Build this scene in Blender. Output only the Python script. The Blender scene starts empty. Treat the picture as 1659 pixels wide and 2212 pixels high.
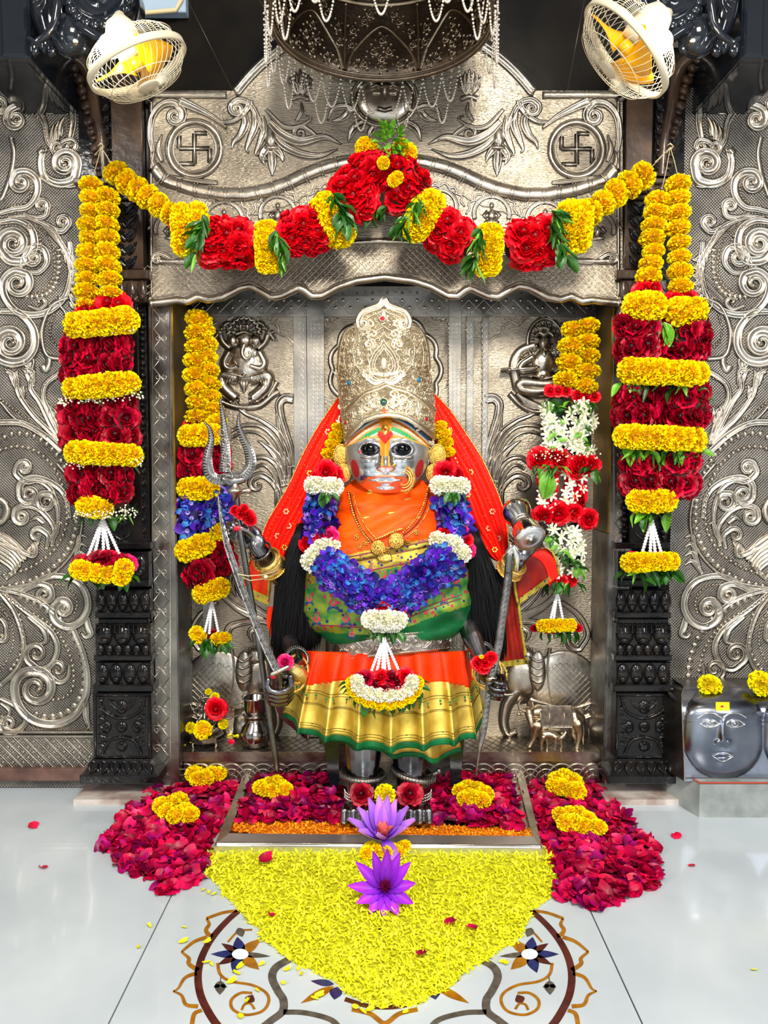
import bpy, math, random
import numpy as np
from mathutils import Vector, Matrix, Quaternion
random.seed(7); rng = np.random.default_rng(7)
SC = bpy.context.scene
COL = SC.collection
PI = math.pi

# ------------------------------------------------------------------ camera
FPX = 1661.0; TILT = math.radians(3.65); CAMY = -3.0; CAMZ = 1.3
cd = bpy.data.cameras.new('camera'); cam = bpy.data.objects.new('camera', cd); COL.objects.link(cam)
cd.sensor_fit = 'HORIZONTAL'; cd.sensor_width = 36.0; cd.lens = 36.0 * FPX / 1659.0
cam.location = (0, CAMY, CAMZ); cam.rotation_euler = (PI / 2 - TILT, 0, 0)
SC.camera = cam

# ------------------------------------------------------------------ world, lights, exposure
w = bpy.data.worlds.new('reflection_noise'); SC.world = w; w.use_nodes = True  # made-up mottled surroundings, added for the silver to reflect
nt = w.node_tree; nt.nodes.clear()
out = nt.nodes.new('ShaderNodeOutputWorld'); bg = nt.nodes.new('ShaderNodeBackground')
tc = nt.nodes.new('ShaderNodeTexCoord'); nz = nt.nodes.new('ShaderNodeTexNoise'); cr = nt.nodes.new('ShaderNodeValToRGB')
nz.inputs['Scale'].default_value = 2.2; nz.inputs['Detail'].default_value = 3
cr.color_ramp.elements[0].position = 0.36; cr.color_ramp.elements[0].color = (0.06, 0.065, 0.08, 1)
cr.color_ramp.elements[1].position = 0.64; cr.color_ramp.elements[1].color = (0.9, 0.88, 0.84, 1)
nt.links.new(tc.outputs['Generated'], nz.inputs['Vector']); nt.links.new(nz.outputs['Fac'], cr.inputs['Fac'])
nt.links.new(cr.outputs['Color'], bg.inputs['Color']); bg.inputs['Strength'].default_value = 0.34
nt.links.new(bg.outputs['Background'], out.inputs['Surface'])

def area(name, loc, target, size, power, color, sy=None):
    l = bpy.data.lights.new(name, 'AREA'); l.energy = power; l.color = color; l.size = size
    if sy: l.shape = 'RECTANGLE'; l.size_y = sy
    o = bpy.data.objects.new(name, l); COL.objects.link(o); o.location = loc
    o.rotation_euler = (Vector(target) - Vector(loc)).to_track_quat('-Z', 'Y').to_euler()
    return o
area('key_fill_light', (0.5, -4.3, 4.1), (0, 0, 1.0), 1.0, 175, (1.0, 0.93, 0.82))
area('key_fill_light', (-2.6, -3.6, 2.6), (0, 0, 1.3), 0.35, 42, (1.0, 0.96, 0.9), 2.2)  # added strip light, no known lamp, for contrasty highlights on metal
area('key_fill_light', (2.8, -3.4, 2.2), (0, 0, 1.2), 0.35, 42, (0.93, 0.96, 1.0), 2.2)  # matching strip on the other side, also added for metal highlights
area('daylight_opening', (0, -5.0, 1.3), (0, 0, 0.4), 2.4, 22, (0.84, 0.92, 1.0), 1.8)
SC.view_settings.view_transform = 'Standard'; SC.view_settings.look = 'None'
SC.view_settings.exposure = 0.8; SC.view_settings.gamma = 1.0; SC.view_settings.use_curve_mapping = False
SC.cycles.max_bounces = 6; SC.cycles.glossy_bounces = 3; SC.cycles.transparent_max_bounces = 6

# ------------------------------------------------------------------ pixel <-> place
CT, ST = math.cos(TILT), math.sin(TILT)
def ray(px, py):
    a = (px - 829.5) / FPX; b = (1106.0 - py) / FPX
    return a, CT + b * ST, -ST + b * CT
def P(px, py, Y):
    x, y, z = ray(px, py); s = (Y - CAMY) / y
    return Vector((x * s, Y, CAMZ + z * s))
def F(px, py, z=0.0):
    x, y, zz = ray(px, py); s = (z - CAMZ) / zz
    return Vector((x * s, CAMY + y * s, z))
def SZ(px, Y): return px * (Y - CAMY) / FPX          # a pixel length at depth Y, in metres
def hexc(h):
    h = h.lstrip('#'); c = [int(h[i:i + 2], 16) / 255 for i in (0, 2, 4)]
    return tuple(x / 12.92 if x <= .04045 else ((x + .055) / 1.055) ** 2.4 for x in c)

# ------------------------------------------------------------------ materials
MATS = {}
def mat(name, col, metal=0.0, rough=0.5, col2=None, nscale=8.0, bump=0.0, bscale=60.0, spec=0.5, attr=None,
        rand=0.0, emit=None, estr=0.0, sheen=0.0, pattern=None, pcol=None, pscale=30.0, coat=0.0, trans=0.0, sss=0.0, alpha=1.0, rvar=0.0):
    if isinstance(col, str): col = hexc(col)
    if isinstance(col2, str): col2 = hexc(col2)
    if isinstance(pcol, str): pcol = hexc(pcol)
    m = bpy.data.materials.new(name); m.use_nodes = True; MATS[name] = m
    n = m.node_tree.nodes; L = m.node_tree.links; b = n['Principled BSDF']
    b.inputs['Metallic'].default_value = metal; b.inputs['Roughness'].default_value = rough
    b.inputs['Specular IOR Level'].default_value = spec; b.inputs['Coat Weight'].default_value = coat
    b.inputs['Sheen Weight'].default_value = sheen; b.inputs['Alpha'].default_value = alpha
    b.inputs['Transmission Weight'].default_value = trans
    tcn = n.new('ShaderNodeTexCoord'); vec = tcn.outputs['Object']
    src = None
    rgb = n.new('ShaderNodeRGB'); rgb.outputs[0].default_value = (*col, 1); src = rgb.outputs[0]
    if attr:
        a = n.new('ShaderNodeVertexColor'); a.layer_name = attr; src = a.outputs['Color']
    noi = None
    if col2 is not None:
        noi = n.new('ShaderNodeTexNoise'); noi.inputs['Scale'].default_value = nscale; noi.inputs['Detail'].default_value = 5
        L.new(vec, noi.inputs['Vector'])
        r = n.new('ShaderNodeMapRange'); r.inputs[1].default_value = .38; r.inputs[2].default_value = .62; L.new(noi.outputs['Fac'], r.inputs[0])
        mx = n.new('ShaderNodeMix'); mx.data_type = 'RGBA'; L.new(r.outputs[0], mx.inputs[0]); L.new(src, mx.inputs[6])
        mx.inputs[7].default_value = (*col2, 1); src = mx.outputs[2]
    if pattern == 'motif':
        v = n.new('ShaderNodeTexVoronoi'); v.inputs['Scale'].default_value = pscale; L.new(vec, v.inputs['Vector'])
        r = n.new('ShaderNodeValToRGB'); r.color_ramp.interpolation = 'CONSTANT'
        e = r.color_ramp.elements; e[0].position = 0; e[0].color = (1, 1, 1, 1); e[1].position = .28; e[1].color = (0, 0, 0, 1)
        L.new(v.outputs['Distance'], r.inputs[0])
        mx = n.new('ShaderNodeMix'); mx.data_type = 'RGBA'; L.new(r.outputs[0], mx.inputs[0]); L.new(src, mx.inputs[6])
        hs = n.new('ShaderNodeMix'); hs.data_type = 'RGBA'; sp = n.new('ShaderNodeSeparateColor'); L.new(v.outputs['Color'], sp.inputs[0])
        gt = n.new('ShaderNodeMath'); gt.operation = 'GREATER_THAN'; gt.inputs[1].default_value = .5; L.new(sp.outputs[0], gt.inputs[0])
        L.new(gt.outputs[0], hs.inputs[0]); hs.inputs[6].default_value = (*pcol, 1); hs.inputs[7].default_value = (*hexc('#1a2a6a'), 1)
        L.new(hs.outputs[2], mx.inputs[7]); src = mx.outputs[2]
    if rand > 0:
        oi = n.new('ShaderNodeObjectInfo'); hs = n.new('ShaderNodeHueSaturation')
        r = n.new('ShaderNodeMapRange'); r.inputs[3].default_value = 1 - rand; r.inputs[4].default_value = 1 + rand
        L.new(oi.outputs['Random'], r.inputs[0]); L.new(r.outputs[0], hs.inputs['Value']); L.new(src, hs.inputs['Color']); src = hs.outputs[0]
    L.new(src, b.inputs['Base Color'])
    if rvar > 0:
        rn = n.new('ShaderNodeTexNoise'); rn.inputs['Scale'].default_value = nscale * 1.7; L.new(vec, rn.inputs['Vector'])
        r = n.new('ShaderNodeMapRange'); r.inputs[1].default_value = .3; r.inputs[2].default_value = .7
        r.inputs[3].default_value = max(rough - rvar, .02); r.inputs[4].default_value = rough + rvar
        L.new(rn.outputs['Fac'], r.inputs[0]); L.new(r.outputs[0], b.inputs['Roughness'])
    if emit is not None:
        if isinstance(emit, str): emit = hexc(emit)
        b.inputs['Emission Color'].default_value = (*emit, 1); b.inputs['Emission Strength'].default_value = estr
    if bump > 0:
        bp = n.new('ShaderNodeBump'); bp.inputs['Strength'].default_value = bump; bp.inputs['Distance'].default_value = .004
        h = None
        if pattern in ('lattice', 'hatch', 'weave'):
            mp = n.new('ShaderNodeMapping'); L.new(vec, mp.inputs['Vector'])
            w1 = n.new('ShaderNodeTexWave'); w1.bands_direction = 'DIAGONAL'; w1.inputs['Scale'].default_value = pscale
            w1.inputs['Distortion'].default_value = .4
            L.new(vec, w1.inputs['Vector'])
            mp.inputs['Scale'].default_value = (-1, 1, 1)
            w2 = n.new('ShaderNodeTexWave'); w2.bands_direction = 'DIAGONAL'; w2.inputs['Scale'].default_value = pscale
            L.new(mp.outputs[0], w2.inputs['Vector'])
            if pattern == 'hatch':
                mp.inputs['Scale'].default_value = (pscale, pscale, pscale * 5)
                nb = n.new('ShaderNodeTexNoise'); nb.inputs['Scale'].default_value = 1.0; nb.inputs['Detail'].default_value = 2; L.new(mp.outputs[0], nb.inputs['Vector'])
            ad = n.new('ShaderNodeMath'); ad.operation = 'MULTIPLY'; L.new(w1.outputs['Fac'], ad.inputs[0]); L.new(w2.outputs['Fac'], ad.inputs[1]); h = nb.outputs['Fac'] if pattern == 'hatch' else ad.outputs[0]
        elif pattern == 'engrave':
            v = n.new('ShaderNodeTexVoronoi'); v.feature = 'SMOOTH_F1'; v.inputs['Scale'].default_value = pscale
            nn = n.new('ShaderNodeTexNoise'); nn.inputs['Scale'].default_value = pscale * .5; L.new(vec, nn.inputs['Vector'])
            ma = n.new('ShaderNodeMix'); ma.data_type = 'RGBA'; ma.inputs[0].default_value = .12; L.new(vec, ma.inputs[6]); L.new(nn.outputs['Color'], ma.inputs[7])
            L.new(ma.outputs[2], v.inputs['Vector'])
            sn = n.new('ShaderNodeMath'); sn.operation = 'MULTIPLY'; sn.inputs[1].default_value = 22; L.new(v.outputs['Distance'], sn.inputs[0])
            s2 = n.new('ShaderNodeMath'); s2.operation = 'SINE'; L.new(sn.outputs[0], s2.inputs[0]); h = s2.outputs[0]
        else:
            nb = n.new('ShaderNodeTexNoise'); nb.inputs['Scale'].default_value = bscale; nb.inputs['Detail'].default_value = 3
            L.new(vec, nb.inputs['Vector']); h = nb.outputs['Fac']
        L.new(h, bp.inputs['Height']); L.new(bp.outputs[0], b.inputs['Normal'])
    return m
silver   = mat('silver', (.56, .505, .42), 1, .30, (.35, .31, .26), 9, .25, 55, rvar=.08)
silverG  = mat('silver_ground', (.27, .25, .22), 1, .40, (.15, .138, .125), 7, .8, pattern='lattice', pscale=55, rvar=.08)
silverH  = mat('silver_hatched', (.40, .345, .265), 1, .40, (.25, .215, .165), 6, .8, pattern='hatch', pscale=60, rvar=.08)
silverP  = mat('silver_plain', (.38, .35, .30), 1, .32, (.23, .21, .185), 5, .2, 40, rvar=.1)
silverD  = mat('silver_tarnished', (.20, .19, .18), 1, .34, (.12, .11, .10), 8, .3, 60, rvar=.08)
outlineM     = mat('dark_line', (.05, .047, .044), 1, .45)
silverB  = mat('silver_bright', (.86, .84, .80), 1, .13, (.66, .64, .60), 6, .06, 30)
crownM   = mat('crown_silver', (.86, .76, .58), 1, .30, (.62, .52, .36), 12, .5, 200)
crownG   = mat('crown_ground', (.62, .52, .36), 1, .45, (.46, .37, .25), 30, .8, pattern='engrave', pscale=55)
gold     = mat('gold', (.90, .60, .16), 1, .30, (.60, .38, .08), 60, .8, 260)
goldL    = mat('gold_zari', (.86, .66, .14), .75, .40, (.58, .42, .06), 16, .35, 500)
blackS   = mat('black_stone', (.005, .005, .006), 0, .13, (.012, .010, .009), 14, .3, 45, spec=.4)
blackP   = mat('black_polish', (.006, .008, .012), 0, .10, bump=.15, bscale=14, spec=.5)
brownS   = mat('brown_stone', (.07, .042, .026), 0, .28, (.03, .018, .012), 9, .3, 50, spec=.5, coat=.1)
blackW   = mat('black_wall', (.005, .005, .005), .0, .14, (.012, .010, .008), 3, .25, 9, spec=.15)
marble   = mat('marble', (.52, .58, .62), 0, .16, (.44, .50, .54), 2.2, 0, coat=.2)
marbleG  = mat('grey_marble', (.34, .37, .36), 0, .3, (.18, .20, .19), 7, .1)
stoneW   = mat('worn_marble', (.55, .50, .46), 0, .4, (.30, .22, .19), 10, .2)
marig    = mat('marigold', '#ffd400', 0, .6, attr='Col', rand=.06, spec=.15)
marigP   = mat('marigold_petals', (1, .8, 0), 0, .6, attr='Col', spec=.2)
roseR    = mat('rose_red', '#c8041a', 0, .38, attr='Col', rand=.15, spec=.22)
leafM    = mat('leaf', '#2c6a14', 0, .4, '#163c0c', 30, rand=.35)
leafL    = mat('leaf_bright', '#74b02c', 0, .4, '#4a8a1c', 30, rand=.2)
orchM    = mat('orchid', '#2a1c9a', 0, .38, attr='Col', rand=.3, spec=.3)
whiteF   = mat('white_flower', '#f6f2dc', 0, .6, '#e0dcb4', 90, .4, 200)
whiteB   = mat('white_bead', '#f4f2f2', 0, .5)
hairM    = mat('black_hair', (.004, .004, .005), 0, .38, spec=.22)
redCloth = mat('red_veil', '#ff1a04', 0, .5, '#e01204', 14, .2, 300, spec=.2)
maroonC  = mat('maroon_veil', '#6a0e08', 0, .5, '#8c1a0a', 14, .2, 300, spec=.2)
orangeC  = mat('orange_silk', '#ff5a02', 0, .42, '#f04400', 10, .25, 400, spec=.2)
orangeR  = mat('orange_red_silk', '#ff3c02', 0, .42, '#ee2c02', 10, .25, 400, spec=.2)
greenC   = mat('green_silk', '#0c6a3a', 0, .40, '#065028', 9, .2, 400, spec=.2)
greenZ   = mat('green_gold_brocade', '#1e7a3c', .35, .42, '#8a9a2a', 22, .4, 500, pattern='motif', pcol='#c02a4a', pscale=42)
goldZ    = mat('gold_brocade', '#b8a232', .55, .42, '#8c7e24', 30, .3, 500, pattern='motif', pcol='#9a3a4a', pscale=60)
whiteP   = mat('white_plastic', '#c8c0a8', 0, .35)
yellowP  = mat('yellow_plastic', '#e8a800', 0, .3)
threadM  = mat('thread', '#c8b890', 0, .8)
glassK   = mat('black_glass', (.002, .002, .002), 0, .06, spec=.8, coat=.5)
gemR     = mat('red_gem', (.45, .0, .015), 0, .08, coat=.8)
gemB     = mat('blue_gem', (.01, .16, .32), 0, .08, coat=.8)
gemG     = mat('green_gem', (.0, .06, .03), 0, .08, coat=.8)
lampM    = mat('lamp_glow', '#fff4dc', 0, .4, emit='#fff0d0', estr=22)
yellowPst= mat('yellow_paste', '#e8d400', 0, .7)

# ------------------------------------------------------------------ mesh builder
class MB:
    def __init__(s): s.v = []; s.f = []; s.n = 0
    def add(s, vs, fs):
        s.v.extend([tuple(v) for v in vs]); o = s.n; s.f.extend([tuple(i + o for i in f) for f in fs]); s.n = len(s.v)
    def mesh(s, name, m, smooth=True, colors=None):
        me = bpy.data.meshes.new(name); me.from_pydata(s.v, [], s.f)
        if m is not None: me.materials.append(m)
        if smooth: me.polygons.foreach_set('use_smooth', [True] * len(me.polygons))
        if colors is not None:
            ca = me.color_attributes.new('Col', 'FLOAT_COLOR', 'POINT')
            arr = np.ones((len(s.v), 4), dtype=np.float32); arr[:, :3] = np.asarray(colors, dtype=np.float32); ca.data.foreach_set('color', arr.ravel())
        me.update(); return me
    def build(s, name, m, parent=None, smooth=True, colors=None, **kw):
        return put(name, s.mesh(name, m, smooth, colors), parent, **kw)
    def box(s, x0, y0, z0, x1, y1, z1):
        s.add([(x0, y0, z0), (x1, y0, z0), (x1, y1, z0), (x0, y1, z0), (x0, y0, z1), (x1, y0, z1), (x1, y1, z1), (x0, y1, z1)],
              [(0, 3, 2, 1), (4, 5, 6, 7), (0, 1, 5, 4), (1, 2, 6, 5), (2, 3, 7, 6), (3, 0, 4, 7)])
    def pbox(s, pxl, pyt, pxr, pyb, Y, Yb, bev=0.0):
        a = P(pxl, pyb, Y); b = P(pxr, pyt, Y)
        if bev <= 0: s.box(a.x, Y, a.z, b.x, Yb, b.z); return
        x0, z0, x1, z1 = a.x, a.z, b.x, b.z; e = bev
        vs = [(x0, Yb, z0), (x1, Yb, z0), (x1, Yb, z1), (x0, Yb, z1), (x0, Y + e, z0), (x1, Y + e, z0), (x1, Y + e, z1), (x0, Y + e, z1),
              (x0 + e, Y, z0 + e), (x1 - e, Y, z0 + e), (x1 - e, Y, z1 - e), (x0 + e, Y, z1 - e)]
        fs = [(0, 1, 2, 3)] + [(i, (i + 1) % 4, 4 + (i + 1) % 4, 4 + i)[::-1] for i in range(4)] + [(4 + i, 4 + (i + 1) % 4, 8 + (i + 1) % 4, 8 + i)[::-1] for i in range(4)] + [(8, 9, 10, 11)[::1]]
        s.add(vs, fs)
    def tube(s, pts, rs, seg=8, cap=True, flat=None):
        pts = [Vector(p) for p in pts]; n = len(pts)
        if not hasattr(rs, '__len__'): rs = [rs] * n
        t = [(pts[min(i + 1, n - 1)] - pts[max(i - 1, 0)]).normalized() for i in range(n)]
        u = t[0].orthogonal().normalized(); vs = []; fs = []
        rings = []
        for i in range(n):
            u = (u - t[i] * u.dot(t[i]))
            u = u.normalized() if u.length > 1e-6 else t[i].orthogonal().normalized()
            rings.append((pts[i], u.copy(), t[i].cross(u), t[i], rs[i]))
        full = []
        if cap:
            p, a, b, tt, r = rings[0]
            full += [(p - tt * r * .92, a, b, r * .38), (p - tt * r * .6, a, b, r * .8)]
        full += [(p, a, b, r) for p, a, b, tt, r in rings]
        if cap:
            p, a, b, tt, r = rings[-1]
            full += [(p + tt * r * .6, a, b, r * .8), (p + tt * r * .92, a, b, r * .38)]
        for p, a, b, r in full:
            for k in range(seg):
                th = 2 * PI * k / seg; d = a * math.cos(th) * r + b * math.sin(th) * r
                if flat: d = Vector((d.x * flat[0], d.y * flat[1], d.z * flat[2]))
                vs.append(p + d)
        m = len(full)
        for i in range(m - 1):
            for k in range(seg):
                fs.append((i * seg + k, i * seg + (k + 1) % seg, (i + 1) * seg + (k + 1) % seg, (i + 1) * seg + k))
        fs.append(tuple(range(seg))[::-1]); fs.append(tuple((m - 1) * seg + k for k in range(seg)))
        s.add(vs, fs)
    def ell(s, c, r, seg=14, rings=9, rot=None):
        vs = []; fs = []; c = Vector(c)
        for i in range(1, rings):
            ph = PI * i / rings
            for k in range(seg):
                th = 2 * PI * k / seg; d = Vector((r[0] * math.sin(ph) * math.cos(th), r[1] * math.sin(ph) * math.sin(th), r[2] * math.cos(ph)))
                if rot is not None: d = rot @ d
                vs.append(c + d)
        top = Vector((0, 0, r[2])); 
        if rot is not None: top = rot @ top
        vs.append(c + top); vs.append(c - top); T = len(vs) - 2; B = T + 1
        for i in range(rings - 2):
            for k in range(seg):
                fs.append((i * seg + k, (i + 1) * seg + k, (i + 1) * seg + (k + 1) % seg, i * seg + (k + 1) % seg))
        for k in range(seg):
            fs.append((T, k, (k + 1) % seg)); fs.append((B, (rings - 2) * seg + (k + 1) % seg, (rings - 2) * seg + k))
        s.add(vs, fs)
    def lathe(s, prof, c=(0, 0, 0), seg=32, mtx=None, ang=None):
        vs = []; fs = []
        for r, z in prof:
            for k in range(seg):
                th = 2 * PI * k / seg; v = Vector((r * math.cos(th), r * math.sin(th), z))
                vs.append((mtx @ v) if mtx is not None else v + Vector(c))
        for i in range(len(prof) - 1):
            for k in range(seg):
                fs.append((i * seg + k, i * seg + (k + 1) % seg, (i + 1) * seg + (k + 1) % seg, (i + 1) * seg + k))
        s.add(vs, fs)
    def grid(s, g):           # g[i][j] -> points
        nr = len(g); ncol = len(g[0]); vs = [p for r in g for p in r]
        fs = [(i * ncol + j, (i + 1) * ncol + j, (i + 1) * ncol + j + 1, i * ncol + j + 1) for i in range(nr - 1) for j in range(ncol - 1)]
        s.add(vs, fs)

def put(name, me, parent=None, loc=None, rot=None, scale=None, mtx=None, label=None, kind=None):
    o = bpy.data.objects.new(name, me); COL.objects.link(o)
    if mtx is not None: o.matrix_world = mtx; o.matrix_basis = mtx
    else:
        if loc is not None: o.location = loc
        if rot is not None: o.rotation_euler = rot
        if scale is not None: o.scale = scale if hasattr(scale, '__len__') else (scale,) * 3
    if parent is not None:
        o.parent = parent; o.matrix_parent_inverse = Matrix.Translation(-root_loc(parent))
    if label: o['label'] = label
    if kind: o['kind'] = kind
    return o
def root_loc(p):
    # parents sit unrotated; meshes carry world coordinates
    return Vector(p.location) if p.type == 'EMPTY' else Vector((0, 0, 0))
def sub(o):   # mesh parents with identity transform
    return o
def tag(o, label, cat, group=None, kind=None):
    o['label'] = label; o['category'] = cat
    if group: o['group'] = group
    if kind: o['kind'] = kind
    return o
def thing(name, label, cat, loc, group=None):
    o = bpy.data.objects.new(name, None); COL.objects.link(o); o.location = loc; o.empty_display_size = .05
    return tag(o, label, cat, group)
def struct(o): o['kind'] = 'structure'; return o

# ------------------------------------------------------------------ relief drawing (on a surface given by a map (px,py,h) -> point)
def onplane(Y): return lambda u, v, h: P(u, v, Y - h)
def onfn(f): return lambda u, v, h: P(u, v, f(u, v) - h)
def resample(pts, step):
    p = np.array(pts, float)
    if len(p) > 2:
        q = np.vstack([2 * p[0] - p[1], p, 2 * p[-1] - p[-2]]); o = []
        for i in range(1, len(q) - 2):
            n = max(2, int(np.linalg.norm(q[i + 1] - q[i]) / step) + 1)
            for k in range(n):
                t = k / n
                o.append(.5 * ((2 * q[i]) + (-q[i - 1] + q[i + 1]) * t + (2 * q[i - 1] - 5 * q[i] + 4 * q[i + 1] - q[i + 2]) * t * t + (-q[i - 1] + 3 * q[i] - 3 * q[i + 1] + q[i + 2]) * t ** 3))
        o.append(q[-2]); return np.array(o)
    n = max(2, int(np.linalg.norm(p[1] - p[0]) / step) + 1)
    return np.array([p[0] + (p[1] - p[0]) * k / n for k in range(n + 1)])
PROF = {'round': [(-1, 0), (-.85, .53), (-.5, .87), (0, 1), (.5, .87), (.85, .53), (1, 0)],
        'chan': [(-1, 0), (-.85, .9), (-.62, 1), (-.4, .55), (.1, .45), (.5, .95), (.75, 1), (1, 0)],
        'ridge': [(-1, 0), (-.45, .6), (0, 1), (.45, .6), (1, 0)],
        'tri': [(-1, 0), (0, 1), (1, 0)], 'flat': [(-1, 0), (-.8, 1), (.8, 1), (1, 0)]}
OUT = [None]; HO = object()
def flush_outline(parent):
    if OUT[0] is not None and OUT[0].v: OUT[0].build('dark_outline', outlineM, parent, kind='stuff')  # near-black strip along the foot of each wider relief ribbon
    OUT[0] = None
def ribbon(mb, pts, w, h, mp, prof='round', smooth=None, closed=False):
    """pts: px polyline; w: px half width (number or function of 0..1); h: height in m"""
    p = np.array(pts, float); n = len(p)
    if n < 2: return
    if OUT[0] is not None and h is not HO:
        if not callable(w) and w < 2.6: pass
        else:
            o_, OUT[0] = OUT[0], None
            ribbon(o_, pts, (lambda s: w(s) + 1.9) if callable(w) else w + 1.9, .0016, mp, 'flat', closed=closed); OUT[0] = o_
    if closed: t = np.roll(p, -1, 0) - np.roll(p, 1, 0)
    else: t = np.gradient(p, axis=0)
    L = np.hypot(t[:, 0], t[:, 1]); L[L < 1e-6] = 1; t /= L[:, None]; nn = np.stack([-t[:, 1], t[:, 0]], 1)
    pr = PROF[prof]; vs = []; fs = []; m = len(pr)
    for i in range(n):
        s = i / (n - 1); ww = w(s) if callable(w) else w; hh = h(s) if callable(h) else h
        for a, b in pr: vs.append(mp(p[i, 0] + nn[i, 0] * a * ww, p[i, 1] + nn[i, 1] * a * ww, b * hh - .0008))
    R = n if closed else n - 1
    for i in range(R):
        j = (i + 1) % n
        for k in range(m - 1): fs.append((i * m + k, i * m + k + 1, j * m + k + 1, j * m + k))
    if not closed:
        fs.append(tuple(range(m))); fs.append(tuple((n - 1) * m + k for k in range(m))[::-1])
    mb.add(vs, fs)
def dome(mb, cx, cy, rx, ry, h, mp, seg=12, rings=4, ang=0.0, inner=None):
    vs = []; fs = []; ca, sa = math.cos(ang), math.sin(ang)
    for i in range(rings + 1):
        a = i / (rings + 1) * PI / 2
        for k in range(seg):
            th = 2 * PI * k / seg; x = rx * math.cos(a) * math.cos(th); y = ry * math.cos(a) * math.sin(th)
            vs.append(mp(cx + x * ca - y * sa, cy + x * sa + y * ca, h * math.sin(a) - .0008))
    vs.append(mp(cx, cy, h)); T = len(vs) - 1
    for i in range(rings):
        for k in range(seg): fs.append((i * seg + k, i * seg + (k + 1) % seg, (i + 1) * seg + (k + 1) % seg, (i + 1) * seg + k))
    for k in range(seg): fs.append((rings * seg + k, rings * seg + (k + 1) % seg, T))
    mb.add(vs, fs)
def leafshape(mb, pts, w, h, mp, step=4):
    p = resample(pts, step)
    ribbon(mb, p, lambda s: max(.4, w * math.sin(PI * min(1, .12 + .88 * s) ** .8) if s < 1 else .3), lambda s: h * (.5 + .5 * math.sin(PI * s)), mp, 'chan')
def spiral(e, c, turns, d, step=3.0):
    dx, dy = e[0] - c[0], e[1] - c[1]; r0 = math.hypot(dx, dy); a0 = math.atan2(dy, dx); o = []
    n = max(14, int(2 * PI * r0 * turns * .55 / step))
    for i in range(1, n + 1):
        s = i / n; r = r0 * ((1 - s) ** .9 * .82 + .18) ; a = a0 + d * 2 * PI * turns * s; o.append((c[0] + r * math.cos(a), c[1] + r * math.sin(a)))
    return o
def scroll(mb, stem, c, turns, w, h, mp, prof='chan', step=4.0, w0=None, ball=True, d=None):
    p = resample(stem, step); e = p[-1]; t = p[-1] - p[-2]; cr_ = t[0] * (c[1] - e[1]) - t[1] * (c[0] - e[0])
    if d is None: d = 1 if cr_ > 0 else -1
    sp = spiral(e, c, turns, d, step * .8); q = np.vstack([p, np.array(sp)]); k = len(p) / len(q)
    if w0 is None: w0 = w * .5
    def W(s): return (w0 + (w - w0) * (s / k) ** .8) if s < k else w * (1 - .62 * (s - k) / (1 - k))
    ribbon(mb, q, W, lambda s: h * (.6 + .5 * s), mp, prof)
    if ball: dome(mb, sp[-1][0], sp[-1][1], w * .62, w * .62, h * 1.5, mp, 10, 3)
def beads(mb, pts, r, h, mp, gap=1.0):
    p = resample(pts, 1.5); d = np.concatenate([[0], np.cumsum(np.hypot(*(p[1:] - p[:-1]).T))]); n = int(d[-1] / (2 * r * gap))
    for i in range(n + 1):
        s = i * 2 * r * gap; x = np.interp(s, d, p[:, 0]); y = np.interp(s, d, p[:, 1]); dome(mb, x, y, r * .92, r * .92, h, mp, 8, 2)
def fringe(mb, pts, r, length, h, mp, side=1, gap=1.0):
    """row of small cupped petals standing off a curve"""
    p = resample(pts, 1.5); d = np.concatenate([[0], np.cumsum(np.hypot(*(p[1:] - p[:-1]).T))]); n = int(d[-1] / (2 * r * gap))
    for i in range(n + 1):
        s = i * 2 * r * gap; x = np.interp(s, d, p[:, 0]); y = np.interp(s, d, p[:, 1])
        x2 = np.interp(s + 1, d, p[:, 0]) - np.interp(s - 1, d, p[:, 0]); y2 = np.interp(s + 1, d, p[:, 1]) - np.interp(s - 1, d, p[:, 1])
        a = math.atan2(y2, x2) + side * PI / 2
        dome(mb, x + math.cos(a) * length * .5, y + math.sin(a) * length * .5, length * .5, r * .9, h, mp, 8, 2, a)

# ================================================================== STRUCTURE
# ---- floor: three marble slabs with dark joints
mb = MB(); mb.box(-4, -6, -.06, 4, 1.0, -.012)
floor = struct(mb.build('floor', mat('joint_grout', '#3a3630', 0, .8), smooth=False))
for x0, x1 in ((-4, -.642), (-.638, .598), (.602, 4)):
    mb = MB(); mb.box(x0, -6, -.03, x1, .6, 0); mb.build('marble_slab', marble, floor, smooth=False)

# ---- inlay in the middle slab (flush coloured stone, half a millimetre proud)
inM = {'maroon': mat('inlay_maroon', '#3e1414', 0, .2, '#54201c', 30, coat=.2), 'ochre': mat('inlay_ochre', '#a06a12', 0, .2, '#8a560c', 40, coat=.2),
       'grey': mat('inlay_grey', '#46423c', 0, .2, '#5c564c', 50, coat=.2), 'blue': mat('inlay_blue', '#141e4e', 0, .2, '#202c66', 50, coat=.2)}
def flatpoly(mb, pts):
    n = len(pts); mb.add([F(x, y, .0006) for x, y in pts], [tuple(range(n))])
def inlay_ribbon(col, pts, w, name='inlay_band', step=4):
    mb = MB(); p = resample(pts, step); t = np.gradient(p, axis=0); L = np.hypot(*t.T); t /= L[:, None]; nn = np.stack([-t[:, 1], t[:, 0]], 1); n = len(p); vs = []
    for i in range(n):
        ww = w(i / (n - 1)) if callable(w) else w
        for s in (-1, 1): vs.append(F(p[i, 0] + nn[i, 0] * s * ww, p[i, 1] + nn[i, 1] * s * ww * .8, .0006))
    fs = []
    for i in range(n - 1):
        q = (2 * i, 2 * i + 1, 2 * i + 3, 2 * i + 2); fs.append(q if nn[i, 1] is None else q)
    mb.add(vs, fs); mb.build(name, inM[col], floor, smooth=False)
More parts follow.
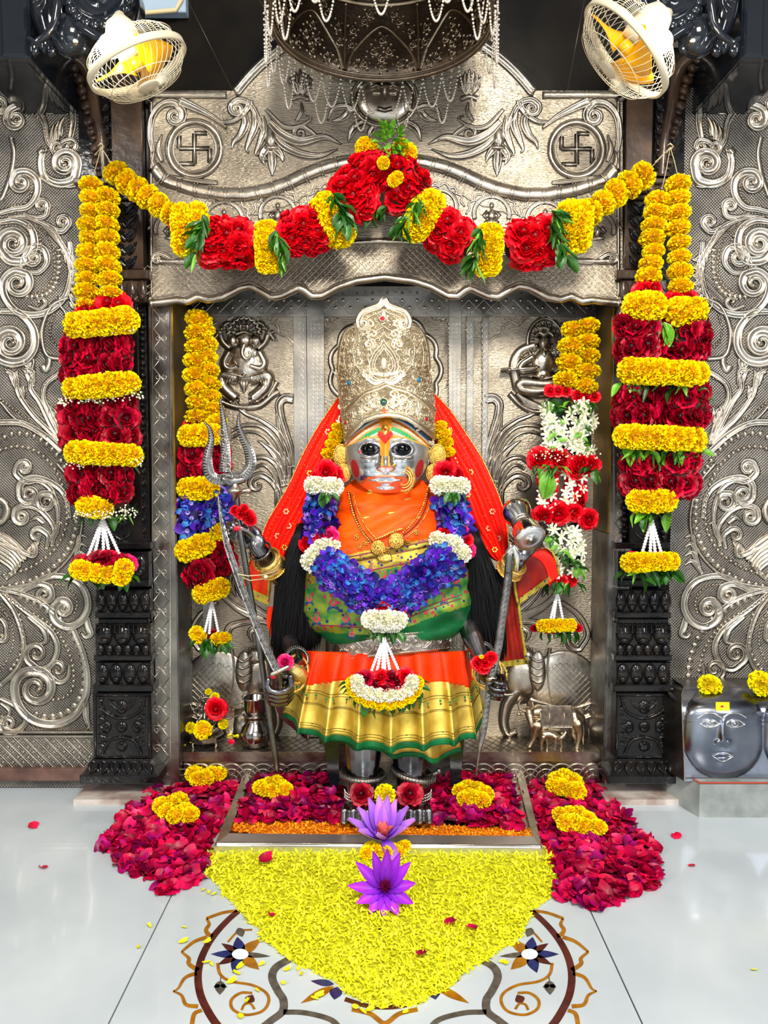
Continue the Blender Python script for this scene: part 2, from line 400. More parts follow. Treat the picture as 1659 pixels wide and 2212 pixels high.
def inlay_petal(col, cx, cy, a, L, W, name='inlay_petal'):
    mb = MB(); pts = []
    for i in range(17):
        t = i / 16; s = t * 2 if t <= .5 else 2 - 2 * t; sg = 1 if t <= .5 else -1
        x = L * s; y = sg * W * math.sin(PI * s ** .8) ; pts.append((cx + x * math.cos(a) - y * math.sin(a), cy + (x * math.sin(a) + y * math.cos(a)) * .82))
    mb.add([F(x, y, .0007) for x, y in pts[:-1]], [tuple(range(16))]); mb.build(name, inM[col], floor, smooth=False)
MIR = 1663
def mirp(pts): return [(MIR - x, y) for x, y in pts]
for sgn in (0, 1):
    M = (lambda p: p) if sgn == 0 else mirp
    mx = (lambda x: x) if sgn == 0 else (lambda x: MIR - x)
    ma = (lambda a: a) if sgn == 0 else (lambda a: PI - a)
    inlay_ribbon('maroon', M([(540, 1950), (497, 1983), (460, 2024), (437, 2065), (428, 2105), (432, 2145), (447, 2180), (470, 2215), (505, 2250)]), lambda s: 6 + 4 * s, 'inlay_ring')
    # scalloped ochre outline: petals outside the ring
    inlay_ribbon('ochre', M([(512, 1967), (480, 1972), (446, 1984)]), 4)
    inlay_ribbon('ochre', M([(446, 1984), (452, 1996), (445, 2008), (450, 2018), (460, 2022)]), lambda s: 3 + 3 * s)
    inlay_ribbon('ochre', M([(448, 2024), (420, 2034), (392, 2056)]), lambda s: 5.5 - 2.5 * s)
    inlay_ribbon('ochre', M([(392, 2056), (408, 2070), (408, 2082), (428, 2096)]), lambda s: 3 + 3.5 * s)
    inlay_ribbon('ochre', M([(425, 2102), (400, 2112), (385, 2135), (374, 2141)]), lambda s: 5.5 - 3.5 * s)
    inlay_ribbon('ochre', M([(374, 2141), (392, 2150), (402, 2170), (428, 2174)]), lambda s: 2.5 + 3.5 * s)
    inlay_ribbon('ochre', M([(436, 2182), (420, 2190), (414, 2215), (408, 2240)]), 5)
    # flower
    fx, fy = mx(519), 2061
    for k, (a, c, L, W) in enumerate([(180, 'blue', 64, 10), (215, 'maroon', 50, 9), (262, 'blue', 46, 13), (318, 'ochre', 60, 12), (150, 'maroon', 56, 9), (108, 'blue', 52, 13), (45, 'ochre', 58, 14), (5, 'grey', 66, 7)]):
        inlay_petal(c, fx, fy, ma(math.radians(a)), L, W)
    mb = MB(); mb.add([F(fx + 18 * math.cos(t), fy + 11.5 * math.sin(t), .001) for t in [2 * PI * i / 20 for i in range(20)]][::-1], [tuple(range(20))]); mb.build('inlay_disc', mat('inlay_white', (.80, .83, .84), 0, .2) if sgn == 0 else MATS['inlay_white'], floor, smooth=False)
    # S-curve tendril
    inlay_ribbon('ochre', M([(545, 2008), (515, 2012), (492, 2035)]), 2.5)
    inlay_ribbon('ochre', M([(470, 2080), (476, 2105), (500, 2120), (545, 2128), (575, 2145), (580, 2165), (565, 2185), (530, 2192), (503, 2180), (500, 2160), (520, 2145), (545, 2145)]), 3.6, 'inlay_tendril')
    inlay_ribbon('ochre', M([(522, 2182), (528, 2170), (541, 2168), (550, 2180)]), 3)
    inlay_petal('maroon', mx(535), 2166, ma(math.radians(-62)), 24, 11)
    inlay_ribbon('grey', M([(477, 2110), (476, 2124)]), 1.2)
    inlay_petal('grey', mx(476), 2118, ma(math.radians(92)), 38, 12, 'inlay_leaf'); inlay_petal('grey', mx(476), 2128, ma(math.radians(160)), 16, 5, 'inlay_leaf'); inlay_petal('grey', mx(476), 2128, ma(math.radians(20)), 16, 5, 'inlay_leaf')
    inlay_petal('grey', mx(515), 2004, ma(math.radians(70)), 26, 10, 'inlay_leaf')
    # grey strap
    inlay_ribbon('grey', M([(625, 2072), (596, 2090), (588, 2112), (600, 2140), (612, 2160), (610, 2185), (585, 2205), (560, 2225)]), 9, 'inlay_strap')
    inlay_ribbon('grey', M([(612, 2186), (660, 2188), (715, 2203), (740, 2230)]), 7, 'inlay_strap')
    inlay_petal('ochre', mx(722), 2130, ma(math.radians(148)), 86, 10); inlay_petal('blue', mx(722), 2126, ma(math.radians(190)), 52, 9); inlay_petal('blue', mx(728), 2132, ma(math.radians(100)), 34, 14)
inlay_ribbon('maroon', [(745, 2158), (790, 2172), (831, 2176), (872, 2172), (918, 2158)], 6); inlay_ribbon('ochre', [(760, 2180), (800, 2190), (831, 2210), (862, 2190), (902, 2180)], 6)

# ---- back wall behind everything (black polished stone); opening filled by the niche
mb = MB()
def wbox(x0, x1, z0, z1, Y0=.0, Y1=.34): mb.box(x0, Y0, z0, x1, Y1, z1)
zN = P(831, 640, 0).z; xL = P(375, 900, 0).x; xR = P(1312, 900, 0).x
wbox(-3.2, xL - .02, -.03, 3.4, .012); wbox(xR + .02, 3.2, -.03, 3.4, .012); wbox(xL - .02, xR + .02, zN + .04, 3.4, .012)
wall_back = struct(mb.build('wall_back', blackW, smooth=False))
mb = MB(); mb.box(-3.2, .26, 0, 3.2, .34, 3.4); mb.build('backing', blackW, wall_back, smooth=False)

# dark polished panel seams above the arch
mb = MB()
for a, b in (((405, 0), (505, 200)), ((1225, 200), (1262, 0)), ((560, 0), (600, 60))):
    ribbon(mb, [a, b], 1.0, .002, onplane(.012), 'tri')
mb.build('seam', mat('seam', '#2c261c', 0, .3), wall_back)

# ---- side repousse panels. All curves traced once and mirrored.
S = 'S'; 
def panel_reliefs(mx, parent, Y, cut=False):
    mp = onplane(Y)
    lim = 1490 if cut else 1e9
    def go(fn, *pts_lists): pass
    def add(name, draw):
        mb = MB(); draw(mb)
        if mb.v: mb.build(name, silver, parent)
    def X(pts): return [(mx(x), y) for x, y in pts]
    OUT[0] = MB()
    def sc(stem, c, turns, w, h=.012, prof='chan', **k):
        if cut and c[1] > lim - 6: return
        add('scroll', lambda m: scroll(m, X(stem), (mx(c[0]), c[1]), turns, w * 1.22, h, mp, prof, step=3.5, **k))
    def lf(pts, w, h=.010):
        if cut and max(y for _, y in pts) > lim: return
        add('leaf', lambda m: leafshape(m, X(pts), w * 1.25, h, mp))
    def bd(pts, r, h=.008):
        if cut: pts = [p for p in pts if p[1] < lim - 4]
        if len(pts) < 2: return
        mb = MB(); beads(mb, X(pts), r, h, mp); mb.build('bead_row', silver, parent, kind='stuff')
    def fr(pts, r, l, side, h=.008):
        if cut: pts = [p for p in pts if p[1] < lim - 10]
        if len(pts) < 2: return
        mb = MB(); fringe(mb, X(pts), r, l, h, mp, side if mx(1) > mx(0) else -side, 1.0); mb.build('petal_fringe', silver, parent, kind='stuff')
    def rim(pts, w, h=.010, prof='round', name='rim'):
        if cut:
            pts = [p for p in pts if p[1] < lim - 4]
            if len(pts) < 2: return
        add(name, lambda m: ribbon(m, resample(X(pts), 4), w, h, mp, prof))
    # top corner
    sc([(101, 300), (95, 262), (78, 238), (52, 226), (22, 236), (14, 256)], (33, 258), 1.3, 9)
    sc([(152, 300), (158, 258), (150, 222), (128, 200), (100, 204), (92, 222)], (110, 222), 1.4, 10)
    bd([(100, 300), (92, 268), (70, 246), (50, 242)], 3.2); bd([(146, 290), (148, 258), (140, 228)], 3.2)
    sc([(0, 178), (22, 186), (46, 196), (60, 186), (56, 164)], (42, 168), 1.3, 6)
    for k in range(6): lf([(60 + 9 * k, 208 - 2 * k), (48 + 9 * k, 196), (38 + 8 * k, 172 + 2 * k)], 4.5)
    sc([(0, 250), (8, 235), (10, 220), (0, 212)], (0, 228), 1.0, 6)
    sc([(96, 318), (88, 348), (96, 380), (125, 396), (158, 388), (166, 360)], (140, 352), 1.7, 11, .014)
    sc([(120, 330), (135, 308), (152, 302)], (152, 316), 1.1, 6); sc([(118, 336), (112, 322)], (124, 318), .9, 5)
    for k in range(4): lf([(112 + 6 * k, 320 - 8 * k), (102 + 10 * k, 300 - 10 * k), (104 + 12 * k, 275 - 8 * k)], 5)
    rim([(24, 296), (30, 330), (24, 372), (8, 420), (0, 432)], 5)
    rim([(82, 332), (92, 322), (96, 330)], 6, name='bud'); rim([(92, 330), (94, 370), (110, 396), (145, 404), (165, 402)], 3)
    # scroll D
    sc([(0, 460), (30, 452), (60, 446), (80, 420), (80, 390), (62, 372), (38, 372), (28, 385)], (44, 394), 1.4, 9)
    bd([(70, 402), (64, 426), (46, 440), (24, 446)], 3.5)
    sc([(50, 462), (74, 470), (98, 466), (104, 446)], (90, 444), 1.3, 6)
    sc([(18, 470), (55, 468), (92, 482), (130, 500), (148, 486)], (135, 479), 1.2, 6.5)
    for k in range(6): lf([(84 + 9 * k, 478 + 9 * k), (118 + 8 * k, 500 + 14 * k), (128 + 7 * k, 530 + 20 * k)], 5.5)
    sc([(0, 480), (36, 476), (66, 494), (74, 530), (58, 560), (22, 562), (2, 542)], (28, 526), 1.7, 11, .014)
    bd([(60, 486), (84, 510), (88, 545), (76, 570)], 4.2); bd([(76, 486), (100, 508), (112, 536)], 3)
    # scroll H with fringe
    sc([(150, 520), (154, 580), (142, 636), (112, 668), (74, 680), (36, 672), (10, 640), (8, 606), (30, 586), (58, 592)], (38, 612), 1.3, 9, .014)
    fr([(134, 540), (134, 585), (124, 620), (104, 642), (74, 650), (48, 648)], 6.2, 18, 1)
    bd([(114, 540), (118, 580), (110, 608), (92, 628), (70, 638), (54, 636)], 4.4)
    sc([(60, 588), (84, 588), (102, 566), (96, 540), (78, 532), (62, 540)], (72, 556), 1.2, 8)
    lf([(62, 540), (50, 556), (44, 582), (36, 584)], 5); lf([(30, 540), (44, 528), (56, 524)], 5)
    for k in range(7): lf([(152, 548 + 17 * k), (160, 560 + 17 * k), (174, 560 + 17 * k)], 6)
    rim([(148, 540), (152, 600), (150, 640), (168, 672)], 3)
    # J
    sc([(0, 672), (40, 676), (70, 708), (74, 748), (54, 776), (22, 782), (-6, 768), (-8, 738)], (22, 740), 1.5, 12, .016)
    lf([(58, 768), (66, 782), (62, 800), (76, 792)], 8); lf([(52, 772), (58, 790), (70, 800)], 5)
    # K oval
    rim([(148, 642), (112, 660), (92, 704), (92, 744), (104, 770), (140, 776)], 5, .012); rim([(104, 768), (106, 784), (98, 800), (90, 788)], 7, name='leaf')
    bd([(116, 680), (108, 708), (112, 734), (128, 752)], 3.8); rim([(128, 640), (130, 660), (142, 680), (140, 720)], 3)
    sc([(60, 660), (84, 668), (96, 660)], (88, 652), .8, 4)
    # bouquet of lilies
    for pts, ww in (([(134, 958), (100, 925), (70, 895), (40, 850), (34, 815), (14, 800)], 6), ([(134, 958), (108, 915), (86, 870), (66, 838), (70, 804), (52, 800)], 6),
                    ([(138, 960), (112, 900), (94, 860), (98, 832), (118, 814), (140, 802), (168, 796)], 6), ([(134, 962), (124, 920), (108, 892), (112, 876)], 5)):
        rim(pts, ww, .012, 'chan', 'stem')
    for c in ((20, 800), (56, 800), (110, 880), (34, 832)):
        lf([(c[0] + 14, c[1] + 34), (c[0] + 4, c[1] + 8), (c[0] - 10, c[1] - 4)], 7); lf([(c[0] + 14, c[1] + 34), (c[0] + 14, c[1] + 8), (c[0] + 20, c[1] - 2)], 6)
    bd([(0, 862), (22, 878), (44, 894), (66, 908)], 4.2); bd([(96, 832), (112, 822), (132, 816)], 3.5)
    rim([(0, 868), (30, 902), (70, 925), (100, 945)], 3); rim([(-4, 912), (46, 914), (92, 938), (134, 975)], 8, .014, 'chan', 'stem')
    # great roundel around the swan
    fr([(0, 958), (30, 944), (70, 950), (104, 974), (132, 1012), (150, 1060), (156, 1110), (152, 1150), (134, 1190), (102, 1224), (58, 1248), (0, 1262)], 7.4, 16, -1, .010)
    bd([(0, 972), (34, 964), (72, 972), (102, 994), (126, 1028), (140, 1070), (144, 1115), (138, 1150), (118, 1186), (88, 1212), (50, 1232), (0, 1244)], 6.2, .011)
    rim([(122, 1000), (160, 1050), (176, 1110), (172, 1160), (150, 1204), (112, 1240), (66, 1260), (0, 1270)], 3.5, .012)
    sc([(122, 1090), (112, 1060), (84, 1038), (56, 1040), (34, 1022), (40, 1002)], (52, 1010), 1.3, 7)
    sc([(150, 1120), (140, 1070), (110, 1042), (70, 1032), (44, 1046), (42, 1070)], (62, 1068), 1.5, 8)
    sc([(126, 1130), (124, 1096), (112, 1068), (90, 1066)], (100, 1084), 1.2, 7)
    sc([(112, 1180), (116, 1140), (92, 1106), (62, 1092), (36, 1098), (30, 1116)], (46, 1116), 1.3, 7)
    sc([(100, 1186), (104, 1158), (90, 1144)], (80, 1156), 1.0, 6); lf([(110, 1170), (120, 1150), (128, 1128), (136, 1134)], 6)
    lf([(60, 1190), (78, 1176), (86, 1164)], 6); lf([(96, 1130), (80, 1118), (66, 1126)], 5)
    # swan: body, neck and wing feathers
    rim([(-20, 1130), (4, 1126), (14, 1108), (10, 1088), (-2, 1078)], 9, .02, 'round', 'swan_neck')
    for k in range(7): rim([(-6, 1150 + 9 * k), (24, 1166 + 10 * k), (56 - 5 * k, 1196 + 7 * k), (66 - 9 * k, 1196 + 9 * k)], 5.2, .016 - .001 * k, 'chan', 'feather')
    rim([(0, 1160), (34, 1184), (70, 1200), (76, 1186), (70, 1172)], 7, .02, 'chan', 'feather')
    # lower right loop Q
    sc([(0, 1272), (52, 1268), (96, 1248), (126, 1244), (162, 1254), (184, 1278), (190, 1312), (174, 1342), (146, 1354), (120, 1340), (114, 1316), (128, 1298)], (136, 1314), 1.2, 9, .014)
    bd([(104, 1262), (138, 1266), (158, 1282), (166, 1304), (160, 1326)], 4)
    for k in range(4): lf([(150 + 6 * k, 1240 - 14 * k), (172, 1212 - 18 * k), (190, 1222 - 20 * k)], 5)
    lf([(186, 1330), (190, 1352), (196, 1370), (184, 1376), (174, 1366)], 7)
    sc([(0, 1276), (40, 1278), (80, 1262), (106, 1268), (112, 1284)], (94, 1284), 1.2, 7)
    rim([(0, 1272), (50, 1284), (90, 1302), (120, 1326)], 6, .012, 'chan', 'stem')
    # cascading band
    bd([(6, 1284), (50, 1314), (98, 1342), (128, 1372), (148, 1410), (158, 1450), (156, 1486), (140, 1506), (104, 1514)], 5.6, .010)
    fr([(40, 1296), (90, 1322), (130, 1352), (156, 1392), (170, 1436), (172, 1476), (160, 1510), (136, 1532), (100, 1540), (66, 1530)], 8, 17, -1)
    sc([(156, 1356), (178, 1410), (188, 1460), (184, 1505), (160, 1546), (118, 1564), (72, 1556), (40, 1524), (32, 1480), (50, 1454), (84, 1450)], (77, 1487), 1.3, 11, .016)
    sc([(4, 1278), (44, 1312), (86, 1344), (112, 1368), (124, 1400), (112, 1434), (86, 1446), (62, 1430)], (78, 1412), 1.2, 7)
    sc([(150, 1436), (146, 1464), (128, 1474), (112, 1464)], (124, 1446), 1.1, 5.5)
    lf([(60, 1330), (92, 1356), (100, 1384), (84, 1392), (78, 1404)], 7)
    rim([(0, 1280), (30, 1320), (48, 1370), (50, 1410), (34, 1448), (0, 1480)], 6, .012, 'chan', 'stem')
    bd([(0, 1312), (20, 1340), (28, 1376), (22, 1410), (0, 1450)], 4); bd([(0, 1300), (14, 1330)], 3)
    fr([(34, 1330), (42, 1370), (38, 1410), (16, 1444)], 6, 12, -1)
    sc([(0, 1334), (12, 1352), (14, 1376)], (3, 1376), 1.0, 5)
    lf([(160, 1545), (174, 1520), (188, 1500)], 6); lf([(184, 1500), (186, 1550), (192, 1570), (180, 1578)], 7)
    sc([(0, 1508), (34, 1526), (56, 1556), (34, 1580), (10, 1580)], (17, 1564), 1.2, 7, .012); sc([(0, 1518), (20, 1536), (12, 1560)], (4, 1552), .8, 4)
    # chain border at the top
    rim([(0, 136), (46, 152), (84, 190), (170, 190)], 9, .010, 'flat', 'border'); rim([(0, 126), (50, 142), (88, 180), (170, 181)], 1.6, .014, 'round', 'rim'); rim([(0, 148), (42, 164), (80, 200), (170, 200)], 1.6, .014, 'round', 'rim')
    bd([(4, 139), (46, 154), (84, 190), (166, 190)], 4, .014)
    flush_outline(parent)

def side_panel(name, left):
    mx = (lambda x: x) if left else (lambda x: 1668 - x)
    a = P(-180 if left else 1440, 1700 if left else 1492, 0); b = P(200 if left else 1668 + 180, 122, 0)
    mb = MB(); mb.box(min(a.x, b.x), 0, a.z, max(a.x, b.x), .011, P(0, 190, 0).z)
    q = [P(mx(x), y, 0) for x, y in ((-180, 191), (84, 191), (46, 150), (-180, 134))]; mb.add(q + [v + Vector((0, .011, 0)) for v in q], [(0, 1, 2, 3), (7, 6, 5, 4), (0, 4, 5, 1), (1, 5, 6, 2), (2, 6, 7, 3)])
    pan = struct(mb.build(name, silverG, smooth=False))
    # upper part above the chain border stays dark
    panel_reliefs(mx, pan, 0, cut=not left)
    # plain silver fields outside the frame continue the scrollwork
    mb = MB()
    for k in range(7):
        c = (-80, 260 + 190 * k)
        if not left and c[1] > 1400: continue
        scroll(mb, [(mx(-10), c[1] - 60), (mx(-60), c[1] - 80), (mx(-120), c[1] - 40), (mx(-120), c[1] + 20)], (mx(-80), c[1]), 1.5, 12, .014, onplane(0))
    mb.build('scroll', silver, pan)
    return pan
wall_left = side_panel('wall_left', True); wall_right = side_panel('wall_right', False)

# lattice of raised lines with studs (real relief)
def lattice(parent, x0, x1, y0, y1, Y, step, w=.7, h=.003, studs=True, inside=None, m=None, name='lattice', yf=None):
    mp = onfn(yf) if yf else onplane(Y); mb = MB(); ok = inside or (lambda x, y: x0 <= x <= x1 and y0 <= y <= y1)
    for d in (1, -1):
        c = -(y1 - y0) if d == 1 else 0
        while c < (x1 - x0) + (y1 - y0):
            run = []
            for i in range(int((y1 - y0) / 3) + 1):
                y = y0 + 3 * i; x = x0 + c + (y - y0) * d
                if ok(x, y): run.append((x, y))
                else:
                    if len(run) > 1: ribbon(mb, run[::2] + [run[-1]] if len(run) > 2 else run, w, h, mp, 'tri')
                    run = []
            if len(run) > 1: ribbon(mb, run, w, h, mp, 'tri')
            c += step
    if studs:
        y = y0; r = 0
        while y < y1:
            x = x0 + (step / 2 if True else 0) + (step / 2 if r % 2 else 0)
            while x < x1:
                if ok(x, y): dome(mb, x, y, step * .13, step * .13, h, mp, 6, 1)
                x += step
            y += step / 2; r += 1
    if mb.v: mb.build(name, m or silver, parent, kind='stuff')
# bottom lattice band of the left panel + rails + base stone
mb = MB(); mb.pbox(-180, 1590, 202, 1660, -.012, .005); band = mb.build('dado_band', silverG, wall_left, smooth=False)
lattice(wall_left, -60, 200, 1592, 1658, -.012, 22, 1.0, .004, True)
mb = MB()
for y in (1580, 1589): mb.pbox(-180, y, 202, y + 5, -.02, .005, .002)
mb.build('rail', silver, wall_left, smooth=False)
mb = MB(); mb.pbox(-180, 1661, 205, 1688, -.035, .005, .004); b_ = struct(mb.build('baseboard_left', mat('brown_marble', '#6a4c42', 0, .35, '#4a342e', 12, .2), smooth=False))
mb = MB(); mb.pbox(-180, 1600, 198, 1604, -.016, .0, .001); 

# ---- arch panel over the niche --------------------------------------------------
YA = -.03
def lip_y(x):
    xs = [322, 350, 380, 403, 426, 449, 480, 517, 540, 559, 586, 609, 643, 657, 673, 695, 730, 770, 831]
    ys = [655, 652, 648, 651, 640, 647, 641, 621, 616, 625, 641, 637, 621, 626, 639, 638, 619, 606, 598]
    xx = x if x <= 831 else 1662 - x
    return float(np.interp(xx, xs, ys))
def rail_y(x): xx = abs(x - 831); return 520 + 44 * (1 - math.cos(min(1, xx / 460) * PI)) / 2
def snake_y(x): 
    xx = x if x <= 831 else 1662 - x
    return float(np.interp(xx, [330, 354, 422, 480, 530, 580, 620, 659, 700, 739, 785, 831], [352, 382, 404, 414, 414, 404, 390, 371, 355, 345, 338, 335]))
CR, CCY = 395, 422
def top_y(x):
    d = abs(x - 831)
    return CCY - math.sqrt(CR * CR - d * d) if d < 324 else 196
xs = np.concatenate([np.arange(322, 1343, 6), [1345]])
yfA = lambda x, y: YA - .035 * max(0, min(1, (y - rail_y(x)) / 90.0)) ** 1.3
mb = MB(); g = []
for j in range(41):
    g.append([P(x, top_y(x) + (lip_y(x) - top_y(x)) * j / 40, yfA(x, top_y(x) + (lip_y(x) - top_y(x)) * j / 40)) for x in xs])
mb.grid(g)
# side, top and bottom returns to the wall
for j, row in ((0, g[0]), (40, g[-1])):
    bk = [Vector((p.x, .02 if j == 0 else .012, p.z)) for p in row]
    mb.grid([row, bk] if j else [bk, row])
for i in (0, -1):
    row = [r[i] for r in g]; mb.grid([row, [Vector((p.x, .012, p.z)) for p in row]])
arch = struct(mb.build('wall_arch_panel', silverH))
mpA = onfn(yfA)
OUT[0] = MB()
def A(name, draw, m=silver, **k):
    mb = MB(); draw(mb)
    if mb.v: mb.build(name, m, arch, **k)
for s_ in (0, 1):
    mx = (lambda x: x) if s_ == 0 else (lambda x: 1662 - x)
    X = lambda pts: [(mx(x), y) for x, y in pts]
    # medallion ring and the emblem within (the emblem is NOT mirrored)
    cx, cy = (420, 321) if s_ == 0 else (1246, 322)
    A('medallion_ring', lambda m: ribbon(m, [(cx + 57 * math.cos(t), cy + 59 * math.sin(t)) for t in np.linspace(0, 2 * PI, 64, endpoint=False)], 6.5, .016, mpA, 'round', closed=True))
    A('medallion_ring', lambda m: ribbon(m, [(cx + 46 * math.cos(t), cy + 48 * math.sin(t)) for t in np.linspace(0, 2 * PI, 64, endpoint=False)], 2, .006, mpA, 'round', closed=True))
    R = 33
    def sw(m):
        for seg in ([(cx, cy - R), (cx, cy + R)], [(cx - R, cy), (cx + R, cy)], [(cx, cy - R), (cx + R - 6, cy - R)], [(cx + R, cy), (cx + R, cy + R - 2)], [(cx, cy + R), (cx - R, cy + R)], [(cx - R, cy), (cx - R, cy - R + 5)]):
            ribbon(m, seg, 4.2, .012, mpA, 'ridge')
        for dx in (-1, 1):
            for dy in (-1, 1): dome(m, cx + 10 * dx, cy + 10 * dy, 2.6, 2.6, .006, mpA, 8, 2)
    A('emblem', sw)
    A('rim', lambda m: ribbon(m, resample(X([(330, 215), (322, 205), (490, 205)]), 6), 7, .010, mpA, 'flat'))
    A('rim', lambda m: ribbon(m, X([(831 - 324 + 0, 199)] + [(831 - CR * math.sin(a), CCY - CR * math.cos(a) + 10) for a in np.linspace(.93, 0, 40)]), 10, .012, mpA, 'chan'))
    A('rim', lambda m: ribbon(m, resample(X([(326, 215), (326, 420), (326, 640)]), 8), 3, .008, mpA, 'round'))
    A('scroll', lambda m: scroll(m, X([(330, 330), (324, 290), (330, 250), (350, 226), (376, 222), (392, 238)]), (mx(378), 250), 1.3, 10, .014, mpA))
    A('scroll', lambda m: ribbon(m, resample(X([(388, 218), (420, 232), (455, 250), (480, 268), (490, 276)]), 4), lambda s: 10 * (1 - s) + 1.5, .014, mpA, 'chan'))
    A('scroll', lambda m: ribbon(m, resample(X([(478, 264), (500, 262), (520, 250), (535, 232), (540, 215)]), 4), lambda s: 3 + 5 * s, .013, mpA, 'chan'))
    A('scroll', lambda m: scroll(m, X([(575, 300), (560, 262), (540, 226), (516, 216), (500, 226)]), (mx(512), 234), 1.2, 8, .016, mpA))
    for pts, ww in (([(345, 380), (330, 350), (334, 320)], 6), ([(350, 350), (342, 320), (350, 290)], 5), ([(470, 395), (410, 388), (360, 378)], 5),
                    ([(520, 236), (530, 262), (520, 290), (505, 306), (500, 322)], 9), ([(548, 232), (552, 268), (540, 300), (532, 322), (538, 330)], 9),
                    ([(566, 250), (570, 280), (562, 306), (552, 330), (558, 336)], 8), ([(580, 262), (610, 290), (650, 305), (700, 296), (738, 312)], 12),
                    ([(590, 290), (612, 314), (650, 332), (690, 336), (730, 322)], 9), ([(560, 330), (572, 342), (580, 345)], 6),
                    ([(584, 310), (566, 336), (572, 356)], 9), ([(584, 310), (606, 334), (612, 350)], 9), ([(586, 325), (588, 355), (588, 380)], 11),
                    ([(574, 236), (610, 272), (645, 274), (672, 256), (660, 250)], 5), ([(640, 262), (652, 240), (650, 220)], 4),
                    ([(760, 232), (742, 254), (716, 262)], 8), ([(790, 262), (764, 278), (752, 306)], 9), ([(812, 268), (800, 286), (798, 300)], 8), ([(770, 240), (744, 230), (720, 236), (708, 260)], 7)):
        A('leaf', lambda m, p=pts, q=ww: leafshape(m, X(p), q, .015, mpA))
    A('scroll', lambda m: scroll(m, X([(690, 300), (672, 284), (656, 274)]), (mx(648), 288), 1.3, 5, .014, mpA))
    A('seed_pod', lambda m: dome(m, mx(584), 298, 13, 22, .018, mpA, 16, 5))
    A('seed_pod', lambda m: dome(m, mx(586), 318, 20, 7, .02, mpA, 16, 4))
    # lotus on its stalk below the crest
    for k in range(7):
        a = (k - 3) * .28
        A('lotus_petal', lambda m: leafshape(m, X([(648, 204), (648 + 26 * math.sin(a), 180), (648 + 34 * math.sin(a), 148 + 6 * abs(k - 3))]), 8, .016 - .002 * abs(k - 3), mpA))
    A('scroll', lambda m: ribbon(m, resample(X([(630, 214), (648, 208), (666, 214)]), 3), 5, .012, mpA))
    # medallions with small figures under the snake band
    for (qx, qy, r) in ((372, 496, 36), (484, 476, 40), (600, 462, 38), (712, 446, 36)):
        A('niche_ring', lambda m: ribbon(m, [(mx(qx) + r * math.cos(t), qy + r * math.sin(t)) for t in np.linspace(PI * .9, PI * 2.1, 34)], 4, .008, mpA, 'chan'))
        A('niche_ring', lambda m: ribbon(m, [(mx(qx) + (r + 14 + 3 * math.cos(t * 14)) * math.cos(t), qy + (r + 12 + 3 * math.cos(t * 14)) * math.sin(t)) for t in np.linspace(PI, PI * 2, 60)], 2.5, .006, mpA, 'round'))
        def fig(m):
            dome(m, mx(qx), qy - 18, 6, 8, .014, mpA, 10, 4); dome(m, mx(qx), qy + 3, 9, 13, .014, mpA, 12, 4); dome(m, mx(qx), qy + 18, 18, 7, .012, mpA, 12, 3)
            for d in (-1, 1): ribbon(m, [(mx(qx) + 8 * d, qy - 6), (mx(qx) + 17 * d, qy + 3), (mx(qx) + 10 * d, qy + 10)], 3, .010, mpA)
        A('small_figure', fig)
# sun face under the crest
A('sun_disc', lambda m: dome(m, 831, 214, 62, 52, .028, mpA, 36, 7))
A('medallion_ring', lambda m: ribbon(m, [(831 + 68 * math.cos(t), 214 + 58 * math.sin(t)) for t in np.linspace(0, 2 * PI, 60, endpoint=False)], 6, .014, mpA, closed=True))
def sunf(m):
    mp2 = onfn(lambda u, v: YA - .026)
    for d in (-1, 1): dome(m, 831 + 18 * d, 200, 10, 5, .008, mp2, 10, 3); ribbon(m, [(831 + 8 * d, 188), (831 + 18 * d, 183), (831 + 32 * d, 190)], 2, .006, mp2)
    ribbon(m, [(831, 190), (831, 216)], 4, .014, mp2); ribbon(m, [(815, 234), (831, 238), (847, 234)], 3.5, .010, mp2)
A('sun_face', sunf)
# snake band with collars
sx = np.arange(331, 1332, 5)
A('wave_band', lambda m: ribbon(m, [(x, snake_y(x) + 6) for x in sx], 15, .020, mpA, 'round'))
for x in list(range(352, 820, 34)):
    for xx, d in ((x, 1), (1662 - x, -1)):
        for off in (-3, 4):
            y = snake_y(xx) + 6; sl = (snake_y(xx + 3) - snake_y(xx - 3)) / 6; a = math.atan(sl)
            A('collar', lambda m: ribbon(m, [(xx + off + (-math.sin(a)) * q * 15 + d * 2 * q, y + math.cos(a) * q * 15) for q in np.linspace(-1, 1, 9)], 1.6, .004, lambda u, v, h: P(u, v, YA - .020 * math.sqrt(max(0, 1 - ((v - y) / 16.0) ** 2)) - h), 'round'))
flush_outline(arch)
lattice(arch, 335, 1328, 340, 452, YA, 13, .8, .003, False, inside=lambda x, y: snake_y(x) + 22 < y < snake_y(x) + 48 and 332 < x < 1330)
A('scallop_edge', lambda m: ribbon(m, [(x, snake_y(x) + 50 + 4 * abs(math.sin(x * .11))) for x in np.arange(335, 1328, 3)], 1.8, .006, mpA))
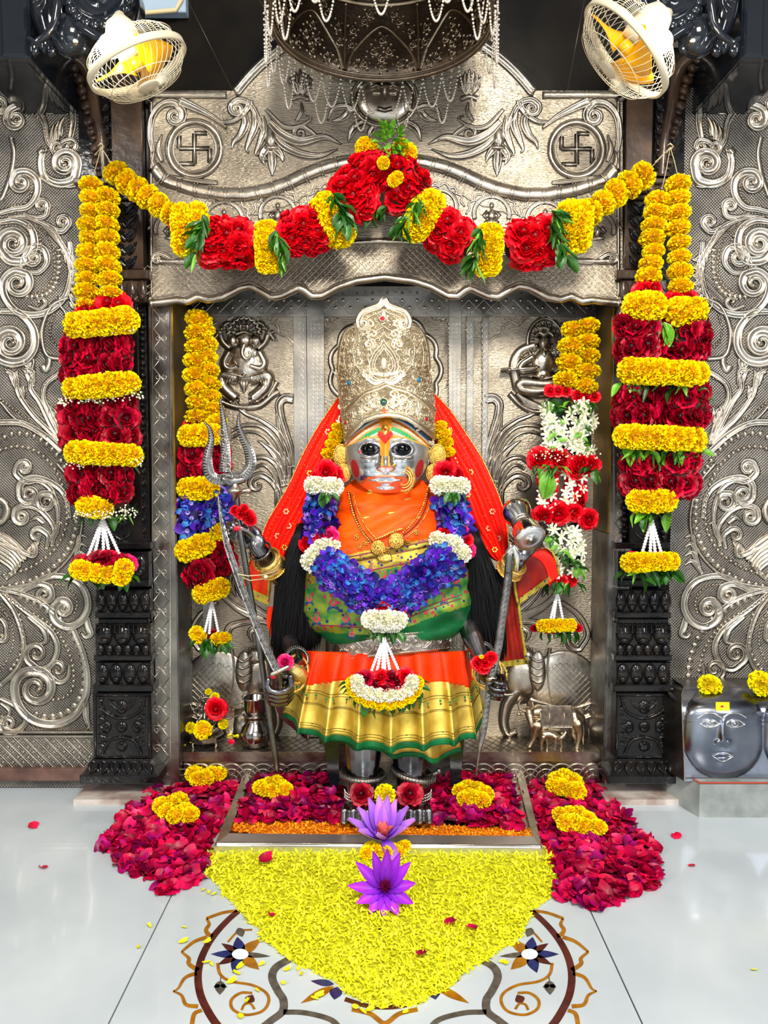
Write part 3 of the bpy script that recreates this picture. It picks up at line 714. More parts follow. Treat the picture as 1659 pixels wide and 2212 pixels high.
# curved rail and cornice lattice
A('rail', lambda m: ribbon(m, [(x, rail_y(x)) for x in np.arange(336, 1327, 8)], 7, .016, mpA, 'round'))
for d in (0, 1):
    mx = (lambda x: x) if d == 0 else (lambda x: 1662 - x)
    A('scroll', lambda m: scroll(m, [(mx(420), rail_y(420)), (mx(380), rail_y(380)), (mx(350), 548), (mx(334), 550)], (mx(338), 558), 1.2, 6, .018, mpA, w0=6))
lattice(arch, 326, 1338, 522, 656, YA, 15, .8, .0035, True, inside=lambda x, y: rail_y(x) + 8 < y < lip_y(x) - 6, yf=yfA)
def lip(m):
    X_ = np.arange(324, 1342, 5); ribbon(m, [(x, lip_y(x)) for x in X_], 9, .022, onfn(lambda u, v: YA - .036), 'round')
    ribbon(m, [(x, lip_y(x)) for x in X_], 9, -.016, onfn(lambda u, v: YA - .036), 'round')
A('wave_lip', lip)
A('rim', lambda m: ribbon(m, [(x, lip_y(x) - 13) for x in np.arange(326, 1340, 5)], 1.6, .005, mpA))

# ---- niche: jambs, reveals, back, ledge -----------------------------------------
YN = .2; NT, NB = 640, 1600
def jamb(name, x0, x1, right):
    mb = MB(); a = P(x0, 1690, -.02); b = P(x1, 640, -.02)
    mb.box(P(x0, 1150, -.02).x, -.02, 0.0, P(x1, 1150, -.02).x, YN + .05, b.z)
    o = struct(mb.build(name, silverP, smooth=False)); 
    cx = (x0 + x1) / 2 - (6 if not right else -6); mb = MB(); y = 668; hw = (x1 - x0) * .34
    while y < 1640:
        for s in (-1, 1): ribbon(mb, [(cx - s * hw, y), (cx + s * hw, y + 42)], 1.0, .003, onplane(-.02), 'tri')
        for s in (-1, 1): ribbon(mb, [(cx + hw * .45 * s + 4 * math.cos(t), y + 21 + 4 * math.sin(t)) for t in np.linspace(0, 2 * PI, 10, endpoint=False)], .9, .002, onplane(-.02), 'tri', closed=True)
        y += 42
    mb.build('cross_hatching', silver, o, kind='stuff')
    mb = MB()
    for xx in (cx - hw - 3, cx + hw + 3): ribbon(mb, [(xx, 664), (xx, 1645)], 1.3, .004, onplane(-.02), 'round')
    mb.build('rim', silver, o); return o
jamb('trim_1', 330, 378, False); jamb('trim_2', 1316, 1362, True)
goldR = mat('gilt_reveal', '#a8801c', .8, .34, '#5a4a20', 5, .2, 40)
mb = MB(); xa = P(378, 1150, -.02).x; xb = P(1316, 1150, -.02).x; zt = P(831, 640, 0).z
mb.box(xa, -.018, P(0, 1150, 0).z, xa + .006, YN, zt); mb.box(xb - .006, -.018, P(0, 1150, 0).z, xb, YN, zt)
struct(mb.build('trim_3', goldR, smooth=False))
mb = MB(); mb.box(xa, -.018, .1, xa + .006, YN, P(0, 1152, 0).z); mb.box(xb - .006, -.018, .1, xb, YN, P(0, 1152, 0).z)
struct(mb.build('trim_4', silverD, smooth=False))
mb = MB(); mb.box(xa, YN, .0, xb, YN + .05, zt + .1)
niche = struct(mb.build('wall_niche', silverH, smooth=False))
mpN = onplane(YN)
def N(name, draw, m=silver, parent=None, **k):
    mb = MB(); draw(mb)
    if mb.v: return mb.build(name, m, parent or niche, **k)
# dark header strip with crosses, upright strips with rows of rings
mb = MB(); mb.pbox(400, 600, 1290, 684, YN - .012, YN); mb.build('header_strip', silverP, niche, smooth=False)
lattice(niche, 405, 1285, 648, 680, YN - .012, 32, 1.0, .003, True)
for x0, x1, yb in ((640, 662, .010), (1002, 1024, .010), (668, 700, .022), (965, 997, .022), (442, 452, .008), (1036, 1056, .010)):
    mb = MB(); mb.pbox(x0, 684 if yb < .02 else 640, x1, 1592, YN - yb, YN, .001); st = mb.build('upright_strip', silverP, niche, smooth=False)
    mb = MB()
    y = 700
    while y < 1580:
        for xx in ([(x0 + x1) / 2] if yb < .02 else [x0 + 7, x0 + 16, x1 - 7]):
            r = 5 if yb < .02 else 3.4
            ribbon(mb, [(xx + r * math.cos(t), y + r * 1.2 * math.sin(t)) for t in np.linspace(0, 2 * PI, 9, endpoint=False)], .8, .0016, onplane(YN - yb), 'tri', closed=True)
        y += 13 if yb < .02 else 9
    mb.build('ring_row', silver, niche, kind='stuff')
# scalloped spandrels
for d in (0, 1):
    mx = (lambda x: x) if d == 0 else (lambda x: 1688 - x)
    pts = [(455, 715), (462, 702), (474, 698), (486, 706), (496, 690), (520, 682), (548, 684), (568, 702), (582, 696), (598, 704), (604, 722), (620, 728), (634, 740), (638, 752)]
    N('spandrel_rim', lambda m: ribbon(m, resample([(mx(x), y) for x, y in pts], 3), 3, .009, mpN, 'chan'))
    lattice(niche, min(mx(590), mx(638)), max(mx(590), mx(638)), 686, 740, YN, 13, .8, .003, False, inside=lambda x, y: y < float(np.interp(mx(x) if d else x, [590, 600, 608, 620, 638], [696, 700, 718, 722, 736])) - 3)
# floral arch in the centre
N('flower_arch', lambda m: ribbon(m, [(832 + (112 + 9 * abs(math.cos(t * 6.5))) * math.cos(t), 800 + (118 + 9 * abs(math.cos(t * 6.5))) * math.sin(t)) for t in np.linspace(-PI * 1.15, PI * .15, 120)], 6, .012, mpN, 'round'))
for k in range(13):
    t = PI + PI * k / 12
    N('sun_petal', lambda m: leafshape(m, [(832 + 50 * math.cos(t), 800 + 50 * math.sin(t)), (832 + 105 * math.cos(t), 800 + 110 * math.sin(t))], 9, .008, mpN))
for s in (-1, 1):
    for k in range(13):
        y = 1160 - 40 * k; x = 832 + s * (146 if y > 800 else 146 - (800 - y) * .12)
        N('vine', lambda m: ribbon(m, resample([(x, y), (x + 8 * (1 if k % 2 else -1), y - 12), (x + 6 * (1 if k % 2 else -1), y - 26), (x, y - 42)], 4), 1.5, .005, mpN))
        for q in range(3): N('vine_leaf', lambda m: leafshape(m, [(x, y - 14), (x + (12 if k % 2 else -12) * (1 + .2 * q), y - 20 + 9 * q)], 4.5, .007, mpN))
    for k in range(8):
        x = 832 + s * (20 + 17 * k); y = 672 + (k / 7) ** 2 * 30
        N('vine_leaf', lambda m: leafshape(m, [(x, y), (x + 14 * s, y - 10 + 16 * (k % 2))], 4.5, .006, mpN)); N('vine', lambda m: ribbon(m, [(x - 4 * s, y), (x + 14 * s, y + 4)], 1.3, .004, mpN))
# acanthus plants of both side panels
OUT[0] = MB()
for d in (0, 1):
    mx = (lambda x: x) if d == 0 else (lambda x: 1682 - x)
    X = lambda pts: [(mx(x), y) for x, y in pts]
    for pts, w_, nm in (([(502, 866), (530, 892), (566, 908), (598, 932), (618, 968), (628, 1010)], 8, 'stem'), ([(632, 1010), (628, 968), (616, 930), (606, 896), (604, 872), (616, 860), (634, 862)], 11, 'stem'),
                        ([(622, 980), (606, 930), (600, 900), (596, 884)], 8, 'leaf'), ([(500, 930), (530, 918), (566, 922), (596, 950), (612, 990), (620, 1030)], 6, 'stem'),
                        ([(500, 944), (536, 932), (566, 940), (590, 966), (604, 1000), (612, 1040)], 4, 'stem'),
                        ([(616, 1040), (606, 1000), (588, 974), (568, 958), (556, 952)], 11, 'leaf'), ([(622, 1050), (622, 1010), (616, 985), (610, 972)], 9, 'leaf'),
                        ([(540, 1000), (556, 988), (580, 990), (602, 1012), (614, 1050)], 8, 'stem'), ([(548, 1012), (570, 1004), (592, 1026), (602, 1060)], 5, 'stem'),
                        ([(600, 1100), (602, 1070), (594, 1046), (588, 1036)], 9, 'leaf'), ([(560, 1180), (590, 1150), (606, 1110), (608, 1070)], 7, 'stem'),
                        ([(470, 1180), (500, 1230), (520, 1280), (560, 1320), (600, 1340)], 8, 'stem'), ([(440, 1230), (470, 1270), (510, 1310), (570, 1336)], 7, 'stem'), ([(480, 1290), (520, 1322), (580, 1346)], 6, 'stem'),
                        ([(500, 1240), (498, 1262), (510, 1290)], 8, 'leaf'), ([(600, 1346), (550, 1342), (500, 1352), (488, 1378)], 9, 'stem'), ([(560, 1350), (540, 1366), (546, 1388)], 7, 'leaf')):
        if nm == 'leaf': N('leaf', lambda m: leafshape(m, X(pts), w_, .014, mpN))
        else: N('stem', lambda m: ribbon(m, resample(X(pts), 4), lambda s: w_ * (.45 + .55 * s), .013, mpN, 'chan'))
    N('scroll', lambda m: scroll(m, X([(600, 1130), (606, 1080), (590, 1044), (566, 1026), (546, 1032)]), (mx(556), 1046), .7, 8, .014, mpN))
    N('scroll', lambda m: scroll(m, X([(470, 1300), (432, 1330), (414, 1370), (430, 1400)]), (mx(440), 1380), .8, 8, .012, mpN))
    # elephant in low relief
    ex = (lambda x: x) if d == 0 else (lambda x: 1688 - x)
    def eleph(m):
        dome(m, ex(470), 1500, 84, 96, .022, mpN, 40, 8); dome(m, ex(563), 1470, 38, 52, .03, mpN, 28, 7); dome(m, ex(552), 1420, 22, 20, .028, mpN, 16, 5)
        ribbon(m, resample([(ex(566), 1490), (ex(592), 1520), (ex(600), 1560), (ex(590), 1586), (ex(572), 1580)], 4), lambda s: 17 * (1 - .55 * s), .028, mpN)
        ribbon(m, [(ex(440), 1530), (ex(436), 1592)], 20, .02, mpN); ribbon(m, [(ex(520), 1530), (ex(524), 1592)], 22, .024, mpN)
        ribbon(m, resample([(ex(576), 1500), (ex(600), 1500), (ex(616), 1484)], 4), 5, .03, mpN)
    el = N('elephant_relief', eleph)
    def ear(m):
        mp2 = onfn(lambda u, v: YN - .022)
        dome(m, ex(527), 1450, 19, 44, .014, mp2, 24, 6)
        for q in range(4): ribbon(m, resample([(ex(514), 1425 + 15 * q), (ex(526), 1430 + 15 * q), (ex(540), 1421 + 15 * q)], 4), 4, .02, mp2)
    N('elephant_ear', ear)
    N('elephant_harness', lambda m: (ribbon(m, resample([(ex(500), 1400), (ex(505), 1440), (ex(500), 1500), (ex(488), 1540)], 4), 3, .028, mpN), ribbon(m, resample([(ex(404), 1545), (ex(460), 1560), (ex(545), 1535)], 4), 3, .028, mpN), ribbon(m, resample([(ex(404), 1518), (ex(460), 1530), (ex(545), 1512)], 4), 2, .028, mpN), beads(m, [(ex(540), 1402), (ex(556), 1396), (ex(574), 1402)], 5, .034, mpN)))
    lattice(niche, 395 if d == 0 else 1688 - 505, 505 if d == 0 else 1688 - 395, 1420, 1535, YN, 13, .7, .003, False, inside=lambda x, y: ((x - ex(468)) / 72) ** 2 + ((y - 1500) / 82) ** 2 < .72,
            yf=lambda u, v: YN - .022 * math.sqrt(max(0, 1 - ((u - ex(470)) / 84) ** 2 - ((v - 1500) / 96) ** 2)) if ((u - ex(470)) / 84) ** 2 + ((v - 1500) / 96) ** 2 < 1 else YN)

# seated elephant-headed figure (left) and seated flute player (right)
def seated_left(m):
    cx = 527
    dome(m, cx, 790, 44, 40, .030, mpN, 26, 7)               # belly
    dome(m, cx, 765, 36, 30, .030, mpN, 24, 6)               # chest
    dome(m, cx + 1, 735, 19, 22, .044, mpN, 20, 6)           # head
    for s in (-1, 1):
        dome(m, cx + s * 26, 736, 12, 17, .026, mpN, 14, 4)  # ears
        ribbon(m, resample([(cx + s * 32, 758), (cx + s * 44, 784), (cx + s * 34, 796), (cx + s * 12, 790)], 4), 9, .034, mpN)      # lower arms
        ribbon(m, resample([(cx + s * 30, 754), (cx + s * 46, 738), (cx + s * 54, 716)], 4), 7, .022, mpN)                         # raised arms
        ribbon(m, resample([(cx + s * 14, 818), (cx + s * 50, 812), (cx + s * 46, 836), (cx + s * 18, 862)], 4), 15, .034, mpN)     # folded legs
        ribbon(m, resample([(cx + s * 16, 862), (cx + s * 30, 868)], 3), 6, .028, mpN)
    ribbon(m, resample([(cx + 2, 742), (cx - 4, 762), (cx + 4, 776), (cx + 14, 768), (cx + 10, 758)], 3), lambda s: 8 * (1 - .6 * s), .052, mpN)   # trunk
def N_fig(fn, extra, name):
    mb = MB(); fn(mb); o = mb.build(name, silver, niche); 
    mb = MB(); extra(mb); mb.build('ornament', silver, niche); return o
def extra_left(m):
    cx = 527
    ribbon(m, [(cx + (34 + 3 * math.cos(t * 20)) * math.cos(t), 722 + (36 + 3 * math.cos(t * 20)) * math.sin(t)) for t in np.linspace(PI, 2 * PI, 60)], 4, .016, mpN)
    for k in range(9):
        t = PI + PI * (k + .5) / 9; leafshape(m, [(cx + 18 * math.cos(t), 722 + 18 * math.sin(t)), (cx + 30 * math.cos(t), 722 + 32 * math.sin(t))], 3.6, .018, mpN)
    leafshape(m, [(cx, 720), (cx, 686)], 12, .05, mpN); ribbon(m, [(cx - 18, 722), (cx, 716), (cx + 18, 722)], 4, .05, mpN); dome(m, cx, 704, 5, 6, .056, mpN, 10, 3)
    for s in (-1, 1):
        dome(m, cx + s * 9, 728, 3.6, 2.6, .046, mpN, 8, 2)
        ribbon(m, resample([(cx + s * 54, 716), (cx + s * 60, 726), (cx + s * 66, 734)], 3), 5, .024, mpN)
        ribbon(m, resample([(cx + s * 50, 712), (cx + s * 40, 700), (cx + s * 30, 696)], 3), 5, .024, mpN); dome(m, cx + s * 44, 708, 7, 7, .028, mpN, 10, 3)
        ribbon(m, resample([(cx + s * 66, 716), (cx + s * 50, 722)], 3), 3, .03, mpN)
        for k in range(5): ribbon(m, [(cx + s * (20 + 7 * k), 806 + 2 * k), (cx + s * (26 + 6 * k), 826 + 3 * k)], 1.3, .04, mpN)
        for k in range(4): ribbon(m, resample([(cx + s * (10 + 14 * k), 858 + 8 - 3 * k), (cx + s * (22 + 14 * k), 862 - 8 * k), (cx + s * (30 + 14 * k), 842 - 6 * k)], 3), 5, .02, mpN)
    ribbon(m, resample([(cx - 70, 838), (cx - 58, 862), (cx - 28, 876), (cx, 880), (cx + 34, 876), (cx + 62, 854), (cx + 76, 846)], 4), 7, .018, mpN)
    ribbon(m, [(cx - 40, 806), (cx, 814), (cx + 40, 806)], 3, .04, mpN); dome(m, cx, 810, 8, 7, .048, mpN, 12, 3); leafshape(m, [(cx, 814), (cx, 846)], 10, .03, mpN)
    for s in (-1, 1): beads(m, resample([(cx + s * 16, 752), (cx + s * 22, 780), (cx + s * 6, 792)], 3), 2, .04, mpN)
N_fig(seated_left, extra_left, 'seated_figure_relief')
def seated_right(m):
    cx = 1176
    dome(m, cx, 742, 15, 21, .040, mpN, 20, 6); ribbon(m, [(cx, 756), (cx, 772)], 8, .028, mpN)
    dome(m, cx, 784, 28, 30, .030, mpN, 24, 6); dome(m, cx, 808, 22, 18, .034, mpN, 18, 5)
    ribbon(m, resample([(cx - 24, 770), (cx - 48, 786), (cx - 50, 800), (cx - 20, 796), (cx - 12, 792)], 4), 9, .036, mpN)
    ribbon(m, resample([(cx + 24, 770), (cx + 38, 788), (cx + 22, 806)], 4), 9, .034, mpN); dome(m, cx - 16, 793, 8, 7, .046, mpN, 12, 4)
    ribbon(m, resample([(cx + 40, 826), (cx, 830), (cx - 46, 826), (cx - 52, 838), (cx - 20, 846), (cx + 30, 842)], 4), 13, .036, mpN)
def extra_right(m):
    cx = 1176
    ribbon(m, [(cx + 2 + 38 * math.cos(t), 738 + 50 * math.sin(t)) for t in np.linspace(0, 2 * PI, 50, endpoint=False)], 3.5, .012, mpN, closed=True)
    for k in range(16):
        t = 2 * PI * k / 16; leafshape(m, [(cx + 2 + 22 * math.cos(t), 738 + 28 * math.sin(t)), (cx + 2 + 34 * math.cos(t), 738 + 45 * math.sin(t))], 4, .010, mpN)
    ribbon(m, resample([(cx - 20, 726), (cx - 10, 718), (cx, 724), (cx + 10, 718), (cx + 20, 726)], 3), 7, .05, mpN)
    for k in range(5): leafshape(m, [(cx, 718), (cx + (k - 2) * 9, 698 + 3 * abs(k - 2))], 5, .05, mpN)
    ribbon(m, [(cx - 14, 794), (cx - 94, 800)], 3.4, .05, mpN); dome(m, cx - 76, 799, 10, 8, .05, mpN, 12, 4)      # mace / flute
    ribbon(m, resample([(cx - 20, 746), (cx - 52, 760), (cx - 66, 790), (cx - 58, 840)], 4), 11, .016, mpN)
    beads(m, resample([(cx - 22, 754), (cx - 44, 764), (cx - 54, 790)], 3), 3, .02, mpN)
    for s in (-1, 1): dome(m, cx + s * 17, 748, 3.5, 8, .03, mpN, 8, 3); dome(m, cx + 6 * s, 740, 4, 2, .043, mpN, 8, 2)
    ribbon(m, [(cx, 738), (cx, 750)], 2.4, .05, mpN); ribbon(m, [(cx - 5, 756), (cx + 5, 756)], 1.8, .044, mpN)
    dome(m, cx - 4, 814, 8, 8, .044, mpN, 12, 4); ribbon(m, [(cx - 26, 812), (cx, 818), (cx + 26, 812)], 3, .042, mpN)
    for k in range(6): ribbon(m, resample([(cx - 60 + 4 * k, 848 + 3 * k), (cx - 30 + 8 * k, 880 + k), (cx - 4 + 6 * k, 884)], 4), 5, .02, mpN)
    ribbon(m, resample([(cx - 76, 850), (cx - 50, 876), (cx - 20, 890), (cx + 10, 886)], 4), 6, .018, mpN)
N_fig(seated_right, extra_right, 'seated_figure_relief')

flush_outline(niche)
# ---- ledge (step) inside the niche with arcaded front
ZL = .137
mb = MB(); mb.box(xa + .007, .03, 0, xb - .007, YN, ZL)
ledge = struct(mb.build('trim_5', silverP, smooth=False))
mb = MB(); mb.box(xa + .007, .018, ZL, xb - .007, YN, ZL + .006); mb.box(xa + .007, .020, ZL - .035, xb - .007, .03, ZL); mb.build('ledge_top', silver, ledge, smooth=False)
for i, x in enumerate(np.arange(398, 1290, 34.0)):
    def arc(m):
        for r, h in ((33, .006), (24, .004), (14, .004)):
            ribbon(m, [(x + r * math.cos(t), 1692 + r * 1.25 * math.sin(t)) for t in np.linspace(PI, 2 * PI, 18)], 1.8, h, onplane(.03), 'round')
        leafshape(m, [(x, 1692), (x, 1666)], 6, .006, onplane(.03), 3)
    if 720 < x < 960: continue
    N('arcade', arc, parent=ledge)
mb = MB(); lattice(ledge, 395, 1285, 1592, 1624, 0, 18, .8, .001, False, yf=lambda u, v: 0) if False else None
# engraved crosses on the ledge top
mb = MB()
for i in range(46):
    x0 = xa + .02 + i * .036
    for s in (-1, 1):
        a = Vector((x0, .03, ZL + .0062)); b = Vector((x0 + s * .1, YN - .01, ZL + .0062)); b.x = min(max(b.x, xa + .01), xb - .01)
        mb.tube([a, b], .0011, 5)
mb.build('engraved_line', silverD, ledge, kind='stuff')

# ---- carved black pillars ---------------------------------------------------------
lobeC = None
def pillar(left):
    mx = (lambda x: x) if left else (lambda x: 1655 - x)
    nm = 'pillar'; base = P(mx(262), 1700, -.1); base.z = 0
    t = thing('carved_pillar', ('carved black stone pillar left of the niche, foot of stacked lotus mouldings' if left else 'carved black stone pillar right of the niche, beside the silver face block'), 'pillar', (base.x, 0, 0), 'carved pillars flanking the niche')
    def bx(name, x0, x1, y0, y1, Yf, m=blackS, bev=.004):
        mb = MB(); mb.pbox(min(mx(x0), mx(x1)), y0, max(mx(x0), mx(x1)), y1, Yf, -.0005 if Yf > -.5 else 0, bev); return mb.build(name, m, t, smooth=False)
    def lobes(x0, x1, y0, y1, Yf, n, m=blackS, name='lotus_petal', h=.016):
        w = (x1 - x0) / n
        for k in range(n):
            cx = mx(x0 + w * (k + .5)); mb = MB()
            dome(mb, cx, (y0 + y1) / 2, w * .50, (y1 - y0) * .5, h, onplane(Yf), 14, 4)
            dome(mb, cx, y1 - (y1 - y0) * .22, w * .36, (y1 - y0) * .22, h * 1.5, onplane(Yf), 10, 3)
            mb.build(name, m, t)
    # feet
    mb = MB(); a = P(mx(160), 1706, -.14); b = P(mx(348), 1695, -.14)
    mb.box(min(a.x, b.x), -.15, 0, max(a.x, b.x), 0, .022); mb.build('marble_plinth', stoneW, t, smooth=False)
    bx('base_slab', 171, 342, 1676, 1694, -.135)
    # flared petals: tapered block
    mb = MB(); q = [P(mx(180), 1676, -.13), P(mx(338), 1676, -.13), P(mx(326), 1640, -.085), P(mx(198), 1640, -.085)]
    q2 = [Vector((v.x, 0, v.z)) for v in q]; mb.add(q + q2, [(0, 1, 2, 3), (0, 4, 5, 1), (1, 5, 6, 2), (2, 6, 7, 3), (3, 7, 4, 0)]); mb.build('flared_base', blackS, t, smooth=False)
    for k in range(6):
        cx = 193 + k * 26.5; mb = MB(); leafshape(mb, [(mx(cx + (262 - cx) * .18), 1644), (mx(cx), 1672)], 12, .014, onfn(lambda u, v: -.085 - .045 * (v - 1640) / 36)); mb.build('lotus_petal', blackS, t)
    bx('die_block', 202, 326, 1497, 1640, -.085)
    mpp = onplane(-.085)
    def carv(name, fn): mb = MB(); fn(mb); mb.build(name, blackS, t)
    carv('carved_frame', lambda m: [ribbon(m, [(mx(x0), y0), (mx(x1), y1)], 2.2, .006, mpp) for x0, y0, x1, y1 in ((206, 1503, 322, 1503), (206, 1636, 322, 1636), (206, 1503, 206, 1636), (322, 1503, 322, 1636))])
    carv('carved_rosette', lambda m: (dome(m, mx(263), 1570, 13, 13, .012, mpp), dome(m, mx(263), 1570, 6, 6, .018, mpp)))
    for s in (-1, 1):
        carv('carved_swag', lambda m: ribbon(m, resample([(mx(263 + 50 * s), 1508), (mx(263 + 40 * s), 1535), (mx(263 + 14 * s), 1550), (mx(263), 1552)], 4), 3.5, .012, mpp))
        carv('carved_swag', lambda m: ribbon(m, resample([(mx(263 + 42 * s), 1630), (mx(263 + 28 * s), 1602), (mx(263 + 8 * s), 1594), (mx(263), 1593)], 4), 3.5, .012, mpp))
        carv('carved_rosette', lambda m: (dome(m, mx(263 + 33 * s), 1570, 11, 14, .011, mpp), dome(m, mx(263 + 33 * s), 1570, 5, 6, .018, mpp)))
        for k in range(6): carv('carved_leaf', lambda m: leafshape(m, [(mx(263 + (30 + 2 * k) * s), 1612 - 20 * k), (mx(263 + 52 * s), 1604 - 19 * k)], 6, .013, mpp))
        carv('carved_leaf', lambda m: leafshape(m, [(mx(263 + 8 * s), 1530), (mx(263 + 30 * s), 1512)], 7, .012, mpp))
    carv('carved_rosette', lambda m: (dome(m, mx(263), 1527, 14, 16, .012, mpp), dome(m, mx(263), 1530, 6, 6, .02, mpp)))
    carv('carved_rosette', lambda m: (dome(m, mx(263), 1612, 13, 12, .010, mpp), dome(m, mx(263), 1606, 6, 6, .016, mpp)))
    bx('moulding', 200, 330, 1480, 1495, -.10); bx('carved_block', 206, 324, 1430, 1480, -.078); lobes(206, 324, 1432, 1478, -.078, 4); bx('moulding', 202, 328, 1416, 1428, -.096)
    bx('carved_bulb', 206, 324, 1348, 1416, -.08); lobes(204, 326, 1348, 1394, -.08, 3, h=.022); lobes(206, 324, 1390, 1418, -.082, 6)
    for k in range(12): carv('carved_rib', lambda m: ribbon(m, resample([(mx(208 + 10 * k), 1350), (mx(206 + 10.4 * k), 1368)], 4), 2.6, .016, onplane(-.09)))
    bx('neck', 212, 320, 1336, 1348, -.07); bx('moulding', 204, 326, 1323, 1336, -.092); bx('carved_block', 208, 322, 1274, 1323, -.076); lobes(204, 326, 1276, 1322, -.076, 5)
    bx('moulding', 210, 320, 1252, 1268, -.085); bx('carved_block', 212, 320, 1192, 1252, -.075); lobes(214, 318, 1196, 1248, -.075, 3); bx('moulding', 208, 324, 1172, 1186, -.09)
    # shaft with side balusters
    bx('shaft', 232, 296, 600, 1180, -.05)
    for x in (306, 222):
        for k in range(19):
            y = 680 + 26 * k; mb = MB(); dome(mb, mx(x), y, 11, 9, .026, onplane(-.02), 12, 4); dome(mb, mx(x), y + 12, 7, 7, .020, onplane(-.02), 10, 3); mb.build('baluster_bead', blackS, t)
    bx('side_shaft', 215, 314, 640, 1180, -.02)
    for k in range(16):
        for s in (-1, 1): carv('carved_leaf', lambda m: leafshape(m, [(mx(263), 1165 - 30 * k), (mx(263 + 22 * s), 1148 - 30 * k)], 6, .008, onplane(-.05)))
    # capital group, brown polished stone
    bx('capital_band', 244, 322, 582, 602, -.075, brownS); bx('capital_cup', 250, 316, 604, 652, -.06, brownS); lobes(248, 318, 604, 650, -.06, 3, brownS)
    bx('capital_cup', 214, 250, 604, 652, -.05, brownS)
    bx('upper_shaft', 232, 306, 412, 582, -.05, brownS)
    for k in range(5):
        for s in (-1, 1): carv('carved_leaf', lambda m: leafshape(m, [(mx(274), 575 - 28 * k), (mx(274 + 22 * s), 552 - 30 * k)], 9, .018, onplane(-.05)))
    bx('capital_band', 158, 312, 384, 396, -.10, brownS); bx('capital_cup', 168, 302, 396, 416, -.085, brownS); lobes(166, 304, 396, 418, -.085, 6, brownS); bx('capital_band', 176, 300, 418, 430, -.07, brownS)
    # plain strip above and stepped bracket chain
    bx('upper_strip', 242, 304, 150, 384, -.03, brownS, .003); bx('back_strip', 172, 242, 150, 384, -.006, blackS, .001)
    cs = [(146, 132), (158, 148), (170, 172), (176, 196), (186, 228), (192, 262), (198, 284), (204, 320), (208, 350)]
    for k, (x, y) in enumerate(cs):
        mb = MB(); dome(mb, mx(x), y, 15 - .5 * k, 12, .05, onplane(-.006), 12, 4); dome(mb, mx(x + 4), y + 14, 9, 8, .04, onplane(-.006), 10, 3); mb.build('bracket_bead', brownS, t)
    mb = MB(); ribbon(mb, resample([(mx(150), 118), (mx(180), 140), (mx(196), 180), (mx(204), 240), (mx(216), 300), (mx(222), 380)], 6), 14, .03, onplane(-.006)); mb.build('bracket_stem', brownS, t)
    for k in range(8): carv('carved_leaf', lambda m: leafshape(m, [(mx(222), 370 - 26 * k), (mx(238), 350 - 26 * k)], 7, .02, onplane(-.006)))
    # white deposit in the carving foot
    return t
pillarL = pillar(True); pillarR = pillar(False)

# ================================================================== FLOWER MESHES (shared by all copies)
def petal_grid(mb, cols, M, L, W, cup, curl, n=4, m=4, c0=(1, 0, 0), c1=(1, .5, .5), notch=0.0, ruffle=0.0, tip=1.0):
    """petal rooted at origin growing along +x, width along y, cupping towards +z"""
    g = []
    ph = random.random() * 6
    for i in range(n + 1):
        s = i / n; row = []
        wv = W * (math.sin(PI * (.10 + .90 * s * .80)) ** .75) if tip >= 1 else W * math.sin(PI * min(.98, .08 + .92 * s)) ** .8
        for j in range(m + 1):
            t = 2 * j / m - 1
            x = L * s - notch * L * (1 - abs(t)) * (s ** 4); y = wv * t
            z = cup * (t * t) * W + curl * (s ** 2) * L + ruffle * math.sin(5 * t + ph) * s * s * L
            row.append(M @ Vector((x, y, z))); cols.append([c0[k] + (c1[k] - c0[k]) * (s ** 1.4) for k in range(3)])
        g.append(row)
    mb.grid(g)
def rotm(yaw, pitch): return Matrix.Rotation(yaw, 4, 'Z') @ Matrix.Rotation(-pitch, 4, 'Y')

def make_marigold(seed, base, tipc, core=.62, n=150):
    random.seed(seed); mb = MB(); cols = []
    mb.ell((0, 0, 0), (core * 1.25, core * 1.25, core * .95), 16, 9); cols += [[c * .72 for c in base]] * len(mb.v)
    ga = PI * (3 - math.sqrt(5))
    for i in range(n):
        z = 1 - 2 * (i + .5) / n * .93; r = math.sqrt(max(0, 1 - z * z)); th = ga * i
        d = Vector((r * math.cos(th), r * math.sin(th), z)); d2 = Vector((d.x, d.y, d.z * .8))
        q = d.to_track_quat('X', 'Z').to_matrix().to_4x4(); root = Matrix.Translation((d2.x * .62, d2.y * .62, d2.z * .56))
        M = root @ q @ Matrix.Rotation(random.uniform(0, 6.28), 4, 'X')
        v = .86 + .28 * random.random()
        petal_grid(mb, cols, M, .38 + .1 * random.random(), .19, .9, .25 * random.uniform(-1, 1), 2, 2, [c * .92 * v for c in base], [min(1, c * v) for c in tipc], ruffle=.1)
    return mb.mesh('marigold', marig, True, cols)
cY0, cY1 = hexc('#f0a800'), hexc('#ffe400'); cLY0, cLY1 = hexc('#d8b400'), hexc('#fff000'); cW0, cW1 = hexc('#e6e0b0'), hexc('#fffdf0')
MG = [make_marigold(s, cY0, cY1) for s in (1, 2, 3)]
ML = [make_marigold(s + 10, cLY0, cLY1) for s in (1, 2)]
MW = [make_marigold(s + 20, cW0, cW1, n=110) for s in (1, 2)]
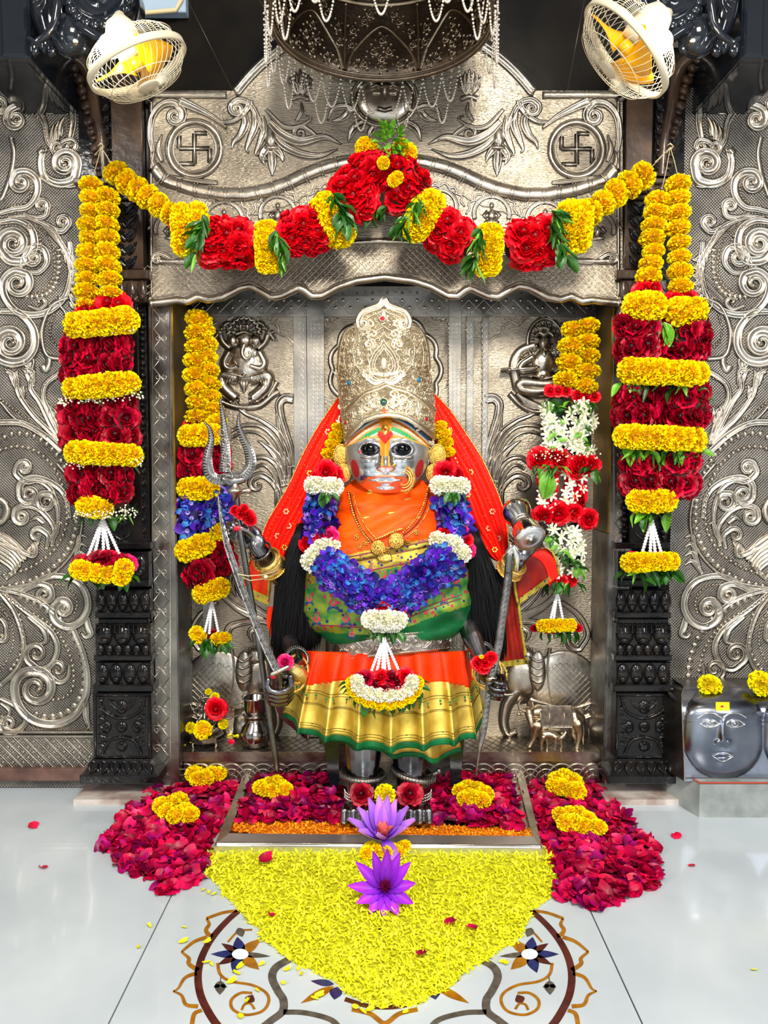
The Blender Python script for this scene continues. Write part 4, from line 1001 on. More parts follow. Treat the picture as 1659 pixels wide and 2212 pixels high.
def make_rose(seed, dark, mid, light):
    random.seed(seed); mb = MB(); cols = []
    mb.ell((0, 0, .1), (.30, .30, .36), 8, 6); cols += [[c * .55 for c in dark]] * len(mb.v)
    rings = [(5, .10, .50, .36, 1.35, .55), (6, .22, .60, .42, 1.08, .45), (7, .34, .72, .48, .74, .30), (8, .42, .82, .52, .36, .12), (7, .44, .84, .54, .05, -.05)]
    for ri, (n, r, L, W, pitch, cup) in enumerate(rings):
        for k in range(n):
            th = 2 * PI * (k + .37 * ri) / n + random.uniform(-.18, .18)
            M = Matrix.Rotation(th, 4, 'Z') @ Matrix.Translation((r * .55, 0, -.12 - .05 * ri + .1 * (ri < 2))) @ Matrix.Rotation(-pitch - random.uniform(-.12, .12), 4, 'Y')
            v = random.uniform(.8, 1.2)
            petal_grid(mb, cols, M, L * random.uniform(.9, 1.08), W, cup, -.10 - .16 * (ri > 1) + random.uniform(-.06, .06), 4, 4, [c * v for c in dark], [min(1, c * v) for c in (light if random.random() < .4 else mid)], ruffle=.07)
    return mb.mesh('rose', roseR, True, cols)
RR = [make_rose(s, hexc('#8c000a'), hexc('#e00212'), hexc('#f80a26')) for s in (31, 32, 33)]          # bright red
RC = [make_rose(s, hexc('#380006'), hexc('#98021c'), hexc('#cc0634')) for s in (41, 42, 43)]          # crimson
RP = [make_rose(s, hexc('#8a0230'), hexc('#e0065a'), hexc('#ff2a80')) for s in (51,)]                 # pink
def make_orchid(seed):
    random.seed(seed); mb = MB(); cols = []
    for k in range(5):
        th = 2 * PI * k / 5 + .3; wide = k in (1, 4)
        c0, c1 = random.choice([('#3a90d8', '#140e80'), ('#1c38a8', '#280470'), ('#1a1890', '#5a0aa8'), ('#50b4e0', '#101c98'), ('#0e0a5c', '#1c0458'), ('#1a1a90', '#12085c')])
        petal_grid(mb, cols, rotm(th, .35), 1.0, .46 if wide else .30, .25, -.15, 4, 3, hexc(c0), hexc(c1), ruffle=.05)
    for k in range(3): petal_grid(mb, cols, rotm(2.1 * k, 1.0), .5, .22, .6, .1, 3, 2, hexc('#c8e0f4'), hexc('#9a30e0'))
    return mb.mesh('orchid', orchM, True, cols)
OR = [make_orchid(s) for s in (61, 62, 63, 64, 65)]
def make_leaf(seed, m, L=1.0, W=.26):
    random.seed(seed); mb = MB(); g = []
    for i in range(7):
        s = i / 6; w_ = W * math.sin(PI * min(.97, .04 + .96 * s)) ** .8
        g.append([Vector((L * s, t * w_, abs(t) * w_ * .5 - .35 * s * s * L * .6 + .03 * math.sin(9 * s + seed))) for t in (-1, -.5, 0, .5, 1)])
    mb.grid(g); return mb.mesh('leaf', m)
LF = [make_leaf(s, leafM) for s in (1, 2)]; LB = [make_leaf(s, leafL) for s in (3, 4)]; LN = [make_leaf(5, leafM, 1, .10), make_leaf(6, leafL, 1, .09)]
def make_star(seed):
    random.seed(seed); mb = MB(); cols = []
    for k in range(6): petal_grid(mb, cols, rotm(2 * PI * k / 6, .3 + .2 * random.random()), 1, .2, .3, -.2, 3, 2, hexc('#d8e0b0'), hexc('#fffcec'))
    return mb.mesh('jasmine', marig, True, cols)
JS = [make_star(s) for s in (71, 72)]
mb = MB(); prof = [(0.0, 0), (.5, .02), (.62, .1), (.62, .42), (.5, .5), (0, .5)]; mb.lathe(prof, seg=8)
BUD = mb.mesh('bud', whiteB)

def look(d, roll=0.0):
    return Vector(d).to_track_quat('Z', 'Y').to_matrix().to_4x4() @ Matrix.Rotation(roll, 4, 'Z')
def flower(name, me, parent, c, r, d, squash=1.0, roll=None, label=None):
    M = Matrix.Translation(c) @ look(d, random.uniform(0, 6.28) if roll is None else roll) @ Matrix.Diagonal((r, r, r * squash, 1))
    return put(name, me, parent, mtx=M, label=label)
def jit(d, a): return (Vector(d) + Vector((random.uniform(-a, a), random.uniform(-a, a), random.uniform(-a, a)))).normalized()

def garland_string(t, pts, r_px, Y, ms=None, spacing=.62, squash=.62, name='marigold', wob=1.0):
    """blossoms threaded on a string, each facing along it"""
    p = resample(pts, 1.5); d = np.concatenate([[0], np.cumsum(np.hypot(*(p[1:] - p[:-1]).T))]); n = max(1, int(round(d[-1] / (2 * r_px * spacing))))
    for i in range(n):
        s = (i + .5) * d[-1] / n; x = np.interp(s, d, p[:, 0]); y = np.interp(s, d, p[:, 1])
        x2 = np.interp(s + 4, d, p[:, 0]) - np.interp(s - 4, d, p[:, 0]); y2 = np.interp(s + 4, d, p[:, 1]) - np.interp(s - 4, d, p[:, 1])
        dr = Vector((x2, -.25 * math.hypot(x2, y2), -y2)).normalized()
        rr = SZ(r_px, Y) * random.uniform(.92, 1.08)
        flower(name, random.choice(ms or MG), t, P(x + random.uniform(-2, 2) * wob, y, Y), rr * 1.04, jit(dr, .16), squash * 1.25)
def bundle(t, p0, p1, R_px, Y, ms, fr_px, name, tilt=.35, arcs=None, core=None, squash=.9, jitter=.35, rowstep=1.15):
    """flowers packed round a bar from p0 to p1, facing outwards (only the sides that can be seen)"""
    p0 = np.array(p0, float); p1 = np.array(p1, float); L = np.linalg.norm(p1 - p0); ax = (p1 - p0) / L; nx = np.array([-ax[1], ax[0]])
    rows = max(1, int(round(L / (fr_px * rowstep)))); arcs = arcs or max(3, int(round(R_px * 2.6 / (fr_px * 1.15))))
    a = P(*p0, Y); b = P(*p1, Y); R = SZ(R_px, Y); fr = SZ(fr_px, Y); side = (P(*(p0 + nx), Y) - P(*p0, Y)).normalized()
    if core is not None:
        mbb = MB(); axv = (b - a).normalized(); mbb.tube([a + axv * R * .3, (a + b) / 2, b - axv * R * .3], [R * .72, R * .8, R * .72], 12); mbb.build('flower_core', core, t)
    for i in range(rows):
        c = a + (b - a) * ((i + .5) / rows)
        off = random.uniform(-.15, .15)
        for k in range(arcs):
            th = (-95 + 190 * (k + .5 + (.5 if i % 2 else 0) * .6) / arcs + off * 20) * PI / 180
            if th > 1.75: continue
            d = side * math.sin(th) + Vector((0, -1, 0)) * math.cos(th)
            flower(name, random.choice(ms), t, c + d * (R - fr * .45) + (b - a).normalized() * random.uniform(-.12, .12) * fr, fr * random.uniform(.92, 1.12), jit(d, jitter), squash)
def band(t, c0, c1, Y, r_px, n, ms=None, bulge=.5, name='marigold', squash=.95):
    """a bar of marigolds across a garland, curved round its front"""
    for i in range(n):
        s = (i + .5) / n; x = c0[0] + (c1[0] - c0[0]) * s; y = c0[1] + (c1[1] - c0[1]) * s
        hw = SZ(math.hypot(c1[0] - c0[0], c1[1] - c0[1]) / 2, Y); yy = Y - hw * bulge * math.sqrt(max(0, 1 - (2 * s - 1) ** 2))
        d = Vector(((2 * s - 1) * .9 * (1 if c1[0] >= c0[0] else -1) * abs(c1[0] - c0[0]) / (math.hypot(c1[0] - c0[0], c1[1] - c0[1]) + 1e-6), -1, 0))
        flower(name, random.choice(ms or MG), t, P(x, y, yy), SZ(r_px, Y) * random.uniform(.97, 1.1), jit(d, .2), squash)
def leaves(t, c0, c1, Y, L_px, n, dirs=(0, 1), spread=.9, ms=None, front=.5, bulge=.4):
    for i in range(n):
        s = random.random() if n > 3 else (i + .5) / n; x = c0[0] + (c1[0] - c0[0]) * s; y = c0[1] + (c1[1] - c0[1]) * s
        hw = SZ(math.hypot(c1[0] - c0[0], c1[1] - c0[1]) / 2, Y); yy = Y - hw * bulge * math.sqrt(max(0, 1 - (2 * s - 1) ** 2))
        a = math.atan2(dirs[1], dirs[0]) + random.uniform(-spread, spread); d = Vector((math.cos(a), -front * random.uniform(.3, 1.3), -math.sin(a))).normalized()
        rl = SZ(L_px, Y) * random.uniform(.6, 1.15)
        q = d.to_track_quat('X', 'Z').to_matrix().to_4x4() @ Matrix.Rotation(random.uniform(-1, 1), 4, 'X')
        put('leaf', random.choice(ms or (LF + LB[:1])), t, mtx=Matrix.Translation(P(x, y, yy)) @ q @ Matrix.Diagonal((rl, rl, rl, 1)))
def breath(t, c0, c1, Y, n, h=14):
    mbb = MB(); mg = MB()
    for i in range(n):
        s = random.uniform(-.06, 1.06); x = c0[0] + (c1[0] - c0[0]) * s; y = c0[1] + (c1[1] - c0[1]) * s + random.gauss(0, h * .4); p = P(x, y, Y - .02 - random.random() * .03)
        r = random.uniform(.0022, .0042); mbb.ell(p, (r, r, r), 6, 4); mg.tube([p, p + Vector((random.uniform(-.02, .02), .02, random.uniform(-.005, .025)))], .0006, 3, cap=False)
    mbb.build('baby_breath', whiteF, t, kind='stuff'); mg.build('fine_green_stems', leafM, t, kind='stuff')
def tassel(t, top, bots, Y, r_px=4.2):
    for b in bots:
        p0 = P(*top, Y); p1 = P(*b, Y - .02); L = (p1 - p0).length; r = SZ(r_px, Y); n = max(3, int(L / (r * 1.5))); mbb = MB()
        for i in range(n):
            c = p0 + (p1 - p0) * ((i + .5) / n); q = (p1 - p0).to_track_quat('Z', 'Y').to_matrix()
            mbb.ell(c, (r * .95, r * .95, L / n * .58), 8, 5, rot=q)
        mbb.build('bead_string', whiteB, t)
def thread(name, pts, t=None, r=.0012, m=None):
    mbb = MB(); mbb.tube(pts, r, 5); return mbb.build(name, m or threadM, t)

# ------------------------------------------------------------------ garlands
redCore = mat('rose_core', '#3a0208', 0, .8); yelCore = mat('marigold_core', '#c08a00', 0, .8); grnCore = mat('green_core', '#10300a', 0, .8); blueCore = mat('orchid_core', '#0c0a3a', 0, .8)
GC = 0
def outer_garland(left):
    Y = -.20
    if left:
        t = thing('flower_garland', 'double marigold and rose garland hanging before the left black pillar, dotted with tiny white blossoms', 'garland', P(215, 720, Y), 'rose and marigold garlands')
        garland_string(t, [(200, 386), (197, 470), (192, 560), (186, 676)], 24, Y); garland_string(t, [(234, 410), (230, 500), (236, 600), (240, 648)], 24, Y - .01)
        for c in ((184, 668), (205, 676)): flower('rose', random.choice(RR), t, P(c[0], c[1], Y - .02), SZ(26, Y), jit((0, -1, .3), .3), .8)
        for c in ((232, 652), (256, 656)): flower('rose', random.choice(RR), t, P(c[0], c[1], Y - .02), SZ(26, Y), jit((0, -1, .3), .3), .8)
        rows = [((150, 704), (282, 690), 27, 6), ((146, 840), (290, 826), 24, 7), ((152, 976), (296, 984), 24, 7), ((178, 1092), (232, 1100), 22, 3)]
        blocks = [((176, 732), (176, 830), (250, 725), (256, 808)), ((172, 866), (176, 950), (254, 856), (262, 960)), ((186, 1004), (196, 1078), (252, 1004), (252, 1084))]
        breaths = [((220, 712), (285, 705), 26), ((135, 868), (300, 852), 110), ((150, 1004), (300, 996), 90), ((165, 1112), (290, 1106), 110)]
        fr, R = 29, 43
    else:
        t = thing('flower_garland', 'double marigold and rose garland before the right black pillar, edged with large green leaves', 'garland', P(1430, 720, Y), 'rose and marigold garlands')
        garland_string(t, [(1424, 420), (1412, 490), (1408, 560), (1400, 612)], 24, Y); garland_string(t, [(1462, 384), (1464, 470), (1468, 560), (1470, 634)], 24, Y - .01)
        for c in ((1394, 628), (1412, 624)): flower('rose', random.choice(RR), t, P(c[0], c[1], Y - .02), SZ(26, Y), jit((0, -1, .3), .3), .8)
        for c in ((1460, 644), (1486, 642)): flower('rose', random.choice(RR), t, P(c[0], c[1], Y - .02), SZ(22, Y), jit((0, -1, .3), .3), .7)
        rows = [((1364, 660), (1424, 662), 30, 3), ((1456, 674), (1510, 672), 30, 3), ((1352, 800), (1520, 808), 26, 8), ((1338, 942), (1514, 950), 25, 8), ((1368, 1082), (1452, 1082), 24, 4)]
        blocks = [((1378, 695), (1378, 772), (1486, 702), (1484, 780)), ((1372, 838), (1370, 915), (1484, 838), (1482, 920)), ((1378, 980), (1388, 1058), (1466, 980), (1462, 1062))]
        breaths = []; fr, R = 30, 48
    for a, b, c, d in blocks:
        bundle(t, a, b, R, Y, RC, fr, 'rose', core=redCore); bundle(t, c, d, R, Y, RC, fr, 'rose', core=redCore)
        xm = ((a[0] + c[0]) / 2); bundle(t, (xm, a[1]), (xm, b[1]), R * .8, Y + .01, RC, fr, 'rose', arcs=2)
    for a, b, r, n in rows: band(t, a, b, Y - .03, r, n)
    for a, b, n in breaths: breath(t, a, b, Y - .04, n)
    if left:
        for a, b in (((150, 722), (285, 712)), ((140, 862), (300, 850)), ((155, 1000), (300, 1000)), ((165, 1116), (280, 1112))): leaves(t, a, b, Y, 30, 12, (0, 1), 1.5, LN + LF[:1], .2)
    else:
        for a, b, n in (((1345, 690), (1440, 688), 9), ((1450, 704), (1525, 702), 9), ((1335, 826), (1525, 832), 20), ((1330, 968), (1520, 974), 26), ((1365, 1104), (1455, 1104), 16)):
            leaves(t, a, b, Y - .01, 42, n, (0, 1), 1.3, LF + LB + LN, .4)
        leaves(t, (1425, 690), (1440, 700), Y - .05, 62, 4, (.4, 1), .3, LB, .2)
    if left:
        tassel(t, (222, 1118), [(190, 1202), (205, 1196), (224, 1206), (236, 1194), (258, 1198)], Y)
        for k in range(7): flower('rose', random.choice(RC + RP), t, P(176 + 16 * k, 1210 + 6 * math.cos(k), Y - .05 * math.sin(PI * k / 6)), SZ(22, Y), jit((0, -.8, .6), .3), .8)
        for c in ((172, 1230), (186, 1234), (212, 1238), (232, 1240), (268, 1228), (262, 1244)): flower('marigold', random.choice(MG), t, P(c[0], c[1], Y - .06), SZ(21, Y), jit((0, -1, 0), .2))
        leaves(t, (165, 1240), (280, 1242), Y, 36, 22, (0, 1), 1.5, LF, .3)
    else:
        tassel(t, (1408, 1122), [(1386, 1198), (1404, 1200), (1416, 1202), (1430, 1200)], Y)
        for k in range(6): flower('rose', random.choice(RR), t, P(1370 + 14 * k, 1206, Y - .03 * math.sin(PI * k / 5)), SZ(18, Y), jit((0, -.8, .6), .3), .8)
        band(t, (1354, 1216), (1458, 1212), Y - .03, 20, 7)
        leaves(t, (1352, 1232), (1460, 1228), Y, 46, 24, (0, 1), 1.5, LF + LN, .3)
    return t
outer_garland(True); outer_garland(False)

def toran():
    Y = -.19
    t = thing('door_garland', 'wide swag of red rose blocks and yellow bands across the silver arch, peaked mid-way', 'garland', P(831, 500, Y))
    garland_string(t, [(240, 362), (262, 386), (300, 412), (340, 440), (378, 470)], 24, Y, spacing=.6)
    garland_string(t, [(1402, 370), (1370, 392), (1320, 425), (1262, 468)], 27, Y, spacing=.6)
    def B(p0, p1, R, fr=30): bundle(t, p0, p1, R, Y, RR, fr, 'rose', core=redCore, rowstep=1.05)
    def V(c, w, h, n, r=24, lean=0):
        # band standing across the swag
        for sgn in (-1, 1):
            band(t, (c[0] + sgn * w * .28 - lean, c[1] - h / 2 + r * .5), (c[0] + sgn * w * .28 + lean, c[1] + h / 2 - r * .5), Y - .02, r, n)
    V((411, 496), 56, 104, 5, 25, 3); V((578, 534), 22, 104, 6, 21, 3)
    B((450, 524), (538, 528), 54); B((618, 512), (702, 490), 50)
    band(t, (700, 440), (742, 508), Y - .03, 29, 6); band(t, (690, 448), (730, 512), Y, 27, 5)
    # peak: two limbs
    B((742, 438), (806, 366), 50, 31); B((848, 360), (900, 420), 46, 31); B((788, 370), (860, 364), 44, 30)
    bundle(t, (768, 448), (800, 436), 34, Y, RR, 30, 'rose', core=redCore); bundle(t, (850, 420), (872, 452), 26, Y, RR, 28, 'rose', core=redCore)
    for c in ((788, 318), (800, 326), (868, 322), (880, 330), (850, 390), (858, 384), (828, 352)): flower('marigold', random.choice(MG), t, P(c[0], c[1], Y - (.10 if c[1] > 340 else .03)), SZ(20 if c[1] < 340 else 13, Y), jit((0, -1, 0), .3))
    for k in range(46):
        a = random.uniform(0, 6.28); r = 30 * math.sqrt(random.random()); leaves(t, (842 + r * math.cos(a), 303 + r * math.sin(a) * .95), (842 + r * math.cos(a), 304 + r * math.sin(a)), Y - .05, 24, 1, (math.cos(a), math.sin(a)), .5, LB, 1.2)
    band(t, (936, 436), (896, 500), Y - .03, 29, 6); band(t, (922, 432), (888, 496), Y, 26, 5)
    B((936, 486), (1000, 530), 50); V((1056, 540), 24, 104, 6, 22, -3)
    B((1112, 534), (1190, 520), 54); V((1240, 490), 44, 98, 5, 27, -3)
    for (a, b, dr) in (((440, 460), (424, 550), (-.4, 1)), ((594, 490), (612, 556), (.2, 1)), ((716, 416), (752, 482), (.3, 1)), ((906, 420), (868, 500), (-.4, 1)), ((1040, 490), (1024, 572), (-.1, 1)), ((1184, 470), (1222, 556), (.5, 1)), ((1190, 456), (1206, 480), (.8, .6))):
        leaves(t, a, b, Y - .075, 42, 26, dr, 1.0, LF + LN, .2)
    leaves(t, (780, 450), (860, 446), Y + .02, 40, 10, (0, 1), 1.2, LF, .2)
    for c in ((376, 480), (384, 468)): flower('rose', RR[0], t, P(*c, Y), SZ(14, Y), (0, -1, .2))
    return t
toran()
for s, tie, ends in ((0, (218, 318), [(240, 356), (205, 334), (222, 402), (200, 384), (240, 352)]), (1, (1448, 318), [(1406, 362), (1430, 408), (1464, 380), (1415, 350), (1440, 330)])):
    t = thing('tie_string', ('pale tie strings knotted on the left pillar bracket above the garlands' if s == 0 else 'pale tie strings looped on the right pillar bracket above the garlands'), 'string', P(*tie, -.13))
    for e in ends: thread('strand', [P(*tie, -.12), P((tie[0] + e[0]) / 2 + 1, (tie[1] + e[1]) / 2, -.15), P(*e, -.17)], t)
    mbb = MB(); mbb.tube([P(tie[0] - 6, tie[1] - 3, -.11), P(tie[0], tie[1] - 8, -.135), P(tie[0] + 7, tie[1] - 2, -.11), P(tie[0], tie[1] + 4, -.12)], .0025, 6); mbb.build('knot', threadM, t)

def inner_left():
    Y = .02
    t = thing('flower_garland', 'marigold, rose and blue orchid garland hanging inside the niche at its left jamb', 'garland', P(440, 960, Y), 'rose and marigold garlands')
    garland_string(t, [(432, 676), (426, 740), (424, 800), (428, 916)], 25, Y); garland_string(t, [(440, 700), (448, 780), (452, 850), (460, 900)], 23, Y + .02)
    for x in (408, 424, 440): flower('rose', RR[0], t, P(x, 916, Y - .01), SZ(15, Y), jit((0, -1, .4), .3), .7)
    band(t, (396, 942), (470, 938), Y - .03, 23, 4); band(t, (452, 920), (478, 910), Y, 20, 2)
    bundle(t, (424, 968), (424, 1030), 38, Y, RC, 26, 'rose', core=redCore); bundle(t, (470, 960), (474, 1020), 26, Y + .02, RC, 24, 'rose', core=redCore)
    band(t, (396, 1056), (458, 1054), Y - .03, 23, 4)
    leaves(t, (390, 1064), (470, 1064), Y - .02, 24, 8, (0, 1), 1.2)
    for p0, p1, R in (((418, 1074), (420, 1152), 36), ((470, 1062), (474, 1130), 30)):
        bundle(t, p0, p1, R, Y, OR, 25, 'orchid', core=blueCore, rowstep=.72, jitter=.6, squash=1)
    band(t, (394, 1192), (450, 1172), Y - .03, 23, 4); band(t, (468, 1150), (490, 1140), Y - .01, 19, 2)
    bundle(t, (432, 1215), (444, 1262), 44, Y, RC, 29, 'rose', core=redCore); bundle(t, (474, 1180), (484, 1230), 26, Y + .01, RC, 25, 'rose', core=redCore)
    band(t, (430, 1284), (482, 1268), Y - .03, 21, 4)
    tassel(t, (458, 1298), [(442, 1366), (452, 1370), (472, 1366)], Y, 3.6)
    for c in ((430, 1376), (470, 1382), (484, 1380), (424, 1368)): flower('marigold', random.choice(MG), t, P(c[0], c[1], Y - .02), SZ(16, Y), jit((0, -1, 0), .3))
    flower('rose', RC[0], t, P(462, 1372, Y), SZ(14, Y), (0, -1, .5)); leaves(t, (424, 1378), (490, 1384), Y - .01, 30, 14, (0, 1), 1.2, LF)
    leaves(t, (440, 1380), (446, 1392), Y - .03, 34, 5, (.2, 1), .8, LF)
inner_left()
def inner_right():
    Y = .0
    t = thing('flower_garland', 'marigold garland with white jasmine and red rose tiers inside the niche at its right jamb', 'garland', P(1230, 960, Y), 'rose and marigold garlands')
    garland_string(t, [(1242, 696), (1236, 760), (1218, 838)], 27, Y); garland_string(t, [(1268, 690), (1270, 770), (1264, 850)], 24, Y - .01)
    for x in (1190, 1206, 1222, 1250, 1268, 1284): flower('rose', RR[1], t, P(x, 843 if x < 1230 else 855, Y - .01), SZ(14, Y), jit((0, -1, .3), .3), .6)
    def jas(x0, x1, y0, y1, n, red=False):
        mbb = MB(); a = P((x0 + x1) / 2, y0, Y + .02); b = P((x0 + x1) / 2, y1, Y + .02); mbb.tube([a, b], SZ((x1 - x0) * .36, Y), 12); mbb.build('flower_core', grnCore, t)
        for i in range(n):
            s = random.uniform(-1, 1); x = (x0 + x1) / 2 + s * (x1 - x0) / 2; y = y0 + (y1 - y0) * random.random(); yy = Y - .045 * math.sqrt(max(0, 1 - s * s))
            flower('jasmine', random.choice(JS), t, P(x, y, yy), SZ(14, Y), jit((s, -1, -.3), .5))
    for x0, x1 in ((1176, 1226), (1232, 1284)):
        jas(x0, x1, 870, 985, 36); leaves(t, (x0, 866), (x1, 870), Y - .03, 30, 6, (0, 1), 1.2, LB + LF)
        for k in range(12): leaves(t, (x0, 880 + 9 * k), (x1, 884 + 9 * k), Y - .03, 22, 1, (random.choice((-1, 1)), .1), .5, LB + LF, .4)
    for c, r in (((1166, 992), 26), ((1196, 986), 22), ((1212, 994), 24), ((1246, 1010), 24), ((1276, 1006), 22), ((1258, 1000), 20)): flower('rose', random.choice(RR), t, P(*c, Y - .05), SZ(r, Y), jit((0, -1, 0), .3))
    leaves(t, (1150, 1004), (1290, 1010), Y - .03, 32, 18, (0, 1), 1.3, LF + LB + LN); breath(t, (1150, 980), (1290, 985), Y - .05, 50)
    for x0, x1 in ((1164, 1202), (1216, 1266)):
        bundle(t, ((x0 + x1) / 2, 1020), ((x0 + x1) / 2, 1110), (x1 - x0) / 2, Y, RR, 21, 'rose', core=redCore, squash=.55)
        for k in range(12): flower('jasmine', random.choice(JS), t, P(random.uniform(x0, x1), 1015 + 8 * k, Y - .04), SZ(13, Y), jit((0, -1, -.2), .5))
    leaves(t, (1188, 1010), (1190, 1030), Y - .06, 60, 2, (-.1, 1), .2, LB, .1)
    for c, r in (((1175, 1116), 24), ((1206, 1110), 26), ((1240, 1108), 20), ((1272, 1122), 22)): flower('rose', random.choice(RR), t, P(*c, Y - .05), SZ(r, Y), jit((0, -1, 0), .25))
    for x0, x1 in ((1184, 1214), (1224, 1258)): jas(x0, x1, 1140, 1240, 26)
    leaves(t, (1180, 1150), (1260, 1240), Y - .02, 26, 26, (0, 1), 1.5, LB + LF); leaves(t, (1180, 1255), (1250, 1260), Y - .01, 30, 16, (0, 1), 1.3, LN + LF)
    for x in (1196, 1214, 1232): flower('rose', RR[0], t, P(x, 1254, Y - .03), SZ(13, Y), jit((0, -1, .3), .4), .6)
    tassel(t, (1204, 1276), [(1188, 1342), (1196, 1340), (1216, 1340)], Y, 3.6)
    band(t, (1166, 1352), (1240, 1350), Y - .02, 14, 6)
    for k in range(8): flower('rose', random.choice(RR), t, P(1158 + 12.5 * k, 1358 + 3 * math.sin(k / 7 * PI), Y + .005), SZ(12, Y), jit((0, -.6, -.6), .3), .6)
    leaves(t, (1158, 1366), (1246, 1364), Y, 26, 14, (0, 1), 1.3, LF)
inner_right()

# ------------------------------------------------------------------ petal beds on the floor
def inpoly(pts, x, y):
    c = False; n = len(pts); j = n - 1
    for i in range(n):
        if (pts[i][1] > y) != (pts[j][1] > y) and x < (pts[j][0] - pts[i][0]) * (y - pts[i][1]) / (pts[j][1] - pts[i][1]) + pts[i][0]: c = not c
        j = i
    return c
def edge_d(pts, x, y):
    d = 1e9
    for i in range(len(pts)):
        ax, ay = pts[i - 1]; bx, by = pts[i]; L = (bx - ax) ** 2 + (by - ay) ** 2; t = max(0, min(1, ((x - ax) * (bx - ax) + (y - ay) * (by - ay)) / L)); d = min(d, math.hypot(ax + t * (bx - ax) - x, ay + t * (by - ay) - y))
    return d
def samples(poly, n):
    xs_ = [p[0] for p in poly]; ys_ = [p[1] for p in poly]; o = []
    while len(o) < n:
        x = random.uniform(min(xs_), max(xs_)); y = random.uniform(min(ys_), max(ys_))
        if inpoly(poly, x, y): o.append((x, y))
    return o
def strips(name, poly, n, z0, h, c0, c1, L, W, label, cat, edge=26, extra=()):
    """bed of narrow shredded petals"""
    mb = MB(); cols = []
    # under-surface
    base = MB(); g = []; xs_ = [p[0] for p in poly]; ys_ = [p[1] for p in poly]
    pts = samples(poly, n); 
    for x, y in pts + list(extra):
        e = min(1, edge_d(poly, x, y) / edge) if (x, y) in pts[:0] or True else 0
        z = z0 + h * e * random.random() ** .6 + .002
        p = F(x, y, z); a = random.uniform(0, 6.28); l = L * random.uniform(.6, 1.25); w_ = W * random.uniform(.6, 1.3); tilt = random.uniform(-.5, .9)
        q = Matrix.Rotation(a, 3, 'Z') @ Matrix.Rotation(-tilt, 3, 'Y') @ Matrix.Rotation(random.uniform(-.7, .7), 3, 'X')
        cu = random.uniform(-.2, .5) * l; r = []
        for s in (0, .33, .7, 1):
            ww = w_ * (.35 + .9 * s if s < .9 else .55)
            for t in (-1, 1): r.append(p + q @ Vector((l * (s - .4), ww * t, cu * s * s)))
        mb.add(r, [(0, 2, 3, 1), (2, 4, 5, 3), (4, 6, 7, 5)])
        v = random.uniform(.8, 1.12); k = random.random(); cc = [c0[i] + (c1[i] - c0[i]) * k for i in range(3)]; cols += [[min(1, c * v) for c in cc]] * 8
    o = mb.build(name, marigP, None, True, cols); tag(o, label, cat, kind='stuff')
    m2 = MB(); cx = sum(xs_) / len(xs_); cy = sum(ys_) / len(ys_)
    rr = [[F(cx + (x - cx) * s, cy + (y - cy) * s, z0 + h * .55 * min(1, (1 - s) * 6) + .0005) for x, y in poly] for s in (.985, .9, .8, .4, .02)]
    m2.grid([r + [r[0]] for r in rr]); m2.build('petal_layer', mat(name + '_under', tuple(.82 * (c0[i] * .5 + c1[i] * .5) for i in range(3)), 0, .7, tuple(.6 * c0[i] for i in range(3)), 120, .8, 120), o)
    return o
yb = [(452, 1832), (438, 1872), (444, 1892), (470, 1912), (476, 1932), (500, 1948), (516, 1966), (530, 1990), (556, 2006), (560, 2030), (590, 2046), (610, 2064), (640, 2084), (664, 2092), (690, 2108), (722, 2120), (752, 2148), (790, 2166), (824, 2180), (850, 2172), (880, 2176), (916, 2166), (930, 2150), (966, 2140), (1000, 2108), (1020, 2090), (1060, 2072), (1090, 2046), (1120, 2036), (1134, 2008), (1150, 1984), (1150, 1966), (1196, 1940), (1200, 1910), (1212, 1890), (1200, 1850), (1190, 1832), (1150, 1824), (831, 1808), (500, 1818)]
strips('marigold_petal_bed', yb, 12500, .0, .024, hexc('#d8dc00'), hexc('#fff838'), .0165, .0030, 'pointed bed of shredded lemon yellow petals on the marble before the silver tray', 'petals')
ob = [(500, 1768), (494, 1794), (560, 1802), (660, 1808), (760, 1806), (900, 1806), (1000, 1812), (1080, 1812), (1150, 1810), (1146, 1790), (1060, 1786), (960, 1782), (760, 1774), (600, 1768)]
strips('orange_petal_strip', ob, 2600, .014, .014, hexc('#e86a00'), hexc('#ffae10'), .010, .0034, 'narrow strip of chopped orange marigold petals along the front of the tray', 'petals', edge=8)

